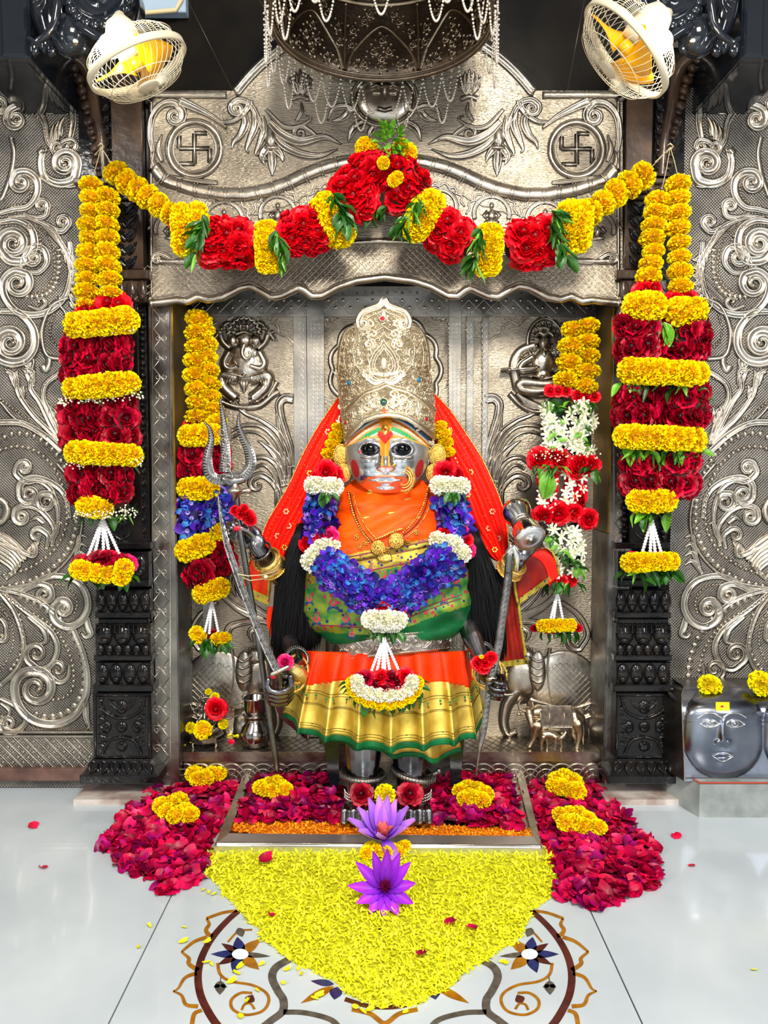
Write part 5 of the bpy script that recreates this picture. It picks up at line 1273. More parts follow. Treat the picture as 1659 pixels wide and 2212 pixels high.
# rose petals: cupped, individually placed
def make_petal(seed, c0, c1):
    random.seed(seed); mb = MB(); cols = []
    petal_grid(mb, cols, Matrix.Translation((-.5, 0, 0)), 1.0, .52, random.uniform(.2, .55), random.uniform(-.2, .25), 5, 5, c0, c1, notch=.12, ruffle=.06)
    return mb.mesh('rose_petal', roseR, True, cols)
PT = [make_petal(80 + k, hexc(a), hexc(b)) for k, (a, b) in enumerate([('#6c0228', '#c40648'), ('#80022c', '#d40850'), ('#98022a', '#e60a44'), ('#5c023a', '#a80668'), ('#7c0228', '#c0043c'), ('#a0063e', '#f01866')])]
FR = [make_petal(90 + k, hexc(a), hexc(b)) for k, (a, b) in enumerate([('#a00420', '#e80c3c'), ('#b0062c', '#f01c50')])]
beds = [('left_outer', [(372, 1660), (398, 1648), (470, 1650), (528, 1652), (540, 1664), (532, 1690), (500, 1740), (470, 1790), (452, 1830), (444, 1870), (436, 1900), (352, 1930), (336, 1898), (268, 1876), (246, 1846), (214, 1832), (240, 1790), (266, 1760), (300, 1722), (330, 1700)], 'broad bed of crimson rose petals on the marble left of the tray', 620, .02, .0),
        ('left_inner', [(548, 1666), (600, 1660), (700, 1664), (744, 1700), (742, 1768), (640, 1770), (515, 1768), (528, 1720)], 'bed of crimson rose petals inside the tray left of the silver feet', 300, .02, .03),
        ('right_inner', [(926, 1700), (960, 1680), (1030, 1650), (1100, 1664), (1118, 1740), (1124, 1784), (1000, 1776), (926, 1770)], 'bed of crimson rose petals inside the tray right of the silver feet', 300, .02, .03),
        ('right_outer', [(1124, 1676), (1180, 1668), (1232, 1668), (1300, 1686), (1322, 1730), (1356, 1760), (1378, 1800), (1420, 1836), (1424, 1912), (1360, 1930), (1290, 1962), (1206, 1938), (1208, 1880), (1190, 1836), (1160, 1780), (1136, 1730)], 'broad bed of crimson rose petals on the marble right of the tray', 640, .02, .0)]
nIndiv = {'left_outer': 92, 'left_inner': 42, 'right_inner': 42, 'right_outer': 98}
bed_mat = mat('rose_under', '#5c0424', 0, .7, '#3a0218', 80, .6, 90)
for nm, poly, lab, n, h, z0 in beds:
    mb = MB(); cols = []; under = MB(); cx = sum(p[0] for p in poly) / len(poly); cy = sum(p[1] for p in poly) / len(poly)
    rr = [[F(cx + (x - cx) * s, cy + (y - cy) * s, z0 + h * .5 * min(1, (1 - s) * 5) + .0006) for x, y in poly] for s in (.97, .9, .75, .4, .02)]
    ptsn = samples(poly, n)
    src = [np.array([v.co[:] for v in me.vertices]) for me in PT]; sc_ = []
    for me in PT:
        a = np.zeros(len(me.vertices) * 4, dtype=np.float32); me.color_attributes['Col'].data.foreach_get('color', a); sc_.append(a.reshape(-1, 4)[:, :3])
    fc = [[tuple(p.vertices) for p in me.polygons] for me in PT]
    def placement(x, y, up):
        e = min(1, edge_d(poly, x, y) / 30); z = z0 + .008 + h * e * up; r = .050 * random.uniform(.72, 1.15)
        return Matrix.Translation(F(x, y, z)) @ Matrix.Rotation(random.uniform(0, 6.28), 4, 'Z') @ Matrix.Rotation(random.gauss(0, .38), 4, 'X') @ Matrix.Rotation(random.gauss(0, .38), 4, 'Y') @ Matrix.Rotation(PI if random.random() < .4 else 0, 4, 'X') @ Matrix.Diagonal((r, r, r, 1))
    for x, y in ptsn:
        k = random.randrange(len(PT)); M = placement(x, y, random.random()); M3 = np.array(M)[:3, :3]; T = np.array(M)[:3, 3]
        mb.add([tuple(v) for v in (src[k] @ M3.T + T)], fc[k]); v = random.uniform(.7, 1.2); cols += [[min(1, c * v) for c in q] for q in sc_[k]]
    o = mb.build('rose_petal_bed', roseR, None, True, cols); tag(o, lab, 'petals', 'beds of rose petals around the tray', 'stuff')
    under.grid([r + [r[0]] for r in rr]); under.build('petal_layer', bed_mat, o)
    ys_ = sorted(p[1] for p in ptsn); t1, t2 = ys_[len(ys_) // 3], ys_[2 * len(ys_) // 3]; shade = ['crimson', 'bright crimson', 'rosy pink', 'dark magenta', 'crimson', 'rosy pink']
    where = {'left_outer': 'bed left of the tray', 'left_inner': 'tray, left of the feet', 'right_inner': 'tray, right of the feet', 'right_outer': 'bed right of the tray'}[nm]
    for x, y in samples(poly, nIndiv[nm]):
        k = random.randrange(len(PT)); lab = '%s rose petal at the %s of the %s' % (shade[k], 'back' if y < t1 else 'middle' if y < t2 else 'front', where)
        q = put('rose_petal', PT[k], None, mtx=placement(x, y, 1.05)); tag(q, lab, 'petal', lab.replace('petal at', 'petals at'))
singles = [((26, 1678), 'pink rose petal on the brown skirting below the left silver panel'), ((122, 1688), 'small pink rose petal by the foot of the left pillar'), ((72, 1783), 'pink rose petal alone on the bare marble at the left'), ((93, 1872), 'dark red scrap of petal on the marble at far left, nearest the viewer'),
           ((1461, 1805), 'pink rose petal alone on the bare marble at the right'), ((1494, 1869), 'tiny dark red petal scrap on the marble at the right'), ((1448, 1657), None),
           ((575, 1858), 'dark red curled petal on the left part of the yellow bed'), ((975, 1992), 'crimson petal on the yellow bed right of the purple water lily'), ((1018, 2004), 'brownish red petal beside the crimson one on the yellow bed'), ((912, 2060), 'small magenta petal low on the yellow bed'), ((586, 1976), 'tiny red petal at the left edge of the yellow bed')]
for (x, y), lab in singles:
    if lab is None: continue
    onb = 440 < x < 1200 and y > 1830; r = {26: .055, 122: .04, 72: .036, 93: .028, 1461: .034, 1494: .022, 575: .045, 975: .036, 1018: .03, 912: .03, 586: .02}[x]
    fl = F(x, y, .03 if onb else .006)
    M = Matrix.Translation(fl) @ Matrix.Rotation(x * .7, 4, 'Z') @ Matrix.Rotation(.25, 4, 'X') @ Matrix.Diagonal((r, r, r, 1))
    q = put('rose_petal', random.choice(FR if x < 130 or x > 1400 else PT), None, mtx=M); tag(q, lab, 'petal')
YP = [make_petal(97, hexc('#d8cc10'), hexc('#f8f020'))]
YP[0].name = 'yellow_petal'
random.seed(9)
for x, y, where in [(322, 2000, 'left'), (300, 2046, 'left'), (398, 2004, 'left'), (396, 2034, 'left'), (446, 2080, 'left'), (456, 2084, 'left'), (510, 2103, 'left'), (518, 2088, 'left'), (565, 2083, 'left'), (520, 2196, 'left'), (535, 2162, 'left'), (440, 1923, 'left'), (450, 1928, 'left'), (463, 1932, 'left'), (620, 2094, 'left'), (645, 2092, 'left'), (652, 2104, 'left'), (612, 2124, 'left'), (690, 2150, 'left'), (680, 2158, 'left'),
                    (555, 2140, 'left'), (500, 2120, 'left'), (448, 2034, 'left'), (1092, 2080, 'right'), (1085, 2078, 'right'), (1630, 2096, 'right'), (876, 2186, 'right'), (768, 2176, 'right'), (784, 2186, 'right'), (800, 2180, 'right'), (1315, 1948, 'right')]:
    r = .022 * random.uniform(.7, 1.2); M = Matrix.Translation(F(x, y, .004)) @ Matrix.Rotation(random.uniform(0, 6), 4, 'Z') @ Matrix.Rotation(.3, 4, 'X') @ Matrix.Diagonal((r, r * .55, r, 1))
    q = put('yellow_petal', YP[0], None, mtx=M); tag(q, 'stray yellow marigold petal on the marble %s of the yellow bed' % where, 'petal', 'stray yellow petals to the ' + where)

# marigold clusters lying on the beds
def cluster(pts, r, label, name='marigold_cluster', ms=None, z=.05, squash=.9, grp='marigold heads on the rose petal beds'):
    c = F(sum(p[0] for p in pts) / len(pts), sum(p[1] for p in pts) / len(pts), z); t = thing(name, label, 'flowers', c, grp)
    for p in pts:
        q = F(p[0], p[1], z); flower('marigold', random.choice(ms or MG), t, q, SZ(r, q.y), jit((0, -.35, 1), .25), squash)
    return t
cluster([(420, 1672), (436, 1664), (456, 1670), (470, 1672), (444, 1680), (428, 1682), (464, 1662)], 20, 'yellow marigold cluster on the left petal bed against the engraved ledge', z=.055)
cluster([(350, 1740), (362, 1752), (386, 1730), (400, 1752), (380, 1760), (410, 1760), (372, 1738)], 21, 'yellow marigold cluster on the left petal bed nearest the pillar foot and viewer', z=.055)
cluster([(562, 1700), (580, 1694), (596, 1690), (608, 1698), (588, 1708), (572, 1706), (616, 1704)], 17, 'yellow marigold cluster in the tray left of the silver feet', z=.075)
cluster([(996, 1710), (1010, 1702), (1030, 1706), (1048, 1714), (1024, 1724), (1006, 1726), (1042, 1728)], 20, 'yellow marigold cluster in the tray right of the silver feet', z=.075)
cluster([(1204, 1686), (1222, 1680), (1240, 1690), (1212, 1700), (1232, 1706), (1246, 1708), (1200, 1698)], 21, 'yellow marigold cluster on the right petal bed against the engraved ledge', z=.055)
cluster([(1212, 1762), (1230, 1758), (1252, 1760), (1270, 1770), (1240, 1776), (1222, 1778), (1292, 1786), (1260, 1784)], 20, 'yellow marigold cluster on the right petal bed nearest the viewer', z=.055)

# ================================================================== THE STATUE
random.seed(21)
SY = -.22
statue = thing('deity_statue', 'tall silver-faced deity statue in a silver crown, orange and green silks and a gold-bordered skirt', 'statue', (0, -.2, .03))
statue_parts = []
def SP(name, mb, m, smooth=True, colors=None, parent=None, **k): return mb.build(name, m, parent or statue, smooth, colors, **k)
def remesh(o, vox, smooth_it=2):
    r = o.modifiers.new('r', 'REMESH'); r.mode = 'VOXEL'; r.voxel_size = vox; r.use_smooth_shade = True
    s = o.modifiers.new('s', 'SMOOTH'); s.iterations = smooth_it; s.factor = .5
def hand(mb, c, d, n, sc, curls, spread=.0, thumb=(.9, .5, -.1), thumbcurl=.5, r0=.0092, flip=1):
    """palm centre c, finger direction d, palm normal n; returns thumb tip"""
    d = Vector(d).normalized(); n = Vector(n); n = (n - d * n.dot(d)).normalized(); s = d.cross(n) * flip
    R = Matrix((d, s, n)).transposed()
    mb.ell(c, (.046 * sc, .040 * sc, .018 * sc), 14, 9, rot=R)
    mb.ell(Vector(c) - d * .028 * sc, (.034 * sc, .032 * sc, .021 * sc), 12, 8, rot=R)
    for k, (off, L) in enumerate(((-.030, .90), (-.010, 1.05), (.011, 1.0), (.030, .80))):
        p = Vector(c) + d * (.036 + .004 * (1.5 - abs(k - 1.5))) * sc + s * off * sc; a = 0; pts = [p - d * .012 * sc]; rs = [r0 * sc]
        cu = curls[k] if hasattr(curls, '__len__') else curls
        pts.append(p); rs.append(r0 * sc)
        for seg, l in enumerate((.040, .028, .022)):
            a += cu * (.75, 1.1, .8)[seg]
            v = d * math.cos(a) + n * math.sin(a); q = v + s * spread * (k - 1.5)
            pts.append(pts[-1] + q.normalized() * l * .5 * L * sc); rs.append(r0 * (.98 - .05 * seg) * sc)
            pts.append(pts[-1] + q.normalized() * l * .5 * L * sc); rs.append(r0 * (1.03 - .1 * seg) * sc)
        mb.tube(pts, rs, 8)
    tv = (d * thumb[0] - s * thumb[1] + n * thumb[2]).normalized(); p = Vector(c) - d * .018 * sc - s * .030 * sc
    t2 = (tv + n * thumbcurl).normalized(); pts = [p, p + tv * .026 * sc, p + tv * .030 * sc + t2 * .020 * sc, p + tv * .030 * sc + t2 * .042 * sc]
    mb.tube(pts, [.0125 * sc, .0118 * sc, .0105 * sc, .0092 * sc], 8); return pts[-1], t2

# body: one continuous surface
mb = MB()
def V(x, y, Y): return P(x, y, Y)
mb.tube([V(838, 1030, -.20), V(838, 1100, -.20), V(838, 1180, -.20), V(838, 1300, -.19), V(838, 1400, -.19), V(838, 1480, -.19)], [.055, .10, .13, .12, .105, .13], 18, flat=None)
mb.ell(V(838, 985, -.19), (.115, .10, .15), 20, 14)
mb.tube([V(838, 1080, -.2), V(838, 1020, -.2)], [.05, .05], 12)
armsp = [([V(740, 1130, -.18), V(668, 1165, -.16), V(628, 1260, -.14), V(616, 1345, -.16), V(632, 1400, -.27), V(640, 1430, -.34), V(622, 1452, -.385)], [.06, .055, .047, .044, .036, .027, .024]),
         ([V(935, 1130, -.18), V(1005, 1165, -.16), V(1010, 1260, -.16), V(1004, 1330, -.20), V(1022, 1380, -.29), V(1040, 1422, -.35), V(1052, 1446, -.375)], [.06, .055, .045, .042, .037, .028, .025]),
         ([V(700, 1200, -.14), V(660, 1260, -.12), V(620, 1262, -.16), V(590, 1226, -.25), V(566, 1196, -.31), V(552, 1178, -.33)], [.05, .045, .042, .037, .032, .026]),
         ([V(980, 1200, -.14), V(1030, 1262, -.12), V(1070, 1262, -.16), V(1098, 1234, -.24), V(1120, 1205, -.29), V(1128, 1192, -.30)], [.05, .045, .042, .036, .032, .026])]
for p, r in armsp: mb.tube(p, r, 14)
# legs
for fx in (784, 886):
    mb.tube([V(fx, 1520, -.2), V(fx, 1640, -.24), V(fx, 1690, -.27), V(fx, 1726, -.285)], [.085, .065, .052, .05], 16)
    mb.tube([V(fx, 1722, -.27), V(fx, 1742, -.30), V(fx, 1762, -.345)], [.045, .05, .045], 16)
    mb.ell(V(fx, 1758, -.325), (.074, .066, .046), 20, 10)
    for k in range(5):
        o = (k - 2) * 18; mb.tube([V(fx + o, 1742, -.36), V(fx + o * 1.1, 1752, -.392), V(fx + o * 1.12, 1774, -.402)], [.014, .0155, .0145], 8)
hand(mb, V(538, 1160, -.325), (-.75, .12, .45), (-.25, -1, .1), 1.05, .95, thumb=(1.1, .25, .55), thumbcurl=.35, flip=-1)
tipA = V(508, 1141, -.365)
mb.tube([V(548, 1158, -.34), V(534, 1144, -.36), V(518, 1140, -.368), V(506, 1141, -.366)], [.014, .013, .0115, .010], 8)
mb.ell(V(614, 1468, -.385), (.034, .030, .030), 14, 9)
for k in range(4):
    o = 8.5 * k; yy = -.425 + .016 * k
    mb.tube([V(x, y + o, yy) for x, y in ((628, 1462), (630, 1480), (618, 1493), (600, 1496), (584, 1492), (577, 1479), (580, 1468 + 3 * k))], [.012, .012, .0122, .0122, .0118, .011, .0098], 8)
mb.tube([V(622, 1462, -.41), V(606, 1456, -.43), V(590, 1460, -.44)], [.014, .0125, .010], 8)
hand(mb, V(1066, 1468, -.375), (.55, -.55, -.30), (-.95, -.55, .05), 1.05, 1.15, thumb=(.6, .9, .8), thumbcurl=.3, flip=1)
mb.tube([V(1042, 1455, -.385), V(1040, 1440, -.41), V(1050, 1434, -.43)], [.014, .0125, .011], 8)
hand(mb, V(1136, 1180, -.30), (.45, .2, .75), (.2, -1, 0), 1.0, .6, thumb=(.8, .6, .4), flip=1)
body = SP('body', mb, mat('body_silver', (.30, .29, .30), 1, .22, (.11, .105, .11), 8, .1, 40, rvar=.06)); remesh(body, .0042, 2)
# red painted thumb tips
mb = MB(); mb.tube([V(515, 1140, -.3695), V(506, 1141, -.368)], [.0118, .0105], 10); mb.tube([V(1044, 1438, -.424), V(1050, 1434, -.432)], [.0115, .0115], 10); mb.tube([V(598, 1458, -.435), V(590, 1460, -.442)], [.0115, .0108], 10)
SP('painted_nails', mb, mat('red_paint', '#d01038', 0, .4))

# ---- torso cloth
TR = np.array([(1030, 62, .01), (1046, 90, .02), (1066, 102, .050), (1092, 110, .108), (1120, 118, .128), (1150, 134, .135), (1180, 160, .142), (1210, 182, .148), (1260, 190, .152), (1320, 188, .152), (1352, 172, .145), (1378, 140, .132), (1398, 112, .12)])
def t_hw(y): return float(np.interp(y, TR[:, 0], TR[:, 1]))
def t_hd(y): return float(np.interp(y, TR[:, 0], TR[:, 2]))
def fold(x, y):
    if y < 1215 - .19 * (x - 740):
        a = (y + .16 * (x - 838) + 14 * math.sin((x - 838) / 50)) / 9; return .0095 * (abs(math.sin(a * .42 + .4 * math.sin(x * .03))) ** .7) + .003 * math.sin(a * 1.7 + x * .02) + .008 * max(0, 1 - abs((y - 1078 - .0035 * (x - 838) ** 2 * .6)) / 14)
    b = (y - 1290 + .42 * (x - 838)) / 22
    k = max(0, min(1, (x - 860) / 130)) if y > 1210 else .3
    return .004 * math.sin(y / 9 + x * .02 + math.sin(x * .03)) * (.4 + .6 * k) + k * .010 * math.sin(b * 2.2) + max(0, min(1, (y - 1330) / 40)) * .005 * math.sin((y + .28 * x) / 7)
def torsoY(x, y):
    u = max(-.99, min(.99, (x - 838) / t_hw(y))); return SY - t_hd(y) * (1 - abs(u) ** 2.4) ** .5 - fold(x, y)
def cls(x, y):
    yb_ = 1200 - .20 * (x - 740)
    if y < yb_: return 'orange'
    if y < yb_ + 48: return 'gold'
    if x > 700 and y > 1392 - .50 * max(0, x - 800) + .0005 * (x - 800) ** 2: return 'green'
    if y > 1366 + .06 * (x - 700) and x < 800: return 'green'
    return 'motif'
vs = {}; faces = {'orange': [], 'gold': [], 'green': [], 'motif': []}; VV = []
rowsn, coln = 150, 96
ang = np.linspace(-PI * .62, PI * .62, coln + 1)
PX = []
for j in range(rowsn + 1):
    y = 1030 + (1398 - 1030) * j / rowsn; row = []
    for a in ang:
        u = math.sin(a); x = 838 + t_hw(y) * u
        if abs(a) <= PI / 2: yy = torsoY(x, y)
        else: yy = SY + t_hd(y) * .9 * (1 - abs(u) ** 2.4) ** .5
        yl = y + (10 * (u ** 2) if j == rowsn else 0)
        VV.append(P(x, y, yy)); row.append((x, y))
    PX.append(row)
for j in range(rowsn):
    for k in range(coln):
        x = (PX[j][k][0] + PX[j][k + 1][0]) / 2; y = (PX[j][k][1] + PX[j + 1][k][1]) / 2
        o = j * (coln + 1) + k; faces[cls(x, y)].append((o, o + coln + 1, o + coln + 2, o + 1))
for key, nm, m in (('orange', 'orange_blouse', orangeC), ('gold', 'gold_sari_border', goldZ), ('motif', 'brocade_wrap', greenZ), ('green', 'green_hem', greenC)):
    me = bpy.data.meshes.new(nm); me.from_pydata([tuple(v) for v in VV], [], faces[key]); me.materials.append(m); me.polygons.foreach_set('use_smooth', [True] * len(faces[key])); me.update(); put(nm, me, statue)
# printed rows on the brocade: thin woven lines and flower motifs as woven relief
tp = onfn(lambda u, v: torsoY(u, v) - .0012)
mb = MB()
for off in (6, 18, 44): ribbon(mb, [(x, 1200 - .20 * (x - 740) + off) for x in range(700, 990, 6)], 1.4, .0008, tp, 'flat')
ribbon(mb, [(x, 1352 + .06 * (x - 690) - 2) for x in range(690, 800, 5)], 1.4, .0008, tp, 'flat')
for off in (4, 12): ribbon(mb, [(x, 1376 - .50 * max(0, x - 800) + .0005 * (x - 800) ** 2 - off) for x in range(800, 1000, 6)], 1.2, .0008, tp, 'flat')
SP('woven_line', mb, mat('maroon_thread', '#7a1c3a', 0, .5))
def motif(cx, cy, s, fl=1):
    for nm, m, pts, w_ in (('woven_flower', MATS['pinkW'], [(0, 0), (-.5, -.6), (-.2, -1.3), (-.6, -1.8)], .22), ('woven_flower', MATS['pinkW'], [(0, 0), (.5, -.6), (.2, -1.3), (.6, -1.8)], .22),
                           ('woven_leaf', MATS['blueW'], [(0, .1), (-.7, .3), (-1, 1.0)], .26), ('woven_leaf', MATS['blueW'], [(0, .1), (.7, .3), (1, 1.0)], .26), ('woven_leaf', MATS['greenW'], [(0, -.8), (0, -2.0)], .3), ('woven_leaf', MATS['greenW'], [(-.2, .2), (-.9, -.5)], .22), ('woven_leaf', MATS['greenW'], [(.2, .2), (.9, -.5)], .22)):
        mb = MB(); leafshape(mb, [(cx + x * s, cy + y * s) for x, y in pts], w_ * s, .001, tp, 3); SP(nm, mb, m)
mat('pinkW', '#d8285a', 0, .5); mat('blueW', '#182a78', 0, .5); mat('greenW', '#0c7a3c', 0, .5)
for cx, cy, s in ((838, 1262, 17), (800, 1238, 10), (876, 1232, 10), (684, 1345, 11), (720, 1310, 13), (700, 1262, 12), (748, 1345, 12), (772, 1300, 10), (760, 1375, 9), (905, 1300, 10), (940, 1262, 11), (985, 1262, 11), (1000, 1225, 9), (880, 1338, 9), (960, 1300, 9), (668, 1300, 9), (730, 1232, 9)): motif(cx, cy, s)

# ---- silver belt
def beltc(x): return 1393 - .11 * (x - 845)
BR = 130
def beltY(x, y): u = max(-.97, min(.97, (x - 845) / BR)); return SY - .128 * math.sqrt(1 - u * u) 
mb = MB(); bp = onfn(beltY); g = []
for j in range(7):
    g.append([bp(x, beltc(x) - 24 + 48 * j / 6, .006 if j not in (0, 6) else 0) for x in np.linspace(719, 971, 50)])
mb.grid(g); belt = SP('belt', mb, mat('belt_silver', (.52, .46, .43), 1, .3, (.26, .22, .21), 20, .6, 120))
bp2 = onfn(lambda x, y: beltY(x, y) - .006)
for k in range(12):
    x = 732 + 21 * k; mb = MB(); s = 1 if k % 2 else -1; c = (x, beltc(x))
    scroll(mb, [(x - 12, c[1] + 12 * s), (x - 2, c[1] + 13 * s), (x + 10, c[1] + 2 * s)], (x + 1, c[1] - 1 * s), 1.1, 3.4, .005, bp2, step=2.5); SP('belt_scroll', mb, silver, parent=belt)
for off in (-20, 20):
    mb = MB(); ribbon(mb, [(x, beltc(x) + off) for x in np.linspace(721, 969, 50)], 3, .005, bp2); beads(mb, [(x, beltc(x) + off) for x in np.linspace(722, 968, 40)], 2.4, .007, bp2); SP('belt_rim', mb, silver, parent=belt)

# ---- pleated skirt
def skirt(name, NP, x0t, x1t, yt, hem, x0b, x1b, dt, db, Yc, bounds, amp, phase=0, ncol=240, nrow=44):
    VV = []; lev = {k[0]: [] for k in bounds}
    us = np.linspace(-1.12, 1.12, ncol + 1)
    for j in range(nrow + 1):
        v = j / nrow
        for u in us:
            uc = max(-1, min(1, u)); th = u * PI / 2
            w = v ** .8; cx = ((x0t + x1t) * (1 - w) + (x0b + x1b) * w) / 2; hw = ((x1t - x0t) * (1 - w) + (x1b - x0b) * w) / 2
            ph = u * NP * PI + phase + .5 * math.sin(u * 5)
            pl = math.sin(ph); sh = (abs(pl) ** .7) * (1 if pl > 0 else -1)
            x = cx + hw * math.sin(th) + v * 7 * math.cos(ph) * (1 if abs(u) < 1 else 0)
            yb_ = float(np.interp(uc, hem[0], hem[1])); ytt = yt + 12 * (1 - abs(uc)) * .6
            y = ytt + (yb_ - ytt) * v + 5 * v * sh
            dep = dt * (1 - w) + db * w; Yy = Yc - dep * math.cos(th) - amp * (.22 + .78 * v ** .7) * sh * (.4 + .6 * abs(math.cos(th)))
            VV.append(P(x, y, Yy))
    for j in range(nrow):
        for k in range(ncol):
            u = (us[k] + us[k + 1]) / 2; v = (j + .5) / nrow
            for nm, vb in bounds:
                lim = vb(u) if callable(vb) else vb
                if v <= lim: break
            o = j * (ncol + 1) + k; lev[nm].append((o, o + ncol + 1, o + ncol + 2, o + 1))
    for nm, _ in bounds:
        me = bpy.data.meshes.new(nm); me.from_pydata([tuple(v) for v in VV], [], lev[nm]); me.materials.append({'orange_skirt': orangeR, 'gold_skirt_border': goldL, 'green_skirt_hem': greenC}[nm]); me.polygons.foreach_set('use_smooth', [True] * len(lev[nm])); me.update()
        o = put(nm, me, statue); sm = o.modifiers.new('t', 'SOLIDIFY'); sm.thickness = .0015
    return VV, us
hem1 = ([-1, -.8, -.55, -.3, 0, .3, .6, .85, 1], [1528, 1556, 1590, 1604, 1624, 1618, 1604, 1590, 1530])
_sk = skirt('skirt', 8.5, 652, 1012, 1404, hem1, 610, 1042, .125, .235, SY + .01, [('orange_skirt', lambda u: .36 + .05 * math.sin(u * 9 + 1)), ('gold_skirt_border', .925), ('green_skirt_hem', 2)], .034)
sk = _sk[0]; nc_ = 241
for fr_, r_ in ((.47, .0011), (.50, .0008), (.62, .0011), (.635, .0008), (.86, .0009), (.89, .0009)):
    j = int(fr_ * 44); mb = MB(); mb.tube([sk[j * nc_ + k] + (sk[(j + 1) * nc_ + k] - sk[j * nc_ + k]) * (fr_ * 44 - j) + Vector((0, -.0012, 0)) for k in range(12, nc_ - 12, 2)], r_, 4, cap=False); SP('woven_line', mb, mat('bronze_thread', '#6a4a10', .3, .5) if 'bronze_thread' not in MATS else MATS['bronze_thread'])
for k in range(20, nc_ - 20, 9):
    q = sk[int(.56 * 44) * nc_ + k]; mb = MB(); mb.ell(q + Vector((0, -.001, .006)), (.0042, .0015, .005), 8, 5); SP('woven_spot', mb, MATS['greenW']); mb = MB(); mb.ell(q + Vector((.001, -.001, -.006)), (.0045, .0012, .006), 8, 5); SP('woven_paisley', mb, MATS['bronze_thread'])
    q = sk[int(.875 * 44) * nc_ + k]; mb = MB(); mb.ell(q + Vector((0, -.001, 0)), (.004, .001, .0026), 6, 4); SP('woven_paisley', mb, MATS['bronze_thread'])
# lower back tier peeping out
hem2 = ([-1, -.5, 0, .5, 1], [1600, 1608, 1634, 1648, 1600])
skirt('underskirt', 5, 700, 975, 1480, hem2, 690, 1000, .14, .15, SY + .04, [('gold_skirt_border', .93), ('green_skirt_hem', 2)], .012, 1.2, 90, 14)
# woven paisley spots and line on the gold border
mb = MB()
# ---- ankle jewellery and feet trimmings
for fx, tilt in ((784, .05), (892, .22)):
    mb = MB(); c = V(fx, 1672 if fx < 800 else 1670, -.265); R = Matrix.Rotation(tilt, 3, 'Y'); 
    pts = [c + R @ Vector((.073 * math.cos(t), .066 * math.sin(t), 0)) for t in np.linspace(0, 2 * PI, 40)]
    mb.tube(pts, .0125, 10, cap=False); an = SP('anklet', mb, mat('anklet_silver', (.25, .22, .2), 1, .3, bump=.6, bscale=200) if fx < 800 else MATS['anklet_silver'])
    mb = MB()
    for k in range(46):
        t = PI + PI * (k + .5) / 46; q = c + R @ Vector((.073 * math.cos(t), .066 * math.sin(t), 0)); o = (q - c).normalized() * .0128
        for s in (-1, 1): mb.tube([q + o, q + o * .7 + Vector((.004 if k % 2 else -.004, 0, .010 * s))], .0012, 4)
    SP('anklet_chevron', mb, silverD, parent=an)
    mb = MB()
    for k in range(22):
        t = PI + PI * k / 21
        for q in range(3): mb.ell(V(fx, 1706 + 6 * q, -.28) + Vector((.066 * math.cos(t), .06 * math.sin(t), 0)), (.0045,) * 3, 6, 4)
    SP('anklet_bells', mb, silverB)
mb = MB(); mb.ell(V(948, 1666, -.27), (.011, .011, .012), 12, 8); mb.tube([V(938, 1672, -.27), V(946, 1668, -.27)], [.010, .009], 8); SP('anklet_knob', mb, silverD)

# ---- wrist jewellery
def ring(c, axis, r, tr, m, name, beadn=0, br=.003, seg=48):
    a = Vector(axis).normalized(); u = a.orthogonal().normalized(); w_ = a.cross(u); mb = MB()
    pts = [Vector(c) + (u * math.cos(t) + w_ * math.sin(t)) * r for t in np.linspace(0, 2 * PI, seg + 1)]
    if tr: mb.tube(pts, tr, 8, cap=False)
    for k in range(beadn):
        t = 2 * PI * k / beadn; mb.ell(Vector(c) + (u * math.cos(t) + w_ * math.sin(t)) * (r + tr), (br,) * 3, 6, 4)
    return SP(name, mb, m)
fa = V(560, 1188, -.32) - V(606, 1246, -.20)
ring(V(576, 1208, -.28), fa, .047, .004, gold, 'bangle', 46, .0025); ring(V(590, 1226, -.25), fa, .050, .004, gold, 'bangle', 46, .0025); ring(V(562, 1190, -.315), fa, .038, .004, silverD, 'bangle', 30, .003)
mb = MB(); a = V(576, 1208, -.28); b = V(590, 1226, -.25); mb.tube([a, b], [.047, .0485], 40, cap=False); cuff = SP('gold_cuff', mb, mat('gold_ribbed', (.85, .62, .22), 1, .32, bump=1, bscale=300))
for k in range(40):
    pass
fb = V(1120, 1205, -.29) - V(1098, 1234, -.24)
ring(V(1110, 1218, -.265), fb, .044, .004, gold, 'bangle', 40, .0025); ring(V(1100, 1232, -.24), fb, .046, .004, gold, 'bangle', 40, .0025); mb = MB(); mb.tube([V(1110, 1218, -.265), V(1100, 1232, -.24)], [.044, .0455], 36, cap=False); SP('gold_cuff', mb, MATS['gold_ribbed'])
fc_ = V(640, 1430, -.34) - V(632, 1400, -.27)
ring(V(642, 1424, -.33), (.45, -.75, .4), .040, .006, silverD, 'bangle', 36, .0042); ring(V(640, 1446, -.36), (.55, -.75, .3), .046, .004, gold, 'bangle', 60, .0024); ring(V(632, 1462, -.38), (.55, -.78, .3), .050, .004, gold, 'bangle', 60, .0024)
mb = MB(); n_ = Vector((.55, -.76, .3)).normalized(); mb.tube([V(640, 1446, -.36), V(632, 1462, -.38)], [.0445, .0485], 40, cap=False); SP('gold_cuff', mb, MATS['gold_ribbed'])
ring(V(1038, 1412, -.34), (-.3, -.7, .6), .040, .006, silverD, 'bangle', 36, .0042); ring(V(1052, 1450, -.37), (-.25, -.9, .3), .050, .0038, gold, 'bangle', 60, .0024); ring(V(1060, 1458, -.375), (-.15, -.95, .2), .054, .0038, gold, 'bangle', 60, .0024)

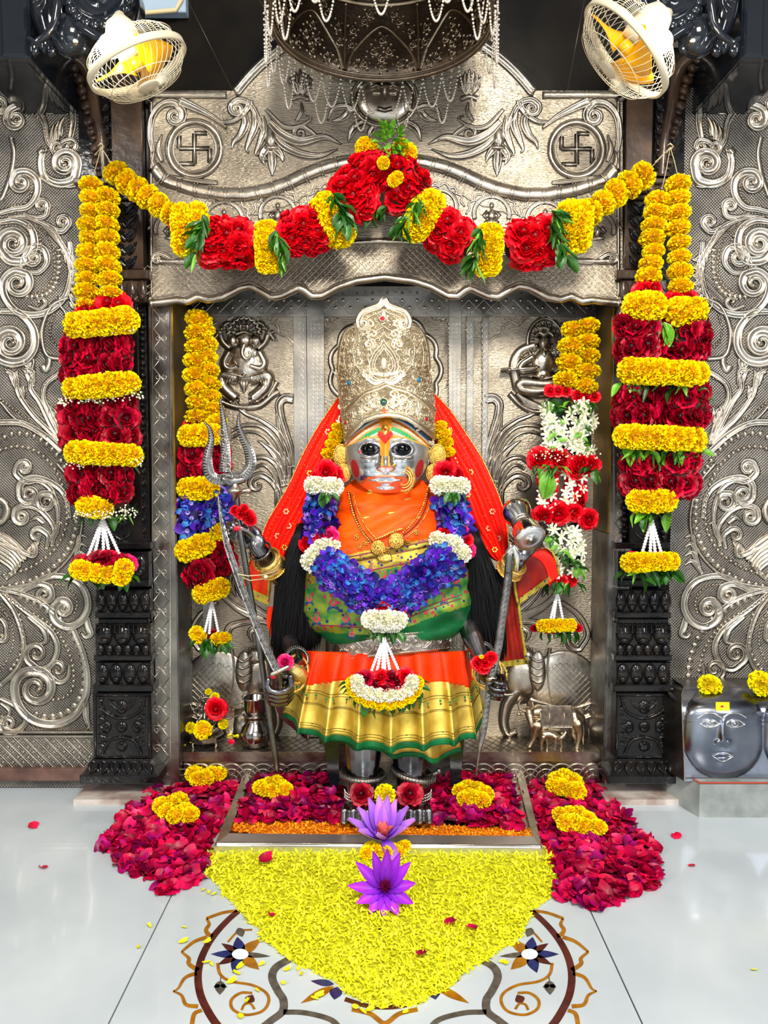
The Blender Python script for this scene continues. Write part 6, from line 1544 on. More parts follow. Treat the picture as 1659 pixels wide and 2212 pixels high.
# ---- hair
def hair(tops, bots, Y0, n, nm='hair', sway=8):
    mb = MB()
    for i in range(n):
        s = random.random(); s2 = min(1, max(0, s + random.gauss(0, .06)))
        top = [np.interp(s, np.linspace(0, 1, len(tops)), [q[k] for q in tops]) for k in (0, 1)]; bot = [np.interp(s2, np.linspace(0, 1, len(bots)), [q[k] for q in bots]) for k in (0, 1)]
        dY = random.random(); pts = []; k1 = random.gauss(0, 3); bot[1] += random.uniform(-16, 14)
        bul = (s - .5) * 34
        for j in range(9):
            t = j / 8; x = top[0] + (bot[0] - top[0]) * t + bul * math.sin(PI * t) + k1 * math.sin(t * 7 + i); y = top[1] + (bot[1] - top[1]) * t
            Yy = Y0 - (.05 * math.sin(PI * min(1, .15 + s)) * (.3 + .7 * math.sin(PI * min(1, t + .15)))) - .03 * dY
            pts.append(P(x, y, Yy))
        mb.tube(pts, [.0026] * 7 + [.0018, .0006], 4, cap=False)
    return SP(nm, mb, hairM)
hair([(650, 1130), (664, 1150)], [(588, 1395), (600, 1415), (630, 1428), (660, 1412), (690, 1388)], -.215, 620)
hair([(1012, 1130), (1030, 1146)], [(1020, 1376), (1030, 1400), (1056, 1428), (1080, 1436), (1094, 1400)], -.215, 560)
for tops in (([(652, 1140, -.19), (622, 1230, -.19), (618, 1330, -.20), (640, 1400, -.20)], [.02, .045, .052, .045]), ([(1018, 1138, -.19), (1044, 1230, -.19), (1052, 1330, -.20), (1062, 1410, -.20)], [.02, .036, .045, .036])):
    mb = MB(); mb.tube([V(*q) for q in tops[0]], tops[1], 14); SP('hair', mb, hairM)

# ---- veil
def sheet(name, outer, inner, Yo, Yi, m, nf=5, amp=.012, n=40, k=22, parent=None, bulge=.03):
    o = np.array(resample(outer, 2)); i_ = np.array(resample(inner, 2)); g = []
    for a in range(n + 1):
        s = a / n; p = o[int(s * (len(o) - 1))]; q = i_[int(s * (len(i_) - 1))]; row = []
        for b in range(k + 1):
            t = b / k; x = p[0] + (q[0] - p[0]) * t; y = p[1] + (q[1] - p[1]) * t
            Yo_ = Yo(s) if callable(Yo) else Yo; Yi_ = Yi(s) if callable(Yi) else Yi
            row.append(P(x, y, Yo_ + (Yi_ - Yo_) * t - bulge * math.sin(PI * t) - amp * math.sin(t * nf * PI * 2 + s * 2) * min(1, .3 + s)))
        g.append(row)
    mb = MB(); mb.grid(g); ob = SP(name, mb, m, parent=parent); sm = ob.modifiers.new('t', 'SOLIDIFY'); sm.thickness = .0015; return ob, g
Lo = [(734, 854), (712, 884), (682, 930), (652, 985), (625, 1045), (598, 1092), (575, 1132), (562, 1180), (575, 1204)]; Li = [(744, 890), (742, 950), (728, 1000), (706, 1050), (690, 1100), (668, 1150), (650, 1180), (634, 1206), (618, 1214)]
Ro = [(938, 850), (972, 886), (1008, 938), (1038, 985), (1060, 1030), (1080, 1078), (1094, 1130), (1098, 1180), (1092, 1214)]; Ri = [(936, 890), (938, 950), (952, 1000), (974, 1050), (992, 1100), (1012, 1150), (1040, 1180), (1062, 1206), (1080, 1214)]
for O, I in ((Lo, Li), (Ro, Ri)):
    v, g = sheet('veil', O, I, lambda s: -.10 - .06 * s, lambda s: -.16 - .05 * s, redCloth, 4.5, .013)
    mb = MB(); mb2 = MB()
    mb.tube([r[0] + Vector((0, -.003, 0)) for r in g], .0028, 6)
    for q in range(110):
        a = random.randrange(2, len(g) - 1); b = random.randrange(1, len(g[0]) - 1); c = g[a][b] + Vector((0, -.002, 0)); mb2.ell(c, (.0016, .001, .0016), 6, 4)
    for a in range(0, len(g)): mb2.ell(g[a][3] + Vector((0, -.002, 0)), (.0014, .001, .0014), 6, 4)
    SP('gold_border', mb, gold, parent=v); SP('sequins', mb2, goldL, parent=v, kind='stuff')
    for (a, b) in ((8, 8), (18, 9), (22, 15), (28, 6), (31, 11), (34, 8), (36, 14), (14, 13)):
        mb = MB(); c = g[a][b] + Vector((0, -.003, 0))
        for k in range(6):
            t = 2 * PI * k / 6; mb.ell(c + Vector((.008 * math.cos(t), 0, .008 * math.sin(t))), (.0042, .001, .0042), 8, 4)
        SP('embroidered_flower', mb, mat('pale_thread', '#e8b088', .2, .4) if 'pale_thread' not in MATS else (MATS['pale_thread'] if a % 3 else goldL), parent=v)
# loose veil ends
def panel_end(out, inn, Yo, Yi, m, bord=True, nf=2):
    v, g = sheet('veil_end', out, inn, Yo, Yi, m, nf, .006, 24, 12, bulge=.0)
    if bord:
        for idx in (0, -1):
            mb = MB(); pts = [r[idx] + Vector((0, -.005, 0)) for r in g]; w_ = Vector((.011 if idx == 0 else -.011, 0, 0))
            mb.grid([[p for p in pts], [p + w_ + Vector((0, -.001, 0)) for p in pts]]); b_ = SP('gold_border', mb, goldZ, parent=v); sm = b_.modifiers.new('t', 'SOLIDIFY'); sm.thickness = .001
        mb = MB(); r = g[-1]; mb.grid([[p + Vector((0, -.006, .0)) for p in r], [p + Vector((0, -.006, .022)) for p in r]]); SP('gold_border', mb, goldZ, parent=v)
panel_end([(1108, 1180), (1112, 1250), (1118, 1320), (1126, 1380), (1136, 1434)], [(1088, 1200), (1082, 1260), (1080, 1330), (1084, 1390), (1086, 1440)], -.17, -.18, maroonC)
panel_end([(1150, 1188), (1178, 1184), (1196, 1206), (1204, 1244)], [(1104, 1212), (1112, 1240), (1116, 1272), (1122, 1304)], -.14, -.2, maroonC, True, 1.5)
panel_end([(1158, 1190), (1180, 1192), (1198, 1210), (1206, 1246)], [(1148, 1200), (1166, 1210), (1180, 1232), (1186, 1262)], -.15, -.16, redCloth, False, .5)
panel_end([(540, 1198), (530, 1230), (520, 1262), (520, 1284)], [(590, 1226), (586, 1250), (584, 1280), (580, 1306)], -.17, -.19, orangeR)
mb = MB(); r = [P(x, 1262 + .45 * (x - 520) , -.205) for x in range(520, 584, 6)]; mb.grid([r, [P(x, 1280 + .45 * (x - 520), -.205) for x in range(520, 584, 6)]]); SP('gold_border', mb, goldZ)
v_, g_ = sheet('veil_end', [(590, 1400), (590, 1470), (600, 1540), (640, 1580)], [(660, 1420), (660, 1480), (660, 1560), (665, 1600)], -.12, -.12, mat('dark_red_cloth', '#4a0410', 0, .6), 2, .01)
v_, g_ = sheet('veil_end', [(578, 1310), (576, 1345), (586, 1376)], [(596, 1310), (596, 1345), (598, 1376)], -.14, -.14, orangeR, 1, .004, 10, 6, bulge=0)

# ---- crown
CT_ = np.array([(640, 1), (652, 8), (662, 22), (672, 50), (700, 80), (720, 90), (736, 97), (790, 102), (860, 104), (950, 98)])
def cw_hw(y): return float(np.interp(y, CT_[:, 0], CT_[:, 1]))
def cw_c(y): return float(np.interp(y, [640, 700, 800, 860, 950], [826, 829, 828, 836, 841]))
def crownY(x, y):
    hw = 104.0 if y > 720 else 104 - (720 - y) * .25; u = max(-.985, min(.985, (x - cw_c(y)) / hw)); return -.222 - .155 * math.sqrt(1 - u * u) + (0 if y > 800 else (800 - y) * .00010)
def crown_top(x):
    d = abs(x - 826); return float(np.interp(d, [0, 6, 14, 24, 40, 52, 56, 66, 84, 94, 100, 104], [641, 652, 660, 666, 672, 684, 694, 698, 714, 734, 770, 800]))
def crown_bot(x):
    return float(np.interp(x, [726, 744, 785, 810, 835, 862, 882, 912, 940, 950], [962, 953, 914, 905, 901, 904, 910, 928, 950, 960]))
mb = MB(); g = []
cxs = np.linspace(-1, 1, 71)
for j in range(45):
    row = []
    for u in cxs:
        uu = math.sin(u * PI / 2)
        # left/right outlines lean slightly
        y0 = crown_top(826 + 102 * uu); x1 = 842 + 99 * uu; y1 = crown_bot(x1); y = y0 + (y1 - y0) * j / 44
        hw_ = np.interp(y, [640, 700, 740, 800, 860, 955], [100, 97, 99, 102, 104, 98]); x = cw_c(y) + hw_ * uu
        row.append(P(x, y, crownY(x, y)))
    g.append(row)
mb.grid(g)
back = [[Vector((p.x * .98 + .0, max(p.y, -.2) + .0 + .16 * math.sqrt(max(0, 1 - (abs(i - 35) / 35.0) ** 2)), p.z)) for i, p in enumerate(r)] for r in (g[0], g[10], g[20], g[32], g[-1])]
mb.grid([list(reversed(r)) for r in back]); mb.grid([g[0], back[0]])
crown = SP('crown', mb, crownG)
cp = onfn(crownY)
def C(name, draw, m=crownM, **k):
    mb = MB(); draw(mb); return mb.build(name, m, crown, **k)
def cm(x, c=830): return 2 * c - x
for s in (0, 1):
    mx = (lambda x: x) if s == 0 else (lambda x: 2 * 829 - x)
    X = lambda pts: [(mx(x), y) for x, y in pts]
    C('crest_scroll', lambda m: scroll(m, X([(829, 646), (820, 660), (800, 668), (783, 676), (774, 692), (776, 706)]), (mx(785), 698), 1.0, 6.5, .010, cp, 'chan', step=3, w0=8))
    C('crown_rim', lambda m: ribbon(m, resample(X([(772, 702), (750, 712), (738, 732), (732, 760), (729, 800)]), 4), 3, .006, cp))
    C('crown_rim', lambda m: ribbon(m, resample(X([(829, 668), (818, 676), (800, 682), (790, 690)]), 4), 2, .005, cp))
    C('crown_leaf', lambda m: leafshape(m, X([(829, 690), (829, 668)]), 5, .006, cp, 2)) if s == 0 else None
    # paired vines rising along both sides of the drop
    for pts in ([(800, 820), (770, 790), (762, 750), (780, 720), (812, 700)], [(776, 830), (748, 800), (742, 760), (752, 722)], [(829, 705), (800, 725), (790, 750)]):
        C('crown_vine', lambda m: ribbon(m, resample(X(pts), 3), 1.7, .005, cp))
    spots = [(756, 735, 1), (782, 712, -1), (800, 700, 1), (764, 760, -1), (746, 762, 1), (750, 790, -1), (776, 782, 1), (790, 810, -1), (760, 816, 1), (742, 830, -1), (772, 842, 1), (796, 744, -1), (806, 722, 1),
             (746, 862, -1), (764, 872, 1), (786, 862, -1), (808, 852, 1), (752, 894, 1), (772, 892, -1), (742, 905, 1), (790, 888, 1), (812, 876, -1), (756, 918, 1), (738, 880, -1), (736, 800, 1)]
    for (x, y, d) in spots:
        C('crown_scroll', lambda m: scroll(m, X([(x - 9 * d, y + 9), (x - 10 * d, y - 3), (x - 2 * d, y - 9), (x + 6 * d, y - 4)]), (mx(x), y - 1), .9, 2.7, .0055, cp, step=2.2))
        C('crown_leaf', lambda m: (leafshape(m, X([(x - 8 * d, y + 8), (x - 17 * d, y + 2)]), 3.0, .005, cp, 2), leafshape(m, X([(x - 6 * d, y + 9), (x + 4 * d, y + 13)]), 3.0, .005, cp, 2)))
    C('crown_leaf', lambda m: (leafshape(m, X([(829, 820), (810, 826), (790, 812), (784, 796)]), 7, .006, cp, 3), leafshape(m, X([(829, 808), (806, 806), (794, 790)]), 4, .006, cp, 3)))
    # outline of the drop panel: scalloped
    C('drop_scallop', lambda m: ribbon(m, resample(X([(829, 716), (822, 728), (810, 734), (812, 746), (800, 752), (802, 764), (794, 772), (798, 786), (792, 796), (804, 806), (829, 812)]), 2.5), 1.8, .006, cp))
def drop(r, k): return [(829 + r * math.sin(t) * (1 - .28 * math.cos(t)) , 783 - r * 1.25 * math.cos(t) - (r * .42 if abs(t) < .35 else 0) * (1 - abs(t) / .35)) for t in np.linspace(-PI, PI, k, endpoint=False)]
for r, w_, h in ((30, 1.8, .006), (24, 1.6, .005), (19, 1.4, .004)): C('drop_ring', lambda m: ribbon(m, drop(r, 50), w_, h, cp, closed=True))
C('drop_ring', lambda m: beads(m, drop(27, 40), 1.5, .006, cp))
mb = MB(); dome(mb, 829, 785, 6.5, 13, .010, cp, 14, 5); SP('clear_gem', mb, mat('clear_gem', (.65, .6, .5), .3, .06, coat=.8), parent=crown)
# brow bands
def arcb(off): return [(x, crown_bot(x) - off - 6 * math.exp(-((x - 835) / 12.0) ** 2) * (off > 50)) for x in np.arange(742, 944, 4)]
for off, w_, h, pr in ((5, 5.5, .009, 'round'), (62, 4, .009, 'round'), (69, 1.6, .005, 'round'), (12, 1.5, .006, 'round')): C('brow_band', lambda m: ribbon(m, [(x, y) for x, y in arcb(off)], w_, h, cp, pr))
C('brow_band', lambda m: beads(m, arcb(56), 1.6, .006, cp))
for k in range(9):
    x = 754 + 20 * k
    if abs(x - 834) < 12: continue
    y = crown_bot(x) - 34; d = 1 if x < 834 else -1
    C('crown_scroll', lambda m: scroll(m, [(x - 10 * d, y + 12), (x - 11 * d, y - 4), (x, y - 12), (x + 9 * d, y - 3)], (x, y), 1.2, 3.2, .006, cp, step=2.2)); C('crown_leaf', lambda m: leafshape(m, [(x + 2 * d, y + 14), (x + 12 * d, y + 6)], 3.4, .006, cp, 2))
def gem(x, y, r, m, nm):
    mb = MB(); dome(mb, x, y, r, r, .009, cp, 16, 5); C('gem_setting', lambda q: ribbon(q, [(x + (r + 1) * math.cos(t), y + (r + 1) * math.sin(t)) for t in np.linspace(0, 2 * PI, 18, endpoint=False)], 1.5, .007, cp, closed=True)); SP(nm, mb, m, parent=crown)
gem(826, 688, 5, gemR, 'red_gem'); gem(753, 827, 5, gemB, 'blue_gem'); gem(905, 820, 5, gemB, 'blue_gem'); gem(828, 869, 8, gemG, 'green_gem'); gem(745, 913, 3.6, gemR, 'red_gem'); gem(922, 905, 3.6, gemR, 'red_gem')
mb = MB(); dome(mb, 831, 889, 6, 7, .004, onfn(lambda u, v: crownY(u, v) - .002), 10, 2); SP('orange_paste_mark', mb, mat('orange_paste', '#ff5a28', 0, .8), parent=crown)

# ---- face mask
glassE = mat('eye_black', (.001, .001, .001), 0, .08, spec=.2)
FCX, FCY, FA, FB = 836.0, 975.0, 93.0, 98.0
def gs(x, y, cx, cy, sx, sy): return math.exp(-((x - cx) / sx) ** 2 - ((y - cy) / sy) ** 2)
def faceY(x, y):
    u = (x - FCX) / FA; v = (y - FCY) / FB
    r = min(.998, abs(u) ** 2.3 + abs(v) ** 2.5); base = .125 * (1 - r) ** .5
    h = 0
    for ex in (799, 868):
        h -= .020 * gs(x, y, ex, 972, 26, 17); h += .010 * gs(x, y, ex, 994, 26, 9); h += .009 * gs(x, y, ex, 950, 30, 7)
        h += .014 * gs(x, y, ex - 6 if ex < 836 else ex + 6, 1018, 26, 24)
        h += .006 * math.exp(-((math.hypot((x - ex) / 23, (y - 971) / 14) - 1) / .16) ** 2)
    t = max(0, min(1, (y - 945) / 62)); nw = 7 + 5 * t
    h += (.010 + .030 * t) * math.exp(-((x - 833) / nw) ** 2) * (1 / (1 + math.exp((y - 1012) / 2.6)))
    for nx in (820, 847): h += .013 * gs(x, y, nx, 1007, 6.5, 5.5)
    h -= .008 * gs(x, y, 833, 1021, 6, 5)
    h += .014 * gs(x, y, 832, 1029, 22, 4.2) * (1 - .3 * gs(x, y, 832, 1026, 3, 3)) ; h += .015 * gs(x, y, 832, 1041, 17, 4.6); h -= .010 * gs(x, y, 832, 1035, 24, 2.0)
    h -= .007 * gs(x, y, 832, 1051, 18, 3.5); h += .018 * gs(x, y, 833, 1062, 20, 10)
    return -.228 - base - h * min(1, (1 - r) * 5)
def facecol(x, y):
    """(colour, is paint) : festival paint on the mask"""
    S_ = (.66, .67, .70)
    d = abs(x - 836) / 80; yy = y + 26 * d * d * .9          # stripes follow the brow arch
    yb_ = 951 + 15 * max(0, (abs(x - 835) - 34) / 56) ** 1.6 - 5 * math.exp(-((abs(x - 834) - 34) / 20) ** 2)
    if y < yb_:
        n = random.random() * .12
        if abs(x - 833) < 9 + max(0, (955 - y)) * .1: return (hexc('#f0901a'), 1)
        a = y - 903 - 46 * d ** 1.6
        if y > yb_ - 3: return (hexc('#d89018'), 1)
        bandv = [(4, '#3a78b0'), (9, '#f2e2c4'), (15, '#c8640c'), (20, '#f4d4b0'), (24, '#f09a60'), (34, '#0c9a50'), (38, '#f0e0c8'), (44, '#e89a60'), (52, '#a8720c'), (64, '#f4c898')]
        for lim, c in bandv:
            if a < lim - 8: 
                k = 1 - n * 2; return (tuple(q * k for q in hexc(c)), 1)
        return (hexc('#f0c8a0'), 1)
    if 946 < y < 1012 and abs(x - 831) < (13 - (y - 946) * .12 if y < 985 else 0) and not y > 985: return (hexc('#f08c14'), 1)
    if 985 <= y < 1008 and (abs(x - 826) < 2.2 or abs(x - 840) < 2.0): return (hexc('#e8a818'), 1)
    for cx, sl in ((767, .35), (906, -.35)):
        xx = x - cx - (y - 1012) * sl * .6
        if (xx / 8.5) ** 2 + ((y - 1012) / 20.0) ** 2 < 1: return (tuple(c * (.8 + .5 * random.random()) for c in hexc('#8a1018')), 1)
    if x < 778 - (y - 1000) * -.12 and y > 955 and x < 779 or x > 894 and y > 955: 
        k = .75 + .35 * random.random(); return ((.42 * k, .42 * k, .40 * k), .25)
    if 1025 < y < 1031 and abs(x - 832) < 20: return (hexc('#d89070'), 1)
    if 1039 < y < 1044 and abs(x - 832) < 15: return (hexc('#d8a088'), 1)
    if ((x - 776) / 4) ** 2 + ((y - 976) / 5) ** 2 < 1: return (hexc('#c02040'), 1)
    return (S_, 0)
mb = MB(); cols = []; pa = []; g = []
NU, NV = 150, 150
for j in range(NV + 1):
    row = []
    for i in range(NU + 1):
        # square-to-disc map
        a = 2 * i / NU - 1; b = 2 * j / NV - 1
        uu = a * math.sqrt(1 - b * b / 2); vv = b * math.sqrt(1 - a * a / 2); x = FCX + FA * uu * .995; y = FCY + FB * vv * .995
        # chin narrower than brow
        if vv > 0: x = FCX + (x - FCX) * (1 - .16 * vv ** 2)
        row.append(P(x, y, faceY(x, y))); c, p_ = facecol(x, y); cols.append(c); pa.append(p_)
    g.append(row)
mb.grid(g)
fm = bpy.data.materials.new('mask_silver_paint'); fm.use_nodes = True; n_ = fm.node_tree.nodes; L_ = fm.node_tree.links; b_ = n_['Principled BSDF']
vc = n_.new('ShaderNodeVertexColor'); vc.layer_name = 'Col'; L_.new(vc.outputs['Color'], b_.inputs['Base Color']); va = n_.new('ShaderNodeAttribute'); va.attribute_name = 'paint'
sb = n_.new('ShaderNodeMath'); sb.operation = 'SUBTRACT'; sb.inputs[0].default_value = 1; L_.new(va.outputs['Fac'], sb.inputs[1]); L_.new(sb.outputs[0], b_.inputs['Metallic'])
mr = n_.new('ShaderNodeMapRange'); mr.inputs[3].default_value = .2; mr.inputs[4].default_value = .55; L_.new(va.outputs['Fac'], mr.inputs[0]); L_.new(mr.outputs[0], b_.inputs['Roughness'])
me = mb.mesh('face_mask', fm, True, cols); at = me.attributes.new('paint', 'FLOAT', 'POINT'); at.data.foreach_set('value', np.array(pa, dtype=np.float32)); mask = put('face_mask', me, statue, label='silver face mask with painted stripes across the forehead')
for ex in (799, 868):
    mb = MB(); c = P(ex, 971, faceY(ex, 971) - .002); mb.ell(c, (SZ(17.5, -.34), .012, SZ(13, -.34)), 22, 12); SP('eye', mb, glassE, parent=mask)
# brow jewel, heart and bindi
fp = onfn(faceY)
mb = MB(); mb.v = []; pts = [(832, 959), (822, 948), (815, 938), (818, 931), (825, 932), (832, 938), (839, 932), (846, 931), (849, 938), (842, 948)]
g = [[fp(832 + (x - 832) * s, 943 + (y - 943) * s, .004 * (1 - s * s) + .003) for x, y in pts + pts[:1]] for s in (1, .7, .4, .05)]; mb.grid(g); SP('heart_mark', mb, mat('red_glitter', '#d00c1c', .1, .4, '#ff4030', 300), parent=mask)
mb = MB(); dome(mb, 832, 929, 9, 12, .004, onfn(lambda u, v: faceY(u, v) - .003), 14, 3); beads(mb, [(832 + 9 * math.cos(t), 929 + 12 * math.sin(t)) for t in np.linspace(0, 2 * PI, 20)], 1.5, .006, onfn(lambda u, v: faceY(u, v) - .003)); SP('brow_pendant', mb, gold, parent=mask)
mb = MB(); dome(mb, 832, 928, 3, 4, .009, onfn(lambda u, v: faceY(u, v) - .003), 10, 3); SP('red_gem', mb, gemR, parent=mask)
# dots of paint along the brow stripes
for s in (-1, 1):
    for row, (c, y0) in enumerate((('#e8905c', 921), ('#e8905c', 937), ('#e89a6a', 951))):
        mb = MB()
        for k in range(9):
            x = 834 + s * (18 + 7.4 * k); d = abs(x - 836) / 80; y = y0 + 16 * d ** 1.6
            if y > 955 + 10 * row * .2: continue
            dome(mb, x, y, 2.2, 1.8, .0012, fp, 7, 2)
        if mb.v: SP('paint_dots', mb, MATS.get('dot' + c) or mat('dot' + c, c, 0, .6), parent=mask)
# ears with gold discs
for s, ex in ((-1, 742), (1, 930)):
    Ye = -.245
    mb = MB(); mb.ell(P(ex + 4 * s * -1, 990, -.215), (.022, .022, .05), 14, 10); SP('ear', mb, silverB)
    for (cx, cy, rx, ry, nm) in ((ex - 4 if s < 0 else ex + 15, 984, 17, 24, 'ear_ornament'), (ex - 2 if s < 0 else ex + 8, 1022, 17, 19, 'ear_disc')):
        ef = onplane(Ye - (.02 if nm == 'ear_disc' else 0)); mb = MB(); dome(mb, cx, cy, rx, ry, .016, ef, 26, 6); dome(mb, cx, cy, rx, ry, -.008, ef, 26, 3)
        for q in range(1, 6):
            f_ = q / 6.0; ribbon(mb, [(cx + rx * f_ * math.cos(t), cy + ry * f_ * math.sin(t)) for t in np.linspace(0, 2 * PI, 30, endpoint=False)], 1.1, .002, onfn(lambda u, v: Ye - (.02 if nm == 'ear_disc' else 0) - .016 * math.sqrt(max(0, 1 - f_ * f_))), closed=True)
        ribbon(mb, [(cx + rx * math.cos(t), cy + ry * math.sin(t)) for t in np.linspace(0, 2 * PI, 34, endpoint=False)], 2, .004, ef, closed=True)
        SP(nm, mb, gold)
# nose ring
mb = MB(); nc = (872, 1034); Yn = faceY(872, 1034) - .012
arcp = lambda r, a0, a1, n: [P(nc[0] + r * math.cos(t), nc[1] + r * 1.15 * math.sin(t), Yn - .004) for t in np.linspace(a0, a1, n)]
for r, tr in ((22, .0032), (17, .0042), (12.5, .0036)): mb.tube(arcp(r, -PI * .62, PI * .58, 26), [tr * (.4 + .6 * math.sin(PI * k / 25)) for k in range(26)], 6)
for p_ in arcp(24.5, -PI * .6, PI * .56, 24): mb.ell(p_, (.0028,) * 3, 6, 4)
mb.tube([P(848, 1006, faceY(848, 1006) - .004), P(856, 1004, Yn), P(864, 1010, Yn)], .0022, 6); mb.ell(P(852, 1004, faceY(852, 1004) - .008), (.006, .004, .006), 10, 6); mb.tube([P(866, 1060, Yn), P(878, 1066, Yn), P(892, 1056, Yn + .01)], .001, 5); SP('nose_ring', mb, gold)
mb = MB(); mb.tube(arcp(19.5, -PI * .6, PI * .5, 20), .0012, 5); SP('nose_ring_stones', mb, gemR)
mb = MB(); [mb.ell(P(822 + k, 1002 + .3 * k, faceY(822, 1002) - .004), (.002,) * 3, 6, 4) for k in range(4)]; SP('nose_stud', mb, gold)

# ---- necklaces
def strand(pts, r, m, nm, off=.008, sp=2.0):
    p = resample(pts, 1.5); d = np.concatenate([[0], np.cumsum(np.hypot(*(p[1:] - p[:-1]).T))]); mb = MB(); step = 2 * r * (CAMY * -1) / 3 * 554 / 554; n = int(d[-1] * .00165 / (r * sp))
    for i in range(n + 1):
        s = d[-1] * i / n; x = float(np.interp(s, d, p[:, 0])); y = float(np.interp(s, d, p[:, 1])); mb.ell(P(x, y, torsoY(x, y) - off), (r, r, r), 7, 5)
    return SP(nm, mb, m)
strand([(752, 1062), (758, 1092), (768, 1122), (782, 1148), (800, 1170)], .0042, gold, 'bead_necklace'); strand([(762, 1066), (772, 1100), (786, 1130), (800, 1150), (812, 1162)], .0030, gold, 'bead_necklace')
strand([(925, 1052), (918, 1080), (908, 1105), (890, 1130), (872, 1150)], .0042, gold, 'bead_necklace'); strand([(932, 1056), (930, 1085), (918, 1115), (900, 1140), (880, 1160)], .0030, gold, 'bead_necklace')
strand([(756, 1064), (764, 1100), (776, 1134), (790, 1155), (806, 1172)], .0022, mat('dark_bead', '#1c120a', 0, .3), 'black_bead_necklace', .006); strand([(928, 1056), (920, 1094), (906, 1124), (888, 1144), (870, 1158)], .0022, MATS['dark_bead'], 'black_bead_necklace', .006)
strand([(812, 1164), (828, 1158), (846, 1150), (868, 1142)], .005, gold, 'tube_beads', .012, 1.6)
for cx, cy, r in ((817, 1183, 17), (856, 1168, 18)):
    tf = onfn(lambda u, v: torsoY(cx, cy) - .012); mb = MB(); dome(mb, cx, cy, r, r, .010, tf, 28, 5); dome(mb, cx, cy, r, r, -.006, tf, 28, 2); pn = SP('pendant', mb, gold)
    mb = MB(); tf2 = onfn(lambda u, v: torsoY(cx, cy) - .012 - .010 * math.sqrt(max(0, 1 - ((u - cx) ** 2 + (v - cy) ** 2) / (r * r + 1))))
    for ring_, n in ((.9, 22), (.66, 16), (.42, 11)):
        for k in range(n): t = 2 * PI * k / n; dome(mb, cx + r * ring_ * math.cos(t), cy + r * ring_ * math.sin(t), 1.9, 1.9, .003, tf2, 6, 2)
    dome(mb, cx, cy, 3, 3, .005, tf2, 8, 3); SP('pendant_grain', mb, gold, parent=pn)
for (x, y) in ((790, 1172), (836, 1190), (770, 1160), (900, 1150), (880, 1172), (778, 1180)):
    mb = MB(); tf = onfn(lambda u, v: torsoY(u, v) - .006)
    for k in range(7): t = 2 * PI * k / 7; dome(mb, x + 5 * math.cos(t), y + 5 * math.sin(t), 2.2, 2.2, .004, tf, 6, 2)
    dome(mb, x, y, 3, 3, .006, tf, 8, 3); SP('filigree_link', mb, gold)
mb = MB(); tf = onfn(lambda u, v: torsoY(u, v) - .006); dome(mb, 831, 1205, 17, 9, .008, tf, 20, 4); beads(mb, [(815 + 2 * k, 1208 + 6 * math.sin(PI * k / 16)) for k in range(17)], 1.8, .006, tf); SP('pendant', mb, gold)
# embroidered sprigs on the orange silk
for (x, y) in ((845, 1108), (792, 1118), (905, 1118), (800, 1064), (880, 1078)):
    mb = MB(); leafshape(mb, [(x - 7, y + 1), (x + 8, y - 2)], 1.8, .0012, tp, 2); SP('gold_sprig', mb, goldL)

# ---- stool legs behind the feet
stool = thing('stool', 'black wooden stool behind the statue, its two front legs seen below the skirt', 'stool', P(838, 1690, -.16))
for x in (716, 986):
    mb = MB(); a = P(x - 17, 1600, -.16); b = P(x + 17, 1600, -.16); c = P(x - 9 + (6 if x < 800 else -2), 1700, -.16); d = P(x + 9 + (6 if x < 800 else -2), 1700, -.16)
    q = [c, d, b, a]; mb.add(q + [v + Vector((0, .05, 0)) for v in q], [(0, 1, 2, 3), (7, 6, 5, 4), (0, 4, 5, 1), (1, 5, 6, 2), (2, 6, 7, 3), (3, 7, 4, 0)]); mb.build('leg', blackP, stool, smooth=False)
mb = MB(); a = P(690, 1600, -.16); b = P(1000, 1584, -.16); mb.box(a.x, -.17, a.z - .01, b.x, .0, b.z + .02); mb.build('seat', blackP, stool, smooth=False)

# ---- long garland the statue wears
Y = -.40
gt = thing('flower_garland', 'blue orchid garland with white and rose rings worn round the statue neck', 'garland', P(838, 1240, Y))
cg = lambda x, y: torsoY(min(1010, max(664, x)), max(y, 1060)) - .035
for p0, p1, R in (((696, 1072), (690, 1158), 36), ((972, 1072), (984, 1150), 36)):
    bundle(gt, p0, p1, R, -.30, OR, 24, 'orchid', core=blueCore, rowstep=.62, jitter=.7, squash=1)
path = resample([(700, 1216), (730, 1242), (770, 1272), (812, 1292), (850, 1292), (890, 1268), (930, 1236), (974, 1206)], 1.5)
for i in range(150):
    s = i / 150; k = int(s * (len(path) - 1)); x, y = path[k]; t_ = path[min(k + 3, len(path) - 1)] - path[max(k - 3, 0)]; t_ = t_ / np.hypot(*t_); nx = np.array([-t_[1], t_[0]]); o = random.uniform(-1, 1)
    x2, y2 = np.array([x, y]) + nx * o * 30; Yy = cg(x, y) - .035 * math.sqrt(1 - o * o) - .005
    flower('orchid', random.choice(OR), gt, P(x2, y2, Yy), SZ(24, -.4), jit((nx[0] * o * .8, -1, -nx[1] * o * .8), .5))
mb = MB(); mb.tube([P(x, y, cg(x, y) - .0) for x, y in path[::12]], SZ(22, -.4), 12); mb.build('flower_core', blueCore, gt)
for (c0, c1) in (((668, 1048), (728, 1052)), ((942, 1048), (1004, 1050))): band(gt, c0, c1, -.31, 19, 5, MW)
for (c0, c1) in (((690, 1182), (722, 1178)), ((664, 1218), (690, 1186)), ((676, 1228), (700, 1200))): band(gt, c0, c1, -.345, 19, 3, MW, .2)
for (c0, c1) in (((938, 1166), (990, 1176)), ((954, 1180), (1006, 1198))): band(gt, c0, c1, -.345, 19, 4, MW, .2)
band(gt, (792, 1338), (870, 1340), -.45, 20, 6, MW); band(gt, (806, 1352), (860, 1352), -.44, 15, 4, MW)
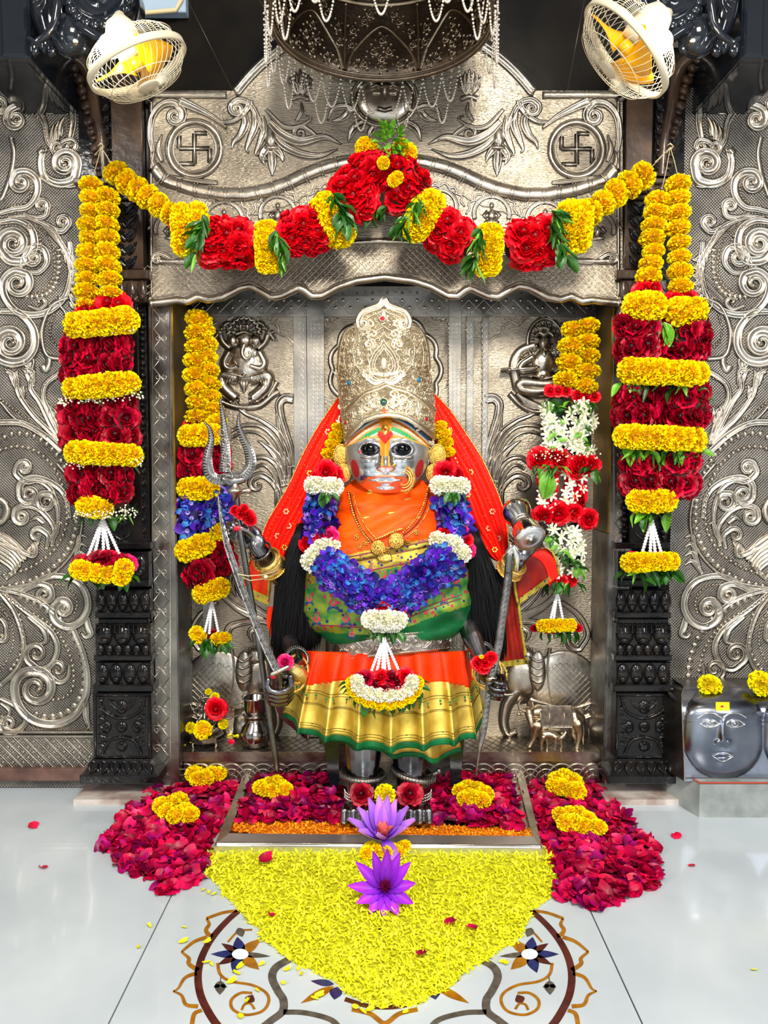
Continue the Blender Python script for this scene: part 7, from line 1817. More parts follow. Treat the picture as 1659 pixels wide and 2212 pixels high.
for c, r, Yy in (((704, 1020), 24, -.30), ((726, 1026), 20, -.29), ((688, 1030), 16, -.28), ((962, 1022), 24, -.30), ((984, 1026), 18, -.28), ((690, 1160), 20, -.34), ((712, 1156), 18, -.35), ((664, 1176), 18, -.32), ((960, 1152), 16, -.345), ((1004, 1168), 18, -.33), ((1012, 1190), 16, -.32), ((1000, 1150), 14, -.34), ((806, 1312), 20, -.44), ((830, 1316), 22, -.455), ((856, 1314), 20, -.44)):
    flower('rose', random.choice(RP + RR + RP), gt, P(*c, Yy), SZ(r, Yy), jit((0, -1, .1), .3), .9)
for (c0, c1, dr) in (((672, 1064), (724, 1066), (0, 1)), ((946, 1064), (1000, 1064), (0, 1)), ((700, 1200), (724, 1192), (1, .6)), ((930, 1180), (990, 1206), (-.6, .6)), ((810, 1362), (856, 1362), (0, 1)), ((800, 1366), (870, 1366), (0, .8))): leaves(gt, c0, c1, -.37 if c0[1] < 1300 else -.44, 30, 9, dr, .9, LF)
garland_string(gt, [(738, 920), (722, 950), (712, 990)], 17, -.20); garland_string(gt, [(944, 915), (958, 945), (966, 985)], 17, -.20)
tassel(gt, (829, 1376), [(800, 1456), (812, 1462), (826, 1462), (832, 1464), (844, 1460), (862, 1450)], -.46, 4)
for c, r in (((790, 1468), 20), ((812, 1476), 22), ((834, 1480), 20), ((858, 1472), 23), ((876, 1462), 20), ((780, 1462), 15), ((822, 1462), 18), ((846, 1462), 18)): flower('rose', random.choice(RC + RR), gt, P(*c, -.50), SZ(r, -.5), jit((0, -.8, .4), .3), .9)
arcq = lambda r, ry, k, n, a0=.12, a1=.88: (831 + r * math.cos(PI * (a0 + (a1 - a0) * k / n)), 1476 + ry * math.sin(PI * (a0 + (a1 - a0) * k / n)))
for k in range(10): c = arcq(60, 26, k, 9, -.05, 1.05); flower('marigold', random.choice(MW), gt, P(*c, -.51), SZ(16, -.5), jit((0, -1, 0), .2))
for k in range(10): c = arcq(68, 42, k, 9, 0, 1); flower('marigold', random.choice(MG), gt, P(*c, -.50), SZ(17, -.5), jit((0, -1, 0), .2))
for k in range(20): c = arcq(72, 48, k, 19, -.02, 1.02); leaves(gt, c, (c[0] + 1, c[1]), -.48, 32, 1, (c[0] - 831, c[1] - 1440), .6, LF, .2)

# flowers resting on the feet
for c, r, me, nm, lab, m_ in (((780, 1714), 25, RC[0], 'rose', 'dark pink rose on the left silver foot', -.36), ((886, 1714), 27, RC[1], 'rose', 'dark pink rose on the right silver foot', -.36)):
    q = flower(nm, me, None, P(c[0], c[1], m_), SZ(r, m_), (0, -.9, .5), .8, .5); tag(q, lab, 'flower')
q = flower('marigold', ML[0], None, P(831, 1716, -.37), SZ(22, -.37), (0, -.95, .3), .7, .2); tag(q, 'single lemon marigold between the two roses on the feet', 'flower')

# ================================================================== THINGS HELD AND STANDING AROUND
random.seed(33)
def extr(mb, pts, Y, th, edge=.35, slant=(0, 0)):
    """closed px outline as a bevelled plate of thickness th; slant = (dY per px x, dY per px y)"""
    cx = sum(p[0] for p in pts) / len(pts); cy = sum(p[1] for p in pts) / len(pts); n = len(pts)
    f = lambda x, y: Y + slant[0] * (x - cx) + slant[1] * (y - cy)
    inn = [(x + (cx - x) * 0, y) for x, y in pts]
    A_ = [P(x, y, f(x, y)) for x, y in pts]; vs = [a + Vector((0, -th / 2, 0)) for a in A_] + [a + Vector((0, th / 2, 0)) for a in A_]
    mb.add(vs, [tuple(range(n))[::-1], tuple(range(n, 2 * n))] + [(i, (i + 1) % n, n + (i + 1) % n, n + i) for i in range(n)])

# ---- trident
tr = thing('trident', 'tall silver trident with engraved prongs held by the raised hand at left', 'trident', P(597, 1650, -.30))
poleY = lambda y: -.375 + .05 * (y - 1040) / 610
def polex(y): return float(np.interp(y, [1040, 1140, 1400, 1655], [508, 517, 561, 598]))
mb = MB(); mb.tube([P(polex(y), y, poleY(y)) for y in range(1040, 1660, 30)] + [P(598, 1660, -.32)], .0105, 12); mb.build('pole', silverD, tr)
TY = -.375
def prong(cl, wf, nm, hk=.008):
    mb = MB(); ribbon(mb, resample(cl, 3), wf, hk, onplane(TY), 'ridge'); ribbon(mb, resample(cl, 3), wf, -hk, onplane(TY), 'ridge'); pr = mb.build(nm, mat('trident_silver', (.26, .255, .26), 1, .24, (.15, .145, .145), 12, .2, 60) if 'trident_silver' not in MATS else MATS['trident_silver'], tr)
    p = resample(cl, 3); mb = MB(); n = len(p)
    for i in range(3, n - 2, 2):
        s = i / n; w_ = wf(s); t = p[min(i + 1, n - 1)] - p[i - 1]; t = t / np.hypot(*t); nx = np.array([-t[1], t[0]])
        ribbon(mb, [tuple(p[i] + nx * q * w_ + t * abs(q) * 3) for q in (-.85, -.4, 0, .4, .85)], 1.1, .004, onfn(lambda u, v: TY - hk * .75), 'tri')
    mb.build('engraving', silverP, pr)
prong([(486, 1020), (487, 980), (485, 930), (480, 890), (475, 860)], lambda s: 12 * (1 - s) ** .6 + .8, 'prong')
prong([(500, 1030), (470, 1036), (452, 1022), (448, 990), (456, 950), (452, 925), (440, 911)], lambda s: (11 if s < .4 else 11 * (1 - (s - .4) / .6) ** .7) + .8, 'prong')
prong([(500, 1032), (524, 1028), (541, 1006), (538, 975), (524, 945), (515, 915), (517, 890)], lambda s: (11 if s < .4 else 11 * (1 - (s - .4) / .6) ** .7) + .8, 'prong')
for s_ in (0, 1):
    mb = MB()
    for k, (x, y) in enumerate(((484, 955), (488, 985), (492, 1008), (480, 935))): scroll(mb, [(x - 7, y + 8), (x - 8, y - 3), (x, y - 8), (x + 6, y - 2)], (x, y), 1, 2, .005, onfn(lambda u, v: TY - .008), step=2)
    if not s_: mb.build('engraving', silverP, tr)
mb = MB(); q = P(508, 1060, TY); Rm = Matrix.Translation(q)
mb.lathe([(.0, .045), (.016, .044), (.014, .03), (.012, .018), (.024, .006), (.028, 0), (.024, -.006), (.012, -.012), (.010, -.03), (0, -.03)], seg=20, mtx=Rm); mb.build('collar', silver, tr)
mb = MB(); mb.tube([P(516, 1066, TY), P(528, 1060, TY), P(537, 1060, TY)], [.006, .008, .011], 10); mb.build('finial', silver, tr)
mb = MB(); mb.tube([P(484, 1034, TY), P(500, 1042, TY), P(524, 1036, TY)], [.014, .017, .013], 10); mb.build('crossbar', MATS['trident_silver'], tr)
mb = MB()
q = thing('rose_sprig', 'crushed red rose petals tucked between trident pole and raised silver hand', 'flower', P(525, 1108, -.4))
for c, r in (((506, 1102), 11), ((522, 1108), 14), ((534, 1116), 15), ((541, 1124), 13), ((528, 1098), 10)): flower('rose', random.choice(RR), q, P(*c, -.39), SZ(r, -.4), jit((0, -1, 0), .5), 1.1)

# ---- curved sword at left
sw = thing('curved_sword', 'long curved sword with scroll-engraved blade, tip beside the trident, gripped by the lower left hand', 'sword', P(600, 1470, -.43))
SWc = [(470, 1062), (478, 1120), (492, 1180), (512, 1240), (538, 1310), (562, 1370), (584, 1420), (600, 1452)]
sY = lambda u, v: -.46 + .0 * v
mb = MB(); wf = lambda s: 1 + 6 * min(1, s * 2.6) ** .7 + 1.5 * s; p_ = resample(SWc, 4); ribbon(mb, p_, wf, .004, onfn(sY), 'ridge'); ribbon(mb, p_, wf, -.004, onfn(sY), 'ridge'); bl = mb.build('blade', mat('blade_steel', (.36, .34, .32), 1, .26, (.2, .18, .17), 30, .2, 80), sw)
mb = MB()
for k in range(6, len(p_) - 3, 4):
    x, y = p_[k]; d = 1 if (k // 4) % 2 else -1; scroll(mb, [(x - 4 * d, y + 6), (x - 4 * d, y), (x + 1, y - 4)], (x + .5, y + .5), .9, 1.2, .002, onfn(lambda u, v: -.4630), step=2)
mb.build('engraving', silverD, bl)
mb = MB(); ribbon(mb, [(x - 6 * min(1, i / 30), y + 3 * min(1, i / 30)) for i, (x, y) in enumerate(p_)], 1.0, .0045, onfn(sY)); mb.build('blade_edge', silverB, bl)
mb = MB(); mb.tube([P(600, 1450, -.455), P(606, 1470, -.43), P(606, 1492, -.41)], [.010, .011, .011], 10); mb.build('grip', silverD, sw)
mb = MB(); mb.tube([P(588, 1456, -.46), P(606, 1448, -.455), P(622, 1440, -.45)], [.008, .009, .007], 8); mb.build('guard', silver, sw)
f_ = flower('rose', RP[0], None, P(616, 1430, -.44), SZ(17, -.44), (0, -1, .4), .9, .3); tag(f_, 'bright pink rose lying on the lower left silver hand', 'flower')
st = thing('tie_string', 'pale string tying the sword blade and trident pole to the raised forearm', 'string', P(550, 1240, -.4))
thread('strand', [P(514, 1240, -.475), P(536, 1244, -.475), P(566, 1242, -.42), P(590, 1236, -.36), P(604, 1228, -.28)], st, .002); thread('strand', [P(604, 1236, -.28), P(572, 1250, -.40), P(540, 1254, -.42), P(524, 1248, -.46)], st, .002)
mb = MB(); mb.ell(P(574, 1246, -.41), (.009, .007, .007), 8, 6); mb.build('knot', threadM, st)

# ---- hooked blade through the right fist
hb = thing('hooked_blade', 'silver hooked blade with engraved shaft standing through the lower right fist', 'sword', P(1062, 1470, -.43))
Hc = [(1028, 1676), (1036, 1620), (1046, 1570), (1052, 1520), (1060, 1468), (1076, 1400), (1086, 1330), (1096, 1262), (1100, 1210)]
p_ = resample(Hc, 4); Yh = lambda u, v: -.43
mb = MB(); wf = lambda s: 1 + 8 * min(1, s * 5) * (.75 if s < .4 else 1); ribbon(mb, p_, wf, .007, onfn(Yh), 'round'); ribbon(mb, p_, wf, -.007, onfn(Yh), 'round'); b_ = mb.build('blade', MATS['blade_steel'], hb)
mb = MB()
for k in range(26, len(p_) - 3, 3):
    x, y = p_[k]; ribbon(mb, [(x - 6, y + 5), (x - 1, y - 2), (x + 6, y - 5)], .9, .002, onfn(lambda u, v: -.4368), 'tri')
mb.build('engraving', silverD, b_)
mb = MB(); mb.tube([P(1100, 1214, -.43), P(1101, 1192, -.44), P(1107, 1180, -.45), P(1114, 1186, -.45), P(1117, 1206, -.44), P(1115, 1230, -.42)], [.016, .014, .012, .011, .011, .010], 12, flat=(1, .6, 1)); mb.build('hook', silverB, hb)
mb = MB(); mb.tube([P(1101, 1200, -.445), P(1098, 1232, -.44)], [.012, .012], 8, flat=(1, .5, 1)); mb.build('dark_grip', silverD, hb)
mb = MB(); mb.ell(P(1062, 1466, -.43), (.020, .014, .012), 12, 8); mb.build('collar', silver, hb)
q = thing('rose_sprig', 'red rose petals heaped on the lower right fist beside the hooked blade', 'flower', P(1046, 1430, -.45))
for c, r in (((1034, 1432), 15), ((1048, 1428), 17), ((1062, 1422), 14), ((1044, 1442), 14)): flower('rose', random.choice(RR), q, P(*c, -.45), SZ(r, -.45), jit((0, -1, .3), .4), .9)
q2 = flower('marigold', ML[0], None, P(1040, 1419, -.455), SZ(5, -.45), (0, -.6, .8), .7); tag(q2, 'tiny yellow blossom on the red petals of the right fist', 'flower')

# ---- hourglass drum in the raised right hand
dr = thing('hourglass_drum', 'polished silver hourglass vessel lying against the raised right hand', 'drum', P(1130, 1130, -.36))
A0 = P(1112, 1098, -.30); B0 = P(1146, 1164, -.42); ax = (B0 - A0); Ld = ax.length; M = Matrix.Translation((A0 + B0) / 2) @ ax.to_track_quat('Z', 'Y').to_matrix().to_4x4()
r1, r2, rw = SZ(33, -.36), SZ(34, -.42), SZ(20, -.36); h = Ld / 2
prof = [(0, -h), (r1 * .9, -h), (r1 * 1.02, -h + .004), (r1, -h + .02), (r1 * .93, -h * .5), (rw * 1.1, -h * .12), (rw, 0), (rw * 1.1, h * .12), (rw * 1.5, h * .4), (r2 * .96, h * .8), (r2 * 1.04, h - .006), (r2 * 1.04, h), (r2 * .96, h + .001)]
mb = MB(); mb.lathe(prof, seg=44, mtx=M); mb.build('barrel', silverB, dr)
mb = MB(); mb.lathe([(r2 * .97, h), (r2 * .95, h + .003), (r2 * .6, h + .004), (.006, h + .004), (.006, h + .008), (0, h + .009)], seg=44, mtx=M); hd_ = mb.build('drum_head', mat('drum_face', (.80, .78, .78), 1, .32, bump=.1, bscale=30), dr)
mb = MB()
for k in range(6):
    t = 2 * PI * k / 6; c = [M @ Vector((r2 * (.22 + .2 * math.sin(PI * s)) * math.cos(t + .28 * (s - .5) * 2) * (.6 + s * .6), r2 * (.22 + .2 * math.sin(PI * s)) * math.sin(t + .28 * (s - .5) * 2) * (.6 + s * .6), h + .0045)) for s in np.linspace(0, 1, 8)]; mb.tube(c, .0008, 4)
mb.build('engraving', silverD, hd_)
mb = MB()
for z in (-.012, 0, .012): mb.lathe([(rw * 1.08, z - .004), (rw * 1.2, z), (rw * 1.08, z + .004)], seg=36, mtx=M)
mb.build('waist_band', silver, dr)

# ---- silver tray round the feet
ty = thing('offering_tray', 'low silver tray frame on the marble around the silver feet', 'tray', P(831, 1800, -.3) * 1.0)
ty.location = (0, -.3, 0)
def bar(name, a, b, c, d, z, m=silver):
    mb = MB(); q = [F(*p, z) for p in (a, b, c, d)]; lo = [Vector((v.x, v.y, .001)) for v in q]; mb.add(q + lo, [(0, 1, 2, 3), (0, 4, 5, 1), (1, 5, 6, 2), (2, 6, 7, 3), (3, 7, 4, 0)]); return mb.build(name, m, ty, smooth=False)
bar('front_rim', (462, 1828), (1172, 1834), (1150, 1806), (494, 1800), .03, mat('tray_silver', (.80, .80, .80), 1, .42))
mb = MB(); mb.tube([F(470, 1822, .032), F(1166, 1828, .032)], .006, 8); mb.build('rolled_edge', silverB, ty)
bar('side_rim', (462, 1828), (494, 1800), (548, 1664), (530, 1664), .03); bar('side_rim', (1172, 1834), (1150, 1806), (1118, 1680), (1134, 1680), .03)
mb = MB(); q = [F(494, 1800, .012), F(1150, 1806, .012), F(1118, 1680, .012), F(548, 1664, .012)]; mb.add(q, [(0, 1, 2, 3)]); mb.build('tray_floor', silver, ty, smooth=False)

# ---- water lilies
def lily(name, label, c, z, scl, pts, m, cen):
    t = thing(name, label, 'flower', F(c[0], c[1], z)); C0 = F(c[0], c[1], z + .015)
    for k, (a, el, L, W) in enumerate(pts):
        mbq = MB(); cols = []; M = Matrix.Translation(C0) @ Matrix.Rotation(.85 if m == 0 else .3, 4, 'X') @ Matrix.Rotation(a, 4, 'Z') @ Matrix.Rotation(-el, 4, 'Y')
        petal_grid(mbq, cols, M, L * scl, W * scl, .55, .12, 8, 5, hexc('#6a18b0') if m == 0 else hexc('#8438d8'), hexc('#c038f4') if m == 0 else hexc('#d890ff'), tip=.5)
        mbq.build('petal', orchM, t, True, cols)
    for k in range(cen):
        mbq = MB(); cols = []; a = 2 * PI * k / cen; M = Matrix.Translation(C0 + Vector((0, 0, .005))) @ Matrix.Rotation(.85 if m == 0 else .3, 4, 'X') @ Matrix.Rotation(a, 4, 'Z') @ Matrix.Rotation(-1.15 - .2 * (k % 2), 4, 'Y')
        petal_grid(mbq, cols, M, .040 * scl / .11 if m == 0 else .06, .004 if m == 0 else .018, .5, -.2, 5, 2, hexc('#5a0830') if m == 0 else hexc('#b82850'), hexc('#7a1048') if m == 0 else hexc('#f08070'), tip=.5); mbq.build('stamen' if m == 0 else 'inner_petal', roseR, t, True, cols)
    return t
lily('water_lily', 'open purple water lily lying in the middle of the yellow petal bed', (832, 1922), .045, .115, [(a, e * .7, L, .15) for a, e, L in ((.12, .25, .8), (.7, .5, .95), (1.1, .65, 1.0), (1.5, .75, 1.05), (1.95, .6, 1.0), (2.5, .35, 1.0), (3.1, .12, .95), (3.6, .1, .8), (4.1, .0, .7), (4.65, .0, .7), (5.2, .05, .7), (5.8, .15, .8))], 0, 16)
lily('water_lily', 'half open violet water lily with pink heart on the front rim of the tray', (828, 1815), .04, .135, [(a, e * .85, L, .17) for a, e, L in ((.1, .55, .95), (.5, .75, 1.0), (.95, .95, 1.0), (1.35, 1.05, 1.05), (1.8, 1.05, 1.05), (2.25, .95, 1.05), (2.7, .75, 1.0), (3.1, .55, 1.05), (3.5, .6, .8), (5.2, -.35, .7), (4.2, .9, .6), (6.0, .7, .8))], 1, 6)
cluster([(800, 1832), (816, 1836), (846, 1834), (862, 1838), (872, 1828), (792, 1842), (834, 1842)], 17, 'yellow marigold heads under the violet water lily at the tray edge', z=.03, ms=MG, squash=.7, grp=None)

# ---- brass cow with calf
cowM = mat('aged_silver_brass', (.78, .64, .46), 1, .34, (.5, .4, .28), 26, .15, 60)
cow = thing('cow_figurine', 'small metal cow figurine with engraved saddle cloth on the right of the ledge', 'figurine', P(1195, 1615, .08))
def T(x, y, dy=0): return P(x, y, .09 + dy)
mb = MB()
mb.tube([T(1158, 1558), T(1170, 1548), T(1190, 1548), T(1215, 1550), T(1238, 1549), T(1248, 1553)], [.026, .042, .046, .047, .044, .032], 16)
mb.tube([T(1168, 1545, -.005), T(1160, 1536, -.01), T(1150, 1540, -.02)], [.036, .030, .020], 14)          # neck
mb.tube([T(1142, 1536, -.03), T(1144, 1548, -.045), T(1147, 1561, -.055), T(1148, 1568, -.058)], [.019, .018, .012, .010], 12)   # head and muzzle
mb.tube([T(1152, 1552, -.01), T(1150, 1568, -.015), T(1158, 1576, -.01)], [.018, .016, .014], 10)            # dewlap
for (a, b, c, d, dy) in (((1160, 1566), (1155, 1585), (1150, 1600), (1143, 1611), -.03), ((1172, 1566), (1172, 1588), (1170, 1604), (1169, 1618), .02), ((1246, 1562), (1252, 1582), (1249, 1602), (1244, 1620), -.03), ((1240, 1566), (1238, 1584), (1244, 1598), (1242, 1612), .03)):
    mb.tube([T(*a, dy), T(*b, dy), T(*c, dy), T(*d, dy)], [.026, .015, .0095, .0105], 10)
cb = mb.build('body', cowM, cow); remesh(cb, .003, 3)
for s, pts in ((1, [(1132, 1536), (1122, 1530), (1120, 1520), (1124, 1514)]), (1, [(1148, 1532), (1152, 1526), (1150, 1518)])):
    mb = MB(); mb.tube([T(x, y, -.035) for x, y in pts], [.006, .0055, .004, .002][:len(pts)], 8); mb.build('horn', cowM, cow)
mb = MB(); mb.ell(T(1154, 1540, -.025), (.011, .004, .006), 10, 6); mb.build('ear', cowM, cow); mb = MB(); mb.ell(T(1113, 1543, -.02) + Vector((.018, 0, 0)), (.012, .004, .006), 10, 6); mb.tube([T(1122, 1542, -.02), T(1134, 1542, -.025)], [.004, .006], 6); mb.build('ear', cowM, cow)
mb = MB(); mb.tube([T(1249, 1542), T(1258, 1556), T(1261, 1580), T(1259, 1598), T(1260, 1608)], [.006, .005, .004, .006, .002], 8); mb.build('tail', cowM, cow)
mb = MB(); g = []
for j in range(9):
    t = -1.35 + 1.95 * j / 8
    g.append([T(x, 1549) + Vector((0, -.051 * math.cos(t), -.052 * math.sin(t))) for x in np.linspace(1163, 1232, 12)])
mb.grid(g); sc2 = mb.build('saddle_cloth', mat('saddle_engraved', (.92, .86, .78), 1, .35, (.6, .52, .45), 60, 1, pattern='engrave', pscale=130), cow); sm = sc2.modifiers.new('t', 'SOLIDIFY'); sm.thickness = .003
for s in (0, -1):
    mb = MB(); mb.tube([p for p in g[s]], .0022, 6); mb.build('cloth_rim', silver, sc2)
for s in (0, -1, 3, 8):
    mb = MB(); mb.tube([r[s] for r in g], .0018, 6); mb.build('cloth_rim', silver, sc2)
mb = MB(); [mb.ell(T(x, y, -.048), (.003,) * 3, 6, 4) for x, y in ((1139, 1545), (1147, 1545))]; mb.build('eye', silverD, cow)
calf = thing('calf_figurine', 'tiny metal calf standing beneath the cow, head raised to suckle', 'figurine', P(1190, 1616, .03))
def T2(x, y, dy=0): return P(x, y, .03 + dy)
mb = MB(); mb.tube([T2(1176, 1586), T2(1186, 1586), T2(1200, 1590), T2(1206, 1594)], [.016, .017, .015, .012], 12); mb.tube([T2(1206, 1592), T2(1212, 1594), T2(1218, 1588), T2(1222, 1582)], [.011, .009, .009, .006], 10)
for x, dx, dy in ((1174, -4, -.012), (1180, 2, .012), (1200, -1, -.01), (1208, 4, .010)): mb.tube([T2(x, 1592, dy), T2(x + dx, 1602, dy), T2(x + dx * 1.2, 1612, dy), T2(x + dx - 1, 1620, dy)], [.011, .0065, .005, .006], 8)
cb = mb.build('body', cowM, calf); remesh(cb, .0022, 2)
mb = MB(); mb.tube([T2(1172, 1580), T2(1176, 1572), T2(1182, 1574)], [.0035, .003, .002], 6); mb.build('tail', cowM, calf); mb = MB(); mb.ell(T2(1214, 1584, -.01), (.006, .003, .004), 8, 5); mb.build('ear', cowM, calf)

# ---- water pot with tumbler
zl = ZL + .006
pot = thing('water_pot', 'round silver water pot on the ledge at left', 'pot', P(550, 1600, .08)); cpt = P(552, 1570, .09); cpt.z = zl
s = SZ(1, .09)
mb = MB(); mb.lathe([(0, 0), (22 * s, .001), (28 * s, .006), (32 * s, 18 * s), (32.5 * s, 30 * s), (29 * s, 42 * s), (21 * s, 52 * s), (18 * s, 60 * s), (20 * s, 66 * s), (30 * s, 70 * s), (31 * s, 72 * s), (29 * s, 72 * s), (18 * s, 66 * s), (16 * s, 56 * s)], c=cpt, seg=44); mb.build('bowl', silverP if False else mat('pot_silver', (.60, .57, .55), 1, .16, (.42, .38, .36), 14, .1, 30), pot)
cup = thing('tumbler', 'small silver tumbler standing in the mouth of the water pot', 'cup', (cpt.x, cpt.y, cpt.z + 60 * s))
mb = MB(); mb.lathe([(0, 62 * s), (21 * s, 62 * s), (23 * s, 70 * s), (25 * s, 104 * s), (30 * s, 108 * s), (30.5 * s, 110 * s), (28 * s, 110 * s), (24 * s, 106 * s), (22 * s, 72 * s), (0, 70 * s)], c=cpt, seg=44); mb.build('wall', MATS['pot_silver'], cup)

# ---- small seated idol on its stand
idm = mat('idol_silver', (.52, .47, .42), 1, .25, (.3, .26, .22), 40, .3, 100)
idl = thing('small_idol', 'tiny seated silver idol on a footed round seat at the left end of the ledge', 'figurine', P(445, 1600, .09))
c0 = P(446, 1580, .10); c0.z = zl; s = SZ(1, .10)
mb = MB(); mb.lathe([(0, 12 * s), (36 * s, 12 * s), (39 * s, 15 * s), (39 * s, 24 * s), (36 * s, 26 * s), (0, 26 * s)], c=c0, seg=8); mb.build('seat', idm, idl, smooth=False)
for a in (-2.4, -.75, .8, 2.35):
    mb = MB(); q = c0 + Vector((33 * s * math.cos(a), 30 * s * math.sin(a), 0)); mb.tube([q + Vector((0, 0, 14 * s)), q + Vector((3 * s * math.cos(a), 0, 6 * s)), q + Vector((0, 0, 2 * s))], [5 * s, 3.4 * s, 3 * s], 8); mb.build('leg', idm, idl)
def U(dx, dz, dy=0): return c0 + Vector((dx * s, dy * s, dz * s))
mb = MB(); mb.ell(U(0, 42), (15 * s, 12 * s, 16 * s), 16, 10); mb.ell(U(0, 58), (12 * s, 9 * s, 11 * s), 14, 9); mb.ell(U(0, 74), (8.5 * s, 8 * s, 9 * s), 14, 9)
for d in (-1, 1):
    mb.tube([U(8 * d, 34), U(24 * d, 33, -6), U(12 * d, 30, -14), U(2 * d, 30, -14)], [8 * s, 7.5 * s, 6 * s, 4 * s], 10)
    mb.tube([U(10 * d, 62), U(20 * d, 52, -4), U(16 * d, 44, -12)], [4.6 * s, 4 * s, 3.5 * s], 8); mb.tube([U(10 * d, 63), U(20 * d, 66), U(26 * d, 74, -3)], [4.4 * s, 3.8 * s, 3.2 * s], 8)
    mb.ell(U(10 * d, 74), (5 * s, 2 * s, 7 * s), 10, 6)
mb.tube([U(0, 72, -7), U(-1, 62, -12), U(3, 52, -14), U(8, 50, -14)], [4.5 * s, 3.8 * s, 3 * s, 2.4 * s], 8)
cb = mb.build('body', idm, idl); remesh(cb, .0022, 2)
mb = MB(); mb.lathe([(9 * s, 80 * s), (8 * s, 84 * s), (5 * s, 90 * s), (2.5 * s, 95 * s), (0, 97 * s)], c=c0, seg=16); mb.build('crown', idm, idl)
mb = MB(); mb.tube([U(20 * math.cos(t), 84 + 20 * math.sin(t), 5) for t in np.linspace(-.3, PI + .3, 24)], 2.6 * s, 8); [mb.ell(U(24 * math.cos(t), 84 + 24 * math.sin(t), 5), (2.6 * s,) * 3, 8, 6) for t in np.linspace(-.2, PI + .2, 15)]; mb.build('halo', idm, idl)
mb = MB(); mb.tube([U(-26, 72, -3), U(-32, 86, -3)], [1.6 * s, 1.2 * s], 6); mb.ell(U(-33, 90, -3), (3 * s,) * 3, 8, 6); mb.build('mace', idm, idl)
def zf(me, c, Y, r, d, lab, nm='marigold', cat='flower', grp=None, sq=.8):
    q = flower(nm, me, None, P(c[0], c[1], Y), SZ(r, Y), d, sq); tag(q, lab, cat, grp); return q
zf(RR[2], (466, 1532), .03, 23, (.1, -1, .1), 'large red rose leaning against the tiny silver idol', 'rose'); zf(MG[0], (438, 1577), .035, 20, (0, -1, .3), 'yellow marigold at the front of the idol seat')
zf(ML[0], (412, 1572), .05, 12, (-.4, -1, .3), 'small lemon marigold at the left edge of the idol seat'); zf(ML[1], (482, 1564), .06, 11, (.4, -1, .3), 'small lemon marigold at the right edge of the idol seat')
zf(ML[0], (464, 1506), .07, 10, (.2, -1, .4), 'small lemon blossom on the shoulder of the tiny idol'); zf(ML[1], (450, 1494), .08, 7, (0, -1, .8), 'tiny lemon blossom on the crown of the idol')
pz = thing('petal_heap', 'small heap of yellow petals between the idol and the water pot', 'petals', P(500, 1592, .08))
for k in range(12):
    M = Matrix.Translation(P(492 + 24 * random.random(), 1588 + 9 * random.random(), .07)) @ Matrix.Rotation(random.uniform(0, 6), 4, 'Z') @ Matrix.Rotation(.4, 4, 'X') @ Matrix.Diagonal((.018, .010, .018, 1)); put('petal', YP[0], pz, mtx=M)
q = put('rose_petal', FR[0], None, mtx=Matrix.Translation(P(499, 1603, .06)) @ Matrix.Rotation(.4, 4, 'X') @ Matrix.Diagonal((.028, .028, .028, 1))); tag(q, 'red petal on the ledge beside the silver water pot', 'petal')
for x, y, w_ in ((398, 1610, 'at the far left corner'), (413, 1605, 'below the idol seat')):
    q = put('yellow_petal', YP[0], None, mtx=Matrix.Translation(P(x, y, .055)) @ Matrix.Rotation(x, 4, 'Z') @ Matrix.Diagonal((.02, .012, .02, 1))); tag(q, 'yellow petal on the silver ledge ' + w_, 'petal')

# ---- marble bench and silver block with two faces (right)
bench = thing('marble_bench', 'low grey marble bench jutting out at the right wall under the silver face block', 'bench', P(1560, 1750, -.2)); bench.location.z = 0
a = F(1510, 1766); b = F(1790, 1772); c = F(1440, 1724); zt_ = .135
mb = MB(); fr = [Vector((a.x, a.y, 0)), Vector((b.x, a.y, 0)), Vector((b.x, .008, 0)), Vector((c.x, .008, 0)), Vector((c.x, c.y, 0))]; up_ = [v + Vector((0, 0, zt_)) for v in fr]
mb.add(fr + up_, [(0, 1, 6, 5), (1, 2, 7, 6), (3, 4, 9, 8), (4, 0, 5, 9), (5, 6, 7, 8, 9)]); mb.build('marble_slab', marbleG, bench, smooth=False)
mb = MB(); mb.tube([up_[4] + Vector((0, -.001, -.004)), up_[0] + Vector((0, -.001, -.004)), up_[1] + Vector((0, -.001, -.004))], .004, 6); mb.build('red_seam', mat('red_lead', '#9a3a20', 0, .7), bench)
blk = thing('face_block', 'curved silver block embossed with two human faces on the marble bench', 'statue', P(1570, 1690, -.15))
BY = a.y + .03
def blockF(x, y):
    Yf = BY
    # block rolls back over the top
    t = max(0, min(1, (1545 - y) / 60)); Yf += .10 * t ** 2.0
    for cx in (1562, 1734):
        u = (x - cx) / 86; v = (y - 1588) / (94 if y > 1560 else 118); r = u * u + abs(v) ** 2.4
        if r < 1.6: Yf -= .045 * max(0, 1 - r) ** .55
        X_, Y_ = x - cx, y - 1565
        Yf -= .016 * math.exp(-(X_ / 7.5) ** 2) * (1 / (1 + math.exp((Y_ - 42) / 3))) * max(0, min(1, (Y_ + 16) / 40))
        for nx in (-12, 12): Yf -= .010 * gs(X_, Y_, nx, 38, 5, 5)
        Yf -= .007 * gs(X_, Y_, 0, 66, 20, 4) + .006 * gs(X_, Y_, 0, 74, 14, 4); Yf += .005 * gs(X_, Y_, 0, 70, 20, 1.8)
        for ex in (-28, 26): Yf -= .006 * gs(X_, Y_, ex, -2, 14, 7)
    return Yf
bm = mat('block_silver', (.30, .32, .37), 1, .26, (.16, .18, .23), 5, .12, 14, rvar=.06)
mb = MB(); g = []
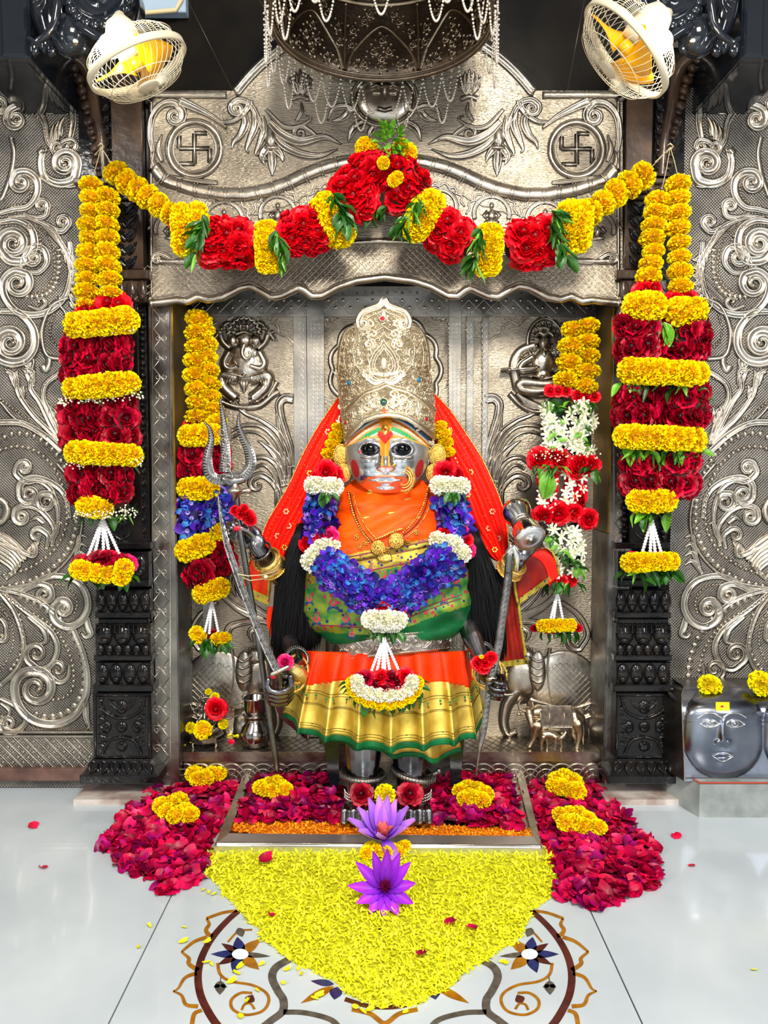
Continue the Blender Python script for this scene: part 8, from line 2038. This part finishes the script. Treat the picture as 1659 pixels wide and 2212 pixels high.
for j in range(110):
    y = 1484 + 204 * j / 109; row = []
    for i in range(150):
        xl = 1476 - (0 if y > 1500 else (1500 - y) * -.4) + (y - 1600) * .035; x = xl + (1790 - xl) * i / 149; row.append(P(x, y, blockF(x, y)))
    g.append(row)
mb.grid(g); mb.build('face_plate', bm, blk)
mb = MB(); l0 = [r[0] for r in g]; l1 = [Vector((P(1462, 1600, BY).x - .004, min(.0, p.y + .13), p.z)) for p in l0]; mb.grid([l1, l0]); tp_ = g[0]; mb.grid([[Vector((p.x, .004, p.z + .0)) for p in tp_], tp_]); mb.build('side_plate', silverD, blk)
mb = MB(); mb.tube([p + Vector((-.001, -.002, 0)) for p in l0[::3]], .003, 6); mb.build('beaded_edge', silver, blk)
mb = MB(); l = l0[-1]; mb.box(l.x, BY - .002, zt_ - .001, b.x, 0, max(zt_ + .004, l.z + .002)); mb.build('foot_plate', silverD, blk, smooth=False)
bf = onfn(lambda u, v: blockF(u, v))
for cx in (1562, 1734):
    for ex in (-28, 26):
        e = (cx + ex, 1563)
        for q, nm in ((lambda m: (ribbon(m, resample([(e[0] - 21, e[1] + 1), (e[0] - 8, e[1] - 7), (e[0] + 8, e[1] - 7), (e[0] + 21, e[1] + 2)], 2), 1.7, .004, bf), ribbon(m, resample([(e[0] - 21, e[1] + 1), (e[0] - 7, e[1] + 8), (e[0] + 8, e[1] + 7), (e[0] + 21, e[1] + 2)], 2), 1.5, .004, bf)), 'eyelid'),
                      (lambda m: (ribbon(m, [(e[0] + 7 * math.cos(t), e[1] + 6.5 * math.sin(t)) for t in np.linspace(0, 2 * PI, 20, endpoint=False)], 1, .003, bf, closed=True), dome(m, e[0], e[1], 3, 3, .004, bf, 10, 3)), 'iris'),
                      (lambda m: ribbon(m, resample([(e[0] - 26, e[1] - 12), (e[0] - 10, e[1] - 22), (e[0] + 8, e[1] - 22), (e[0] + 24, e[1] - 13)], 2), 1.8, .004, bf), 'eyebrow')):
            mb = MB(); q(mb); mb.build(nm, silverB, blk)
    mb = MB(); ribbon(mb, resample([(cx - 22, 1634), (cx - 8, 1627), (cx, 1629), (cx + 8, 1627), (cx + 22, 1634)], 2), 1.4, .004, bf); ribbon(mb, resample([(cx - 22, 1634), (cx, 1645), (cx + 22, 1634)], 2), 1.4, .004, bf); mb.build('lips', silverB, blk)
    mb = MB(); ribbon(mb, [(cx - 16, 1526), (cx, 1526), (cx + 14, 1526)], 10, .004, bf, 'flat'); mb.build('yellow_mark', yellowPst, blk); mb = MB(); dome(mb, cx - 2, 1526, 4, 3, .006, bf, 8, 2); mb.build('red_mark', MATS['red_paint'], blk)
zf(ML[0], (1534, 1482), -.16, 25, (0, -.8, .6), 'yellow marigold on top of the left face of the silver block'); zf(ML[1], (1646, 1476), -.16, 28, (0, -.8, .6), 'yellow marigold on top of the silver block, cut by the right edge of the picture')
mb = MB(); mb.pbox(1440, 1500, 1480, 1700, -.02, .005, .003); mb.build('stone_strip', stoneW, wall_right, smooth=False)
mb = MB(); mb.pbox(1440, 1478, 1850, 1494, -.005, .005, .001); mb.build('ledge_strip', mat('red_brown_ledge', '#4a2418', 0, .6, '#2a1610', 20, .3), wall_right, smooth=False)

# ---- hanging umbrella canopy -----------------------------------------------------
um = thing('hanging_canopy', 'engraved silver umbrella canopy hung overhead with looped pearl fringes', 'canopy', (-.008, -.42, 2.70))
UC = Vector((-.008, -.42, 0)); UZ = 2.705; UR = .362
brass = mat('canopy_brass', (.20, .15, .11), 1, .40, (.11, .085, .06), 10, .4, 90)
mb = MB(); pr = [(UR, 0), (UR * 1.0, .06), (UR * .99, .16), (UR * .95, .26), (UR * .82, .35), (UR * .55, .42), (UR * .2, .45), (0, .455)]
mb.lathe([(r, z) for r, z in pr] , c=UC + Vector((0, 0, UZ)), seg=72); o = mb.build('canopy_shell', brass, um); sm = o.modifiers.new('t', 'SOLIDIFY'); sm.thickness = .006
def umap(u, v, h):   # u angle (0..2pi; far side at pi/2), v height in m
    zz = v; r = float(np.interp(zz, [z for _, z in pr], [r for r, _ in pr])) - .009 - h
    return UC + Vector((r * math.cos(u), r * math.sin(u), UZ + zz))
UM = lambda x, y, h: umap(x / 100.0, y / 1000.0, h)     # drawing units: x 1/100 rad, y mm
engM = mat('canopy_relief', (.62, .50, .36), 1, .36, (.4, .32, .23), 20, .3, 90)
mb = MB()
for y in (6, 22, 262): ribbon(mb, [(x, y) for x in np.linspace(0, 628.3, 90)], 3 if y < 100 else 6, .004, UM)
mb.build('relief_band', engM, o)
for k in range(8):
    x0 = 157.08 + 78.54 * (k - 4)
    mb = MB(); ribbon(mb, resample([(x0 - 39, 26), (x0 - 28, 110), (x0, 190), (x0 + 28, 110), (x0 + 39, 26)], 6), 2.2, .005, UM); ribbon(mb, resample([(x0 - 39, 30), (x0 - 39, 250)], 8), 1.4, .004, UM); mb.build('relief_arch', engM, o)
    mb = MB()
    for (dx, y, d) in ((-18, 60, 1), (18, 60, -1), (-8, 105, -1), (9, 105, 1), (0, 145, 1), (0, 50, 1), (-28, 45, 1), (28, 45, -1), (-30, 170, 1), (30, 170, -1), (-18, 205, 1), (18, 205, -1), (0, 80, -1), (-32, 120, 1), (32, 120, -1), (-12, 230, 1), (12, 230, -1)):
        # spiral drawn with x scaled (1 unit of x is 3.75 mm)
        q = spiral((0, 15), (0, 0), 1.4, d, 2.5); ribbon(mb, [(x0 + dx + a / 3.75, y + b) for a, b in q], 1.0, .004, UM, 'tri')
        for t in range(5): a = 2 * PI * t / 5 + d; ribbon(mb, [(x0 + dx + 17 * math.cos(a) / 3.75, y + 17 * math.sin(a)), (x0 + dx + 27 * math.cos(a + .3) / 3.75, y + 27 * math.sin(a + .3))], 1.5, .004, UM, 'ridge')
    mb.build('engraved_scrollwork', engM, o, kind='stuff')
# pearl swags: one mesh, copies turned round the rim
def swag(r, z0, w_, drop, n, br):
    mb = MB()
    for i in range(n + 1):
        t = 2 * i / n - 1; a = t * w_ / 2; zz = z0 - drop * (1 - t * t); mb.ell(Vector((r * math.cos(a), r * math.sin(a), zz)), (br,) * 3, 6, 4)
    return mb.mesh('pearl_swag', whiteB if False else mat('pearl_silver', (.72, .66, .56), .6, .3) if 'pearl_silver' not in MATS else MATS['pearl_silver'])
NS = 30
s1 = swag(UR + .008, .0, 2 * PI / NS, .105, 26, .0042); s2 = swag(UR + .014, .0, 2 * PI / NS * 1.0, .17, 34, .0038); s3 = swag(UR + .010, .075, 2 * PI / NS, .07, 20, .0036)
for k in range(NS):
    for me, off in ((s1, 0), (s2, .5), (s3, 0)):
        if me is s2 and (k % 2): continue
        put('pearl_swag', me, um, mtx=Matrix.Translation(UC + Vector((0, 0, UZ))) @ Matrix.Rotation(2 * PI * (k + off) / NS, 4, 'Z'))
mb = MB(); mb.tube([UC + Vector((0, 0, UZ + .45)), UC + Vector((0, 0, 3.6))], .008, 8); mb.build('hanging_rod', silverD, um)

# ---- wall fans with the lamps behind them -----------------------------------------
def fan(label, px, py, Y, R, axis, lamp, mount, roll):
    c = P(px, py, Y); t = thing('wall_fan', label, 'fan', c, 'wall fans with lamps behind'); vd = (c - Vector((0, CAMY, CAMZ))).normalized(); rt = vd.cross(Vector((0, 0, 1))).normalized(); ax = (rt * axis[0] + rt.cross(vd) * axis[1] - vd * axis[2]).normalized()
    M = Matrix.Translation(c) @ ax.to_track_quat('Z', 'Y').to_matrix().to_4x4() @ Matrix.Rotation(roll, 4, 'Z')
    def tr_(v): return M @ Vector(v)
    circ = lambda r, z, n=60: [tr_((r * math.cos(a), r * math.sin(a), z)) for a in np.linspace(0, 2 * PI, n + 1)]
    mb = MB(); mb.lathe([(R * .99, -.012), (R * 1.03, -.010), (R * 1.03, .010), (R * .99, .012), (R * .97, 0), (R * .99, -.012)], seg=64, mtx=M); mb.build('rim', whiteP, t)
    mb = MB()
    for k in range(44):
        a = 2 * PI * k / 44; pts = []
        for s in np.linspace(0, 1, 9): r = R * (.20 + .78 * s); z = R * .44 * (1 - s ** 3.2) ** .75; aa = a + .25 * (1 - s); pts.append(tr_((r * math.cos(aa), r * math.sin(aa), z)))
        mb.tube(pts, .0009, 4, cap=False)
    for r_, z_ in ((.45, .43), (.75, .36)): mb.tube(circ(R * r_, R * z_), .0013, 4, cap=False)
    mb.build('front_guard', whiteP, t)
    mb = MB()
    for k in range(44):
        a = 2 * PI * k / 44; pts = []
        for s in np.linspace(0, 1, 8): r = R * (.30 + .68 * s); z = -R * .50 * (1 - s ** 4) ** .8; pts.append(tr_((r * math.cos(a), r * math.sin(a), z)))
        mb.tube(pts, .0009, 4, cap=False)
    for r_, z_ in ((.6, -.47), (.9, -.30)): mb.tube(circ(R * r_, R * z_), .0013, 4, cap=False)
    mb.build('rear_guard', whiteP, t)
    mb = MB(); mb.lathe([(0, R * .47), (R * .18, R * .46), (R * .21, R * .43), (R * .21, R * .41), (0, R * .41)], seg=32, mtx=M); mb.build('centre_badge', whiteP, t)
    mb = MB(); mb.lathe([(0, R * .10), (R * .14, R * .08), (R * .16, 0), (R * .15, -R * .10), (0, -R * .10)], seg=24, mtx=M); hub = mb.build('hub', yellowP, t)
    for k in range(3):
        g = []
        for i in range(9):
            s = i / 8; r = R * (.14 + .74 * s); w_ = .55 * (.5 + .7 * math.sin(PI * min(1, s * .8 + .1))); a0 = 2 * PI * k / 3 + .25 * s
            g.append([tr_((r * math.cos(a0 + w_ * q), r * math.sin(a0 + w_ * q), -R * .22 * q * (1 - .3 * s))) for q in (-1, -.5, 0, .5, 1)])
        mb = MB(); mb.grid(g); b_ = mb.build('blade', yellowP, t); sm = b_.modifiers.new('t', 'SOLIDIFY'); sm.thickness = .002
    mb = MB(); mb.lathe([(0, -R * .12), (R * .26, -R * .14), (R * .30, -R * .3), (R * .30, -R * .7), (R * .22, -R * .85), (0, -R * .88)], seg=28, mtx=M); mb.build('motor_housing', whiteP, t)
    mb = MB(); e = tr_((0, 0, -R * .8)); m_ = Vector(mount); mb.tube([e, e + (m_ - e) * .4 + Vector((0, 0, .02)), m_], [.022, .016, .018], 10); mb.build('bracket_arm', whiteP, t)
    mb = MB(); mb.box(m_.x - .03, m_.y - .02, m_.z - .05, m_.x + .03, .01, m_.z + .05); mb.build('bracket_plate', whiteP, t, smooth=False)
    # lamp
    lp = P(*lamp, Y - .02); L = thing('spot_lamp', label.split(' wall fan')[0].replace('white', 'glowing') + ' lamp bulb shining behind the wall fan', 'lamp', lp)
    mb = MB(); mb.ell(lp, (.036, .03, .036), 18, 12); mb.build('bulb', lampM, L)
    mb = MB(); up = lp + Vector((0, .02, .05)); mb.tube([lp + Vector((0, .01, .028)), up, up + Vector((0, .12, .04)), Vector((up.x, .012, up.z + .05))], [.022, .02, .010, .012], 10); mb.build('lamp_holder', whiteP, L)
    ld = bpy.data.lights.new('bulb_light', 'POINT'); ld.energy = 4; ld.color = (1, .93, .78); ld.shadow_soft_size = .05; lo = bpy.data.objects.new('bulb_light', ld); COL.objects.link(lo); lo.location = lp + Vector((0, -.10, -.04))
    return t
fan('upper left white wall fan tilted down with yellow blades', 297, 140, -.52, .158, (.46, -.82, .36), (238, 100), P(275, 30, -.03), .4)
fan('upper right white wall fan turned inward with yellow blades', 1352, 108, -.52, .172, (-.74, -.60, .34), (1428, 90), P(1470, 60, -.03), 1.2)

# ---- black carved brackets in the upper corners
def bracket(left):
    mx = (lambda x: x) if left else (lambda x: 1659 - x)
    t = thing('carved_bracket', ('glossy black carved lotus bracket hanging in the upper left corner' if left else 'glossy black carved lotus bracket hanging in the upper right corner'), 'bracket', P(mx(120), 100, -.3))
    YB = -.40
    def pb(x0, x1, y0, y1, Yf, nm, bev=.006, Yb=.01): mb = MB(); mb.pbox(min(mx(x0), mx(x1)), y0, max(mx(x0), mx(x1)), y1, Yf, Yb, bev); return mb.build(nm, blackP, t, smooth=False)
    pb(-60, 58, -120, 126, YB, 'square_post'); pb(2, 52, -120, 120, YB - .012, 'raised_panel', .008, YB)
    mp = onplane(YB)
    def D(nm, fn, m=blackP): mb = MB(); fn(mb); return mb.build(nm, m, t)
    def drop_(cx, cy, rx, ry, Yc, nm, rz=None): mb = MB(); mb.ell(P(mx(cx), cy, Yc), (SZ(rx, Yc), SZ(rx, Yc) * .8, SZ(ry, Yc)), 30, 18, rot=rz); return mb.build(nm, blackP, t)
    ro = Matrix.Rotation(-.25 if left else .25, 3, 'Y')
    drop_(98, 30, 30, 66, YB + .03, 'ear_lobe', ro); drop_(150, 78, 42, 44, YB + .02, 'trunk_base'); drop_(128, 30, 34, 60, YB + .05, 'cheek')
    D('ear_rim', lambda m: m.tube([P(mx(x), y, YB - .05) for x, y in ((118, -40), (124, 10), (118, 50), (100, 78), (76, 92), (64, 84))], [.012, .013, .013, .012, .010, .008], 12))
    for k in range(3): D('fold', lambda m: m.tube([P(mx(x), y, YB - .07 + .01 * k) for x, y in ((72 + 8 * k, 6 + 10 * k), (86 + 6 * k, -4 + 6 * k), (94 + 3 * k, -30))], .004, 6))
    D('fold', lambda m: m.tube([P(mx(x), y, YB - .085) for x, y in ((112, 78), (124, 88), (134, 104))], .0035, 6)); D('fold', lambda m: m.tube([P(mx(x), y, YB - .09) for x, y in ((124, 70), (136, 80), (144, 96))], .0035, 6))
    for k, (x, y) in enumerate(((72, 112), (96, 104), (110, 112), (180, 106))): drop_(x, y - 8, 13, 18, YB + .02, 'petal_tip')
    # round lotus disc with ring of beads
    c = P(mx(216), -12, YB + .0); mb = MB(); M = Matrix.Translation(c) @ Matrix.Rotation(PI / 2, 4, 'X'); r = SZ(74, YB)
    mb.lathe([(0, .03), (r * .18, .028), (r * .22, .01), (r * .7, .014), (r * .74, .03), (r * .80, .02), (r, 0), (r, -.10), (0, -.10)], seg=48, mtx=M); mb.build('lotus_disc', blackP, t)
    for k in range(22):
        a = 2 * PI * k / 22
        q = c + Vector((r * .90 * math.cos(a), -.014, r * .90 * math.sin(a)))
        if q.z < P(0, -60, YB).z: mb = MB(); mb.ell(q, (.021, .016, .018), 12, 8); mb.build('disc_bead', blackP, t)
    D('scroll_end', lambda m: m.tube([P(mx(x), y, YB - .02) for x, y in ((168, 56), (190, 68), (214, 80), (234, 84), (226, 74))], [.014, .016, .014, .010, .006], 12))
    mb = MB(); m_ = [P(mx(0), 128, YB + .02), P(mx(58), 130, YB + .02), P(mx(60), 140, YB + .1), P(mx(0), 140, YB + .1)]; mb.add(m_, [(0, 1, 2, 3)]); 
    pb(-60, 62, 126, 138, YB + .03, 'under_board', .003)
    # pale masonry visible beside the bracket
    return t
bracket(True); bracket(False)
mb = MB(); mb.pbox(284, -80, 400, 26, -.03, .01, .003); pl = mb.build('pale_board', mat('pale_blue_paint', '#8fa4b8', 0, .6), wall_back, smooth=False)
mb = MB(); mb.tube([P(292, 30, -.035), P(380, 22, -.035), P(392, 0, -.035)], .008, 8); mb.build('plaster_edge', mat('plaster', '#c8b890', 0, .7), wall_back)
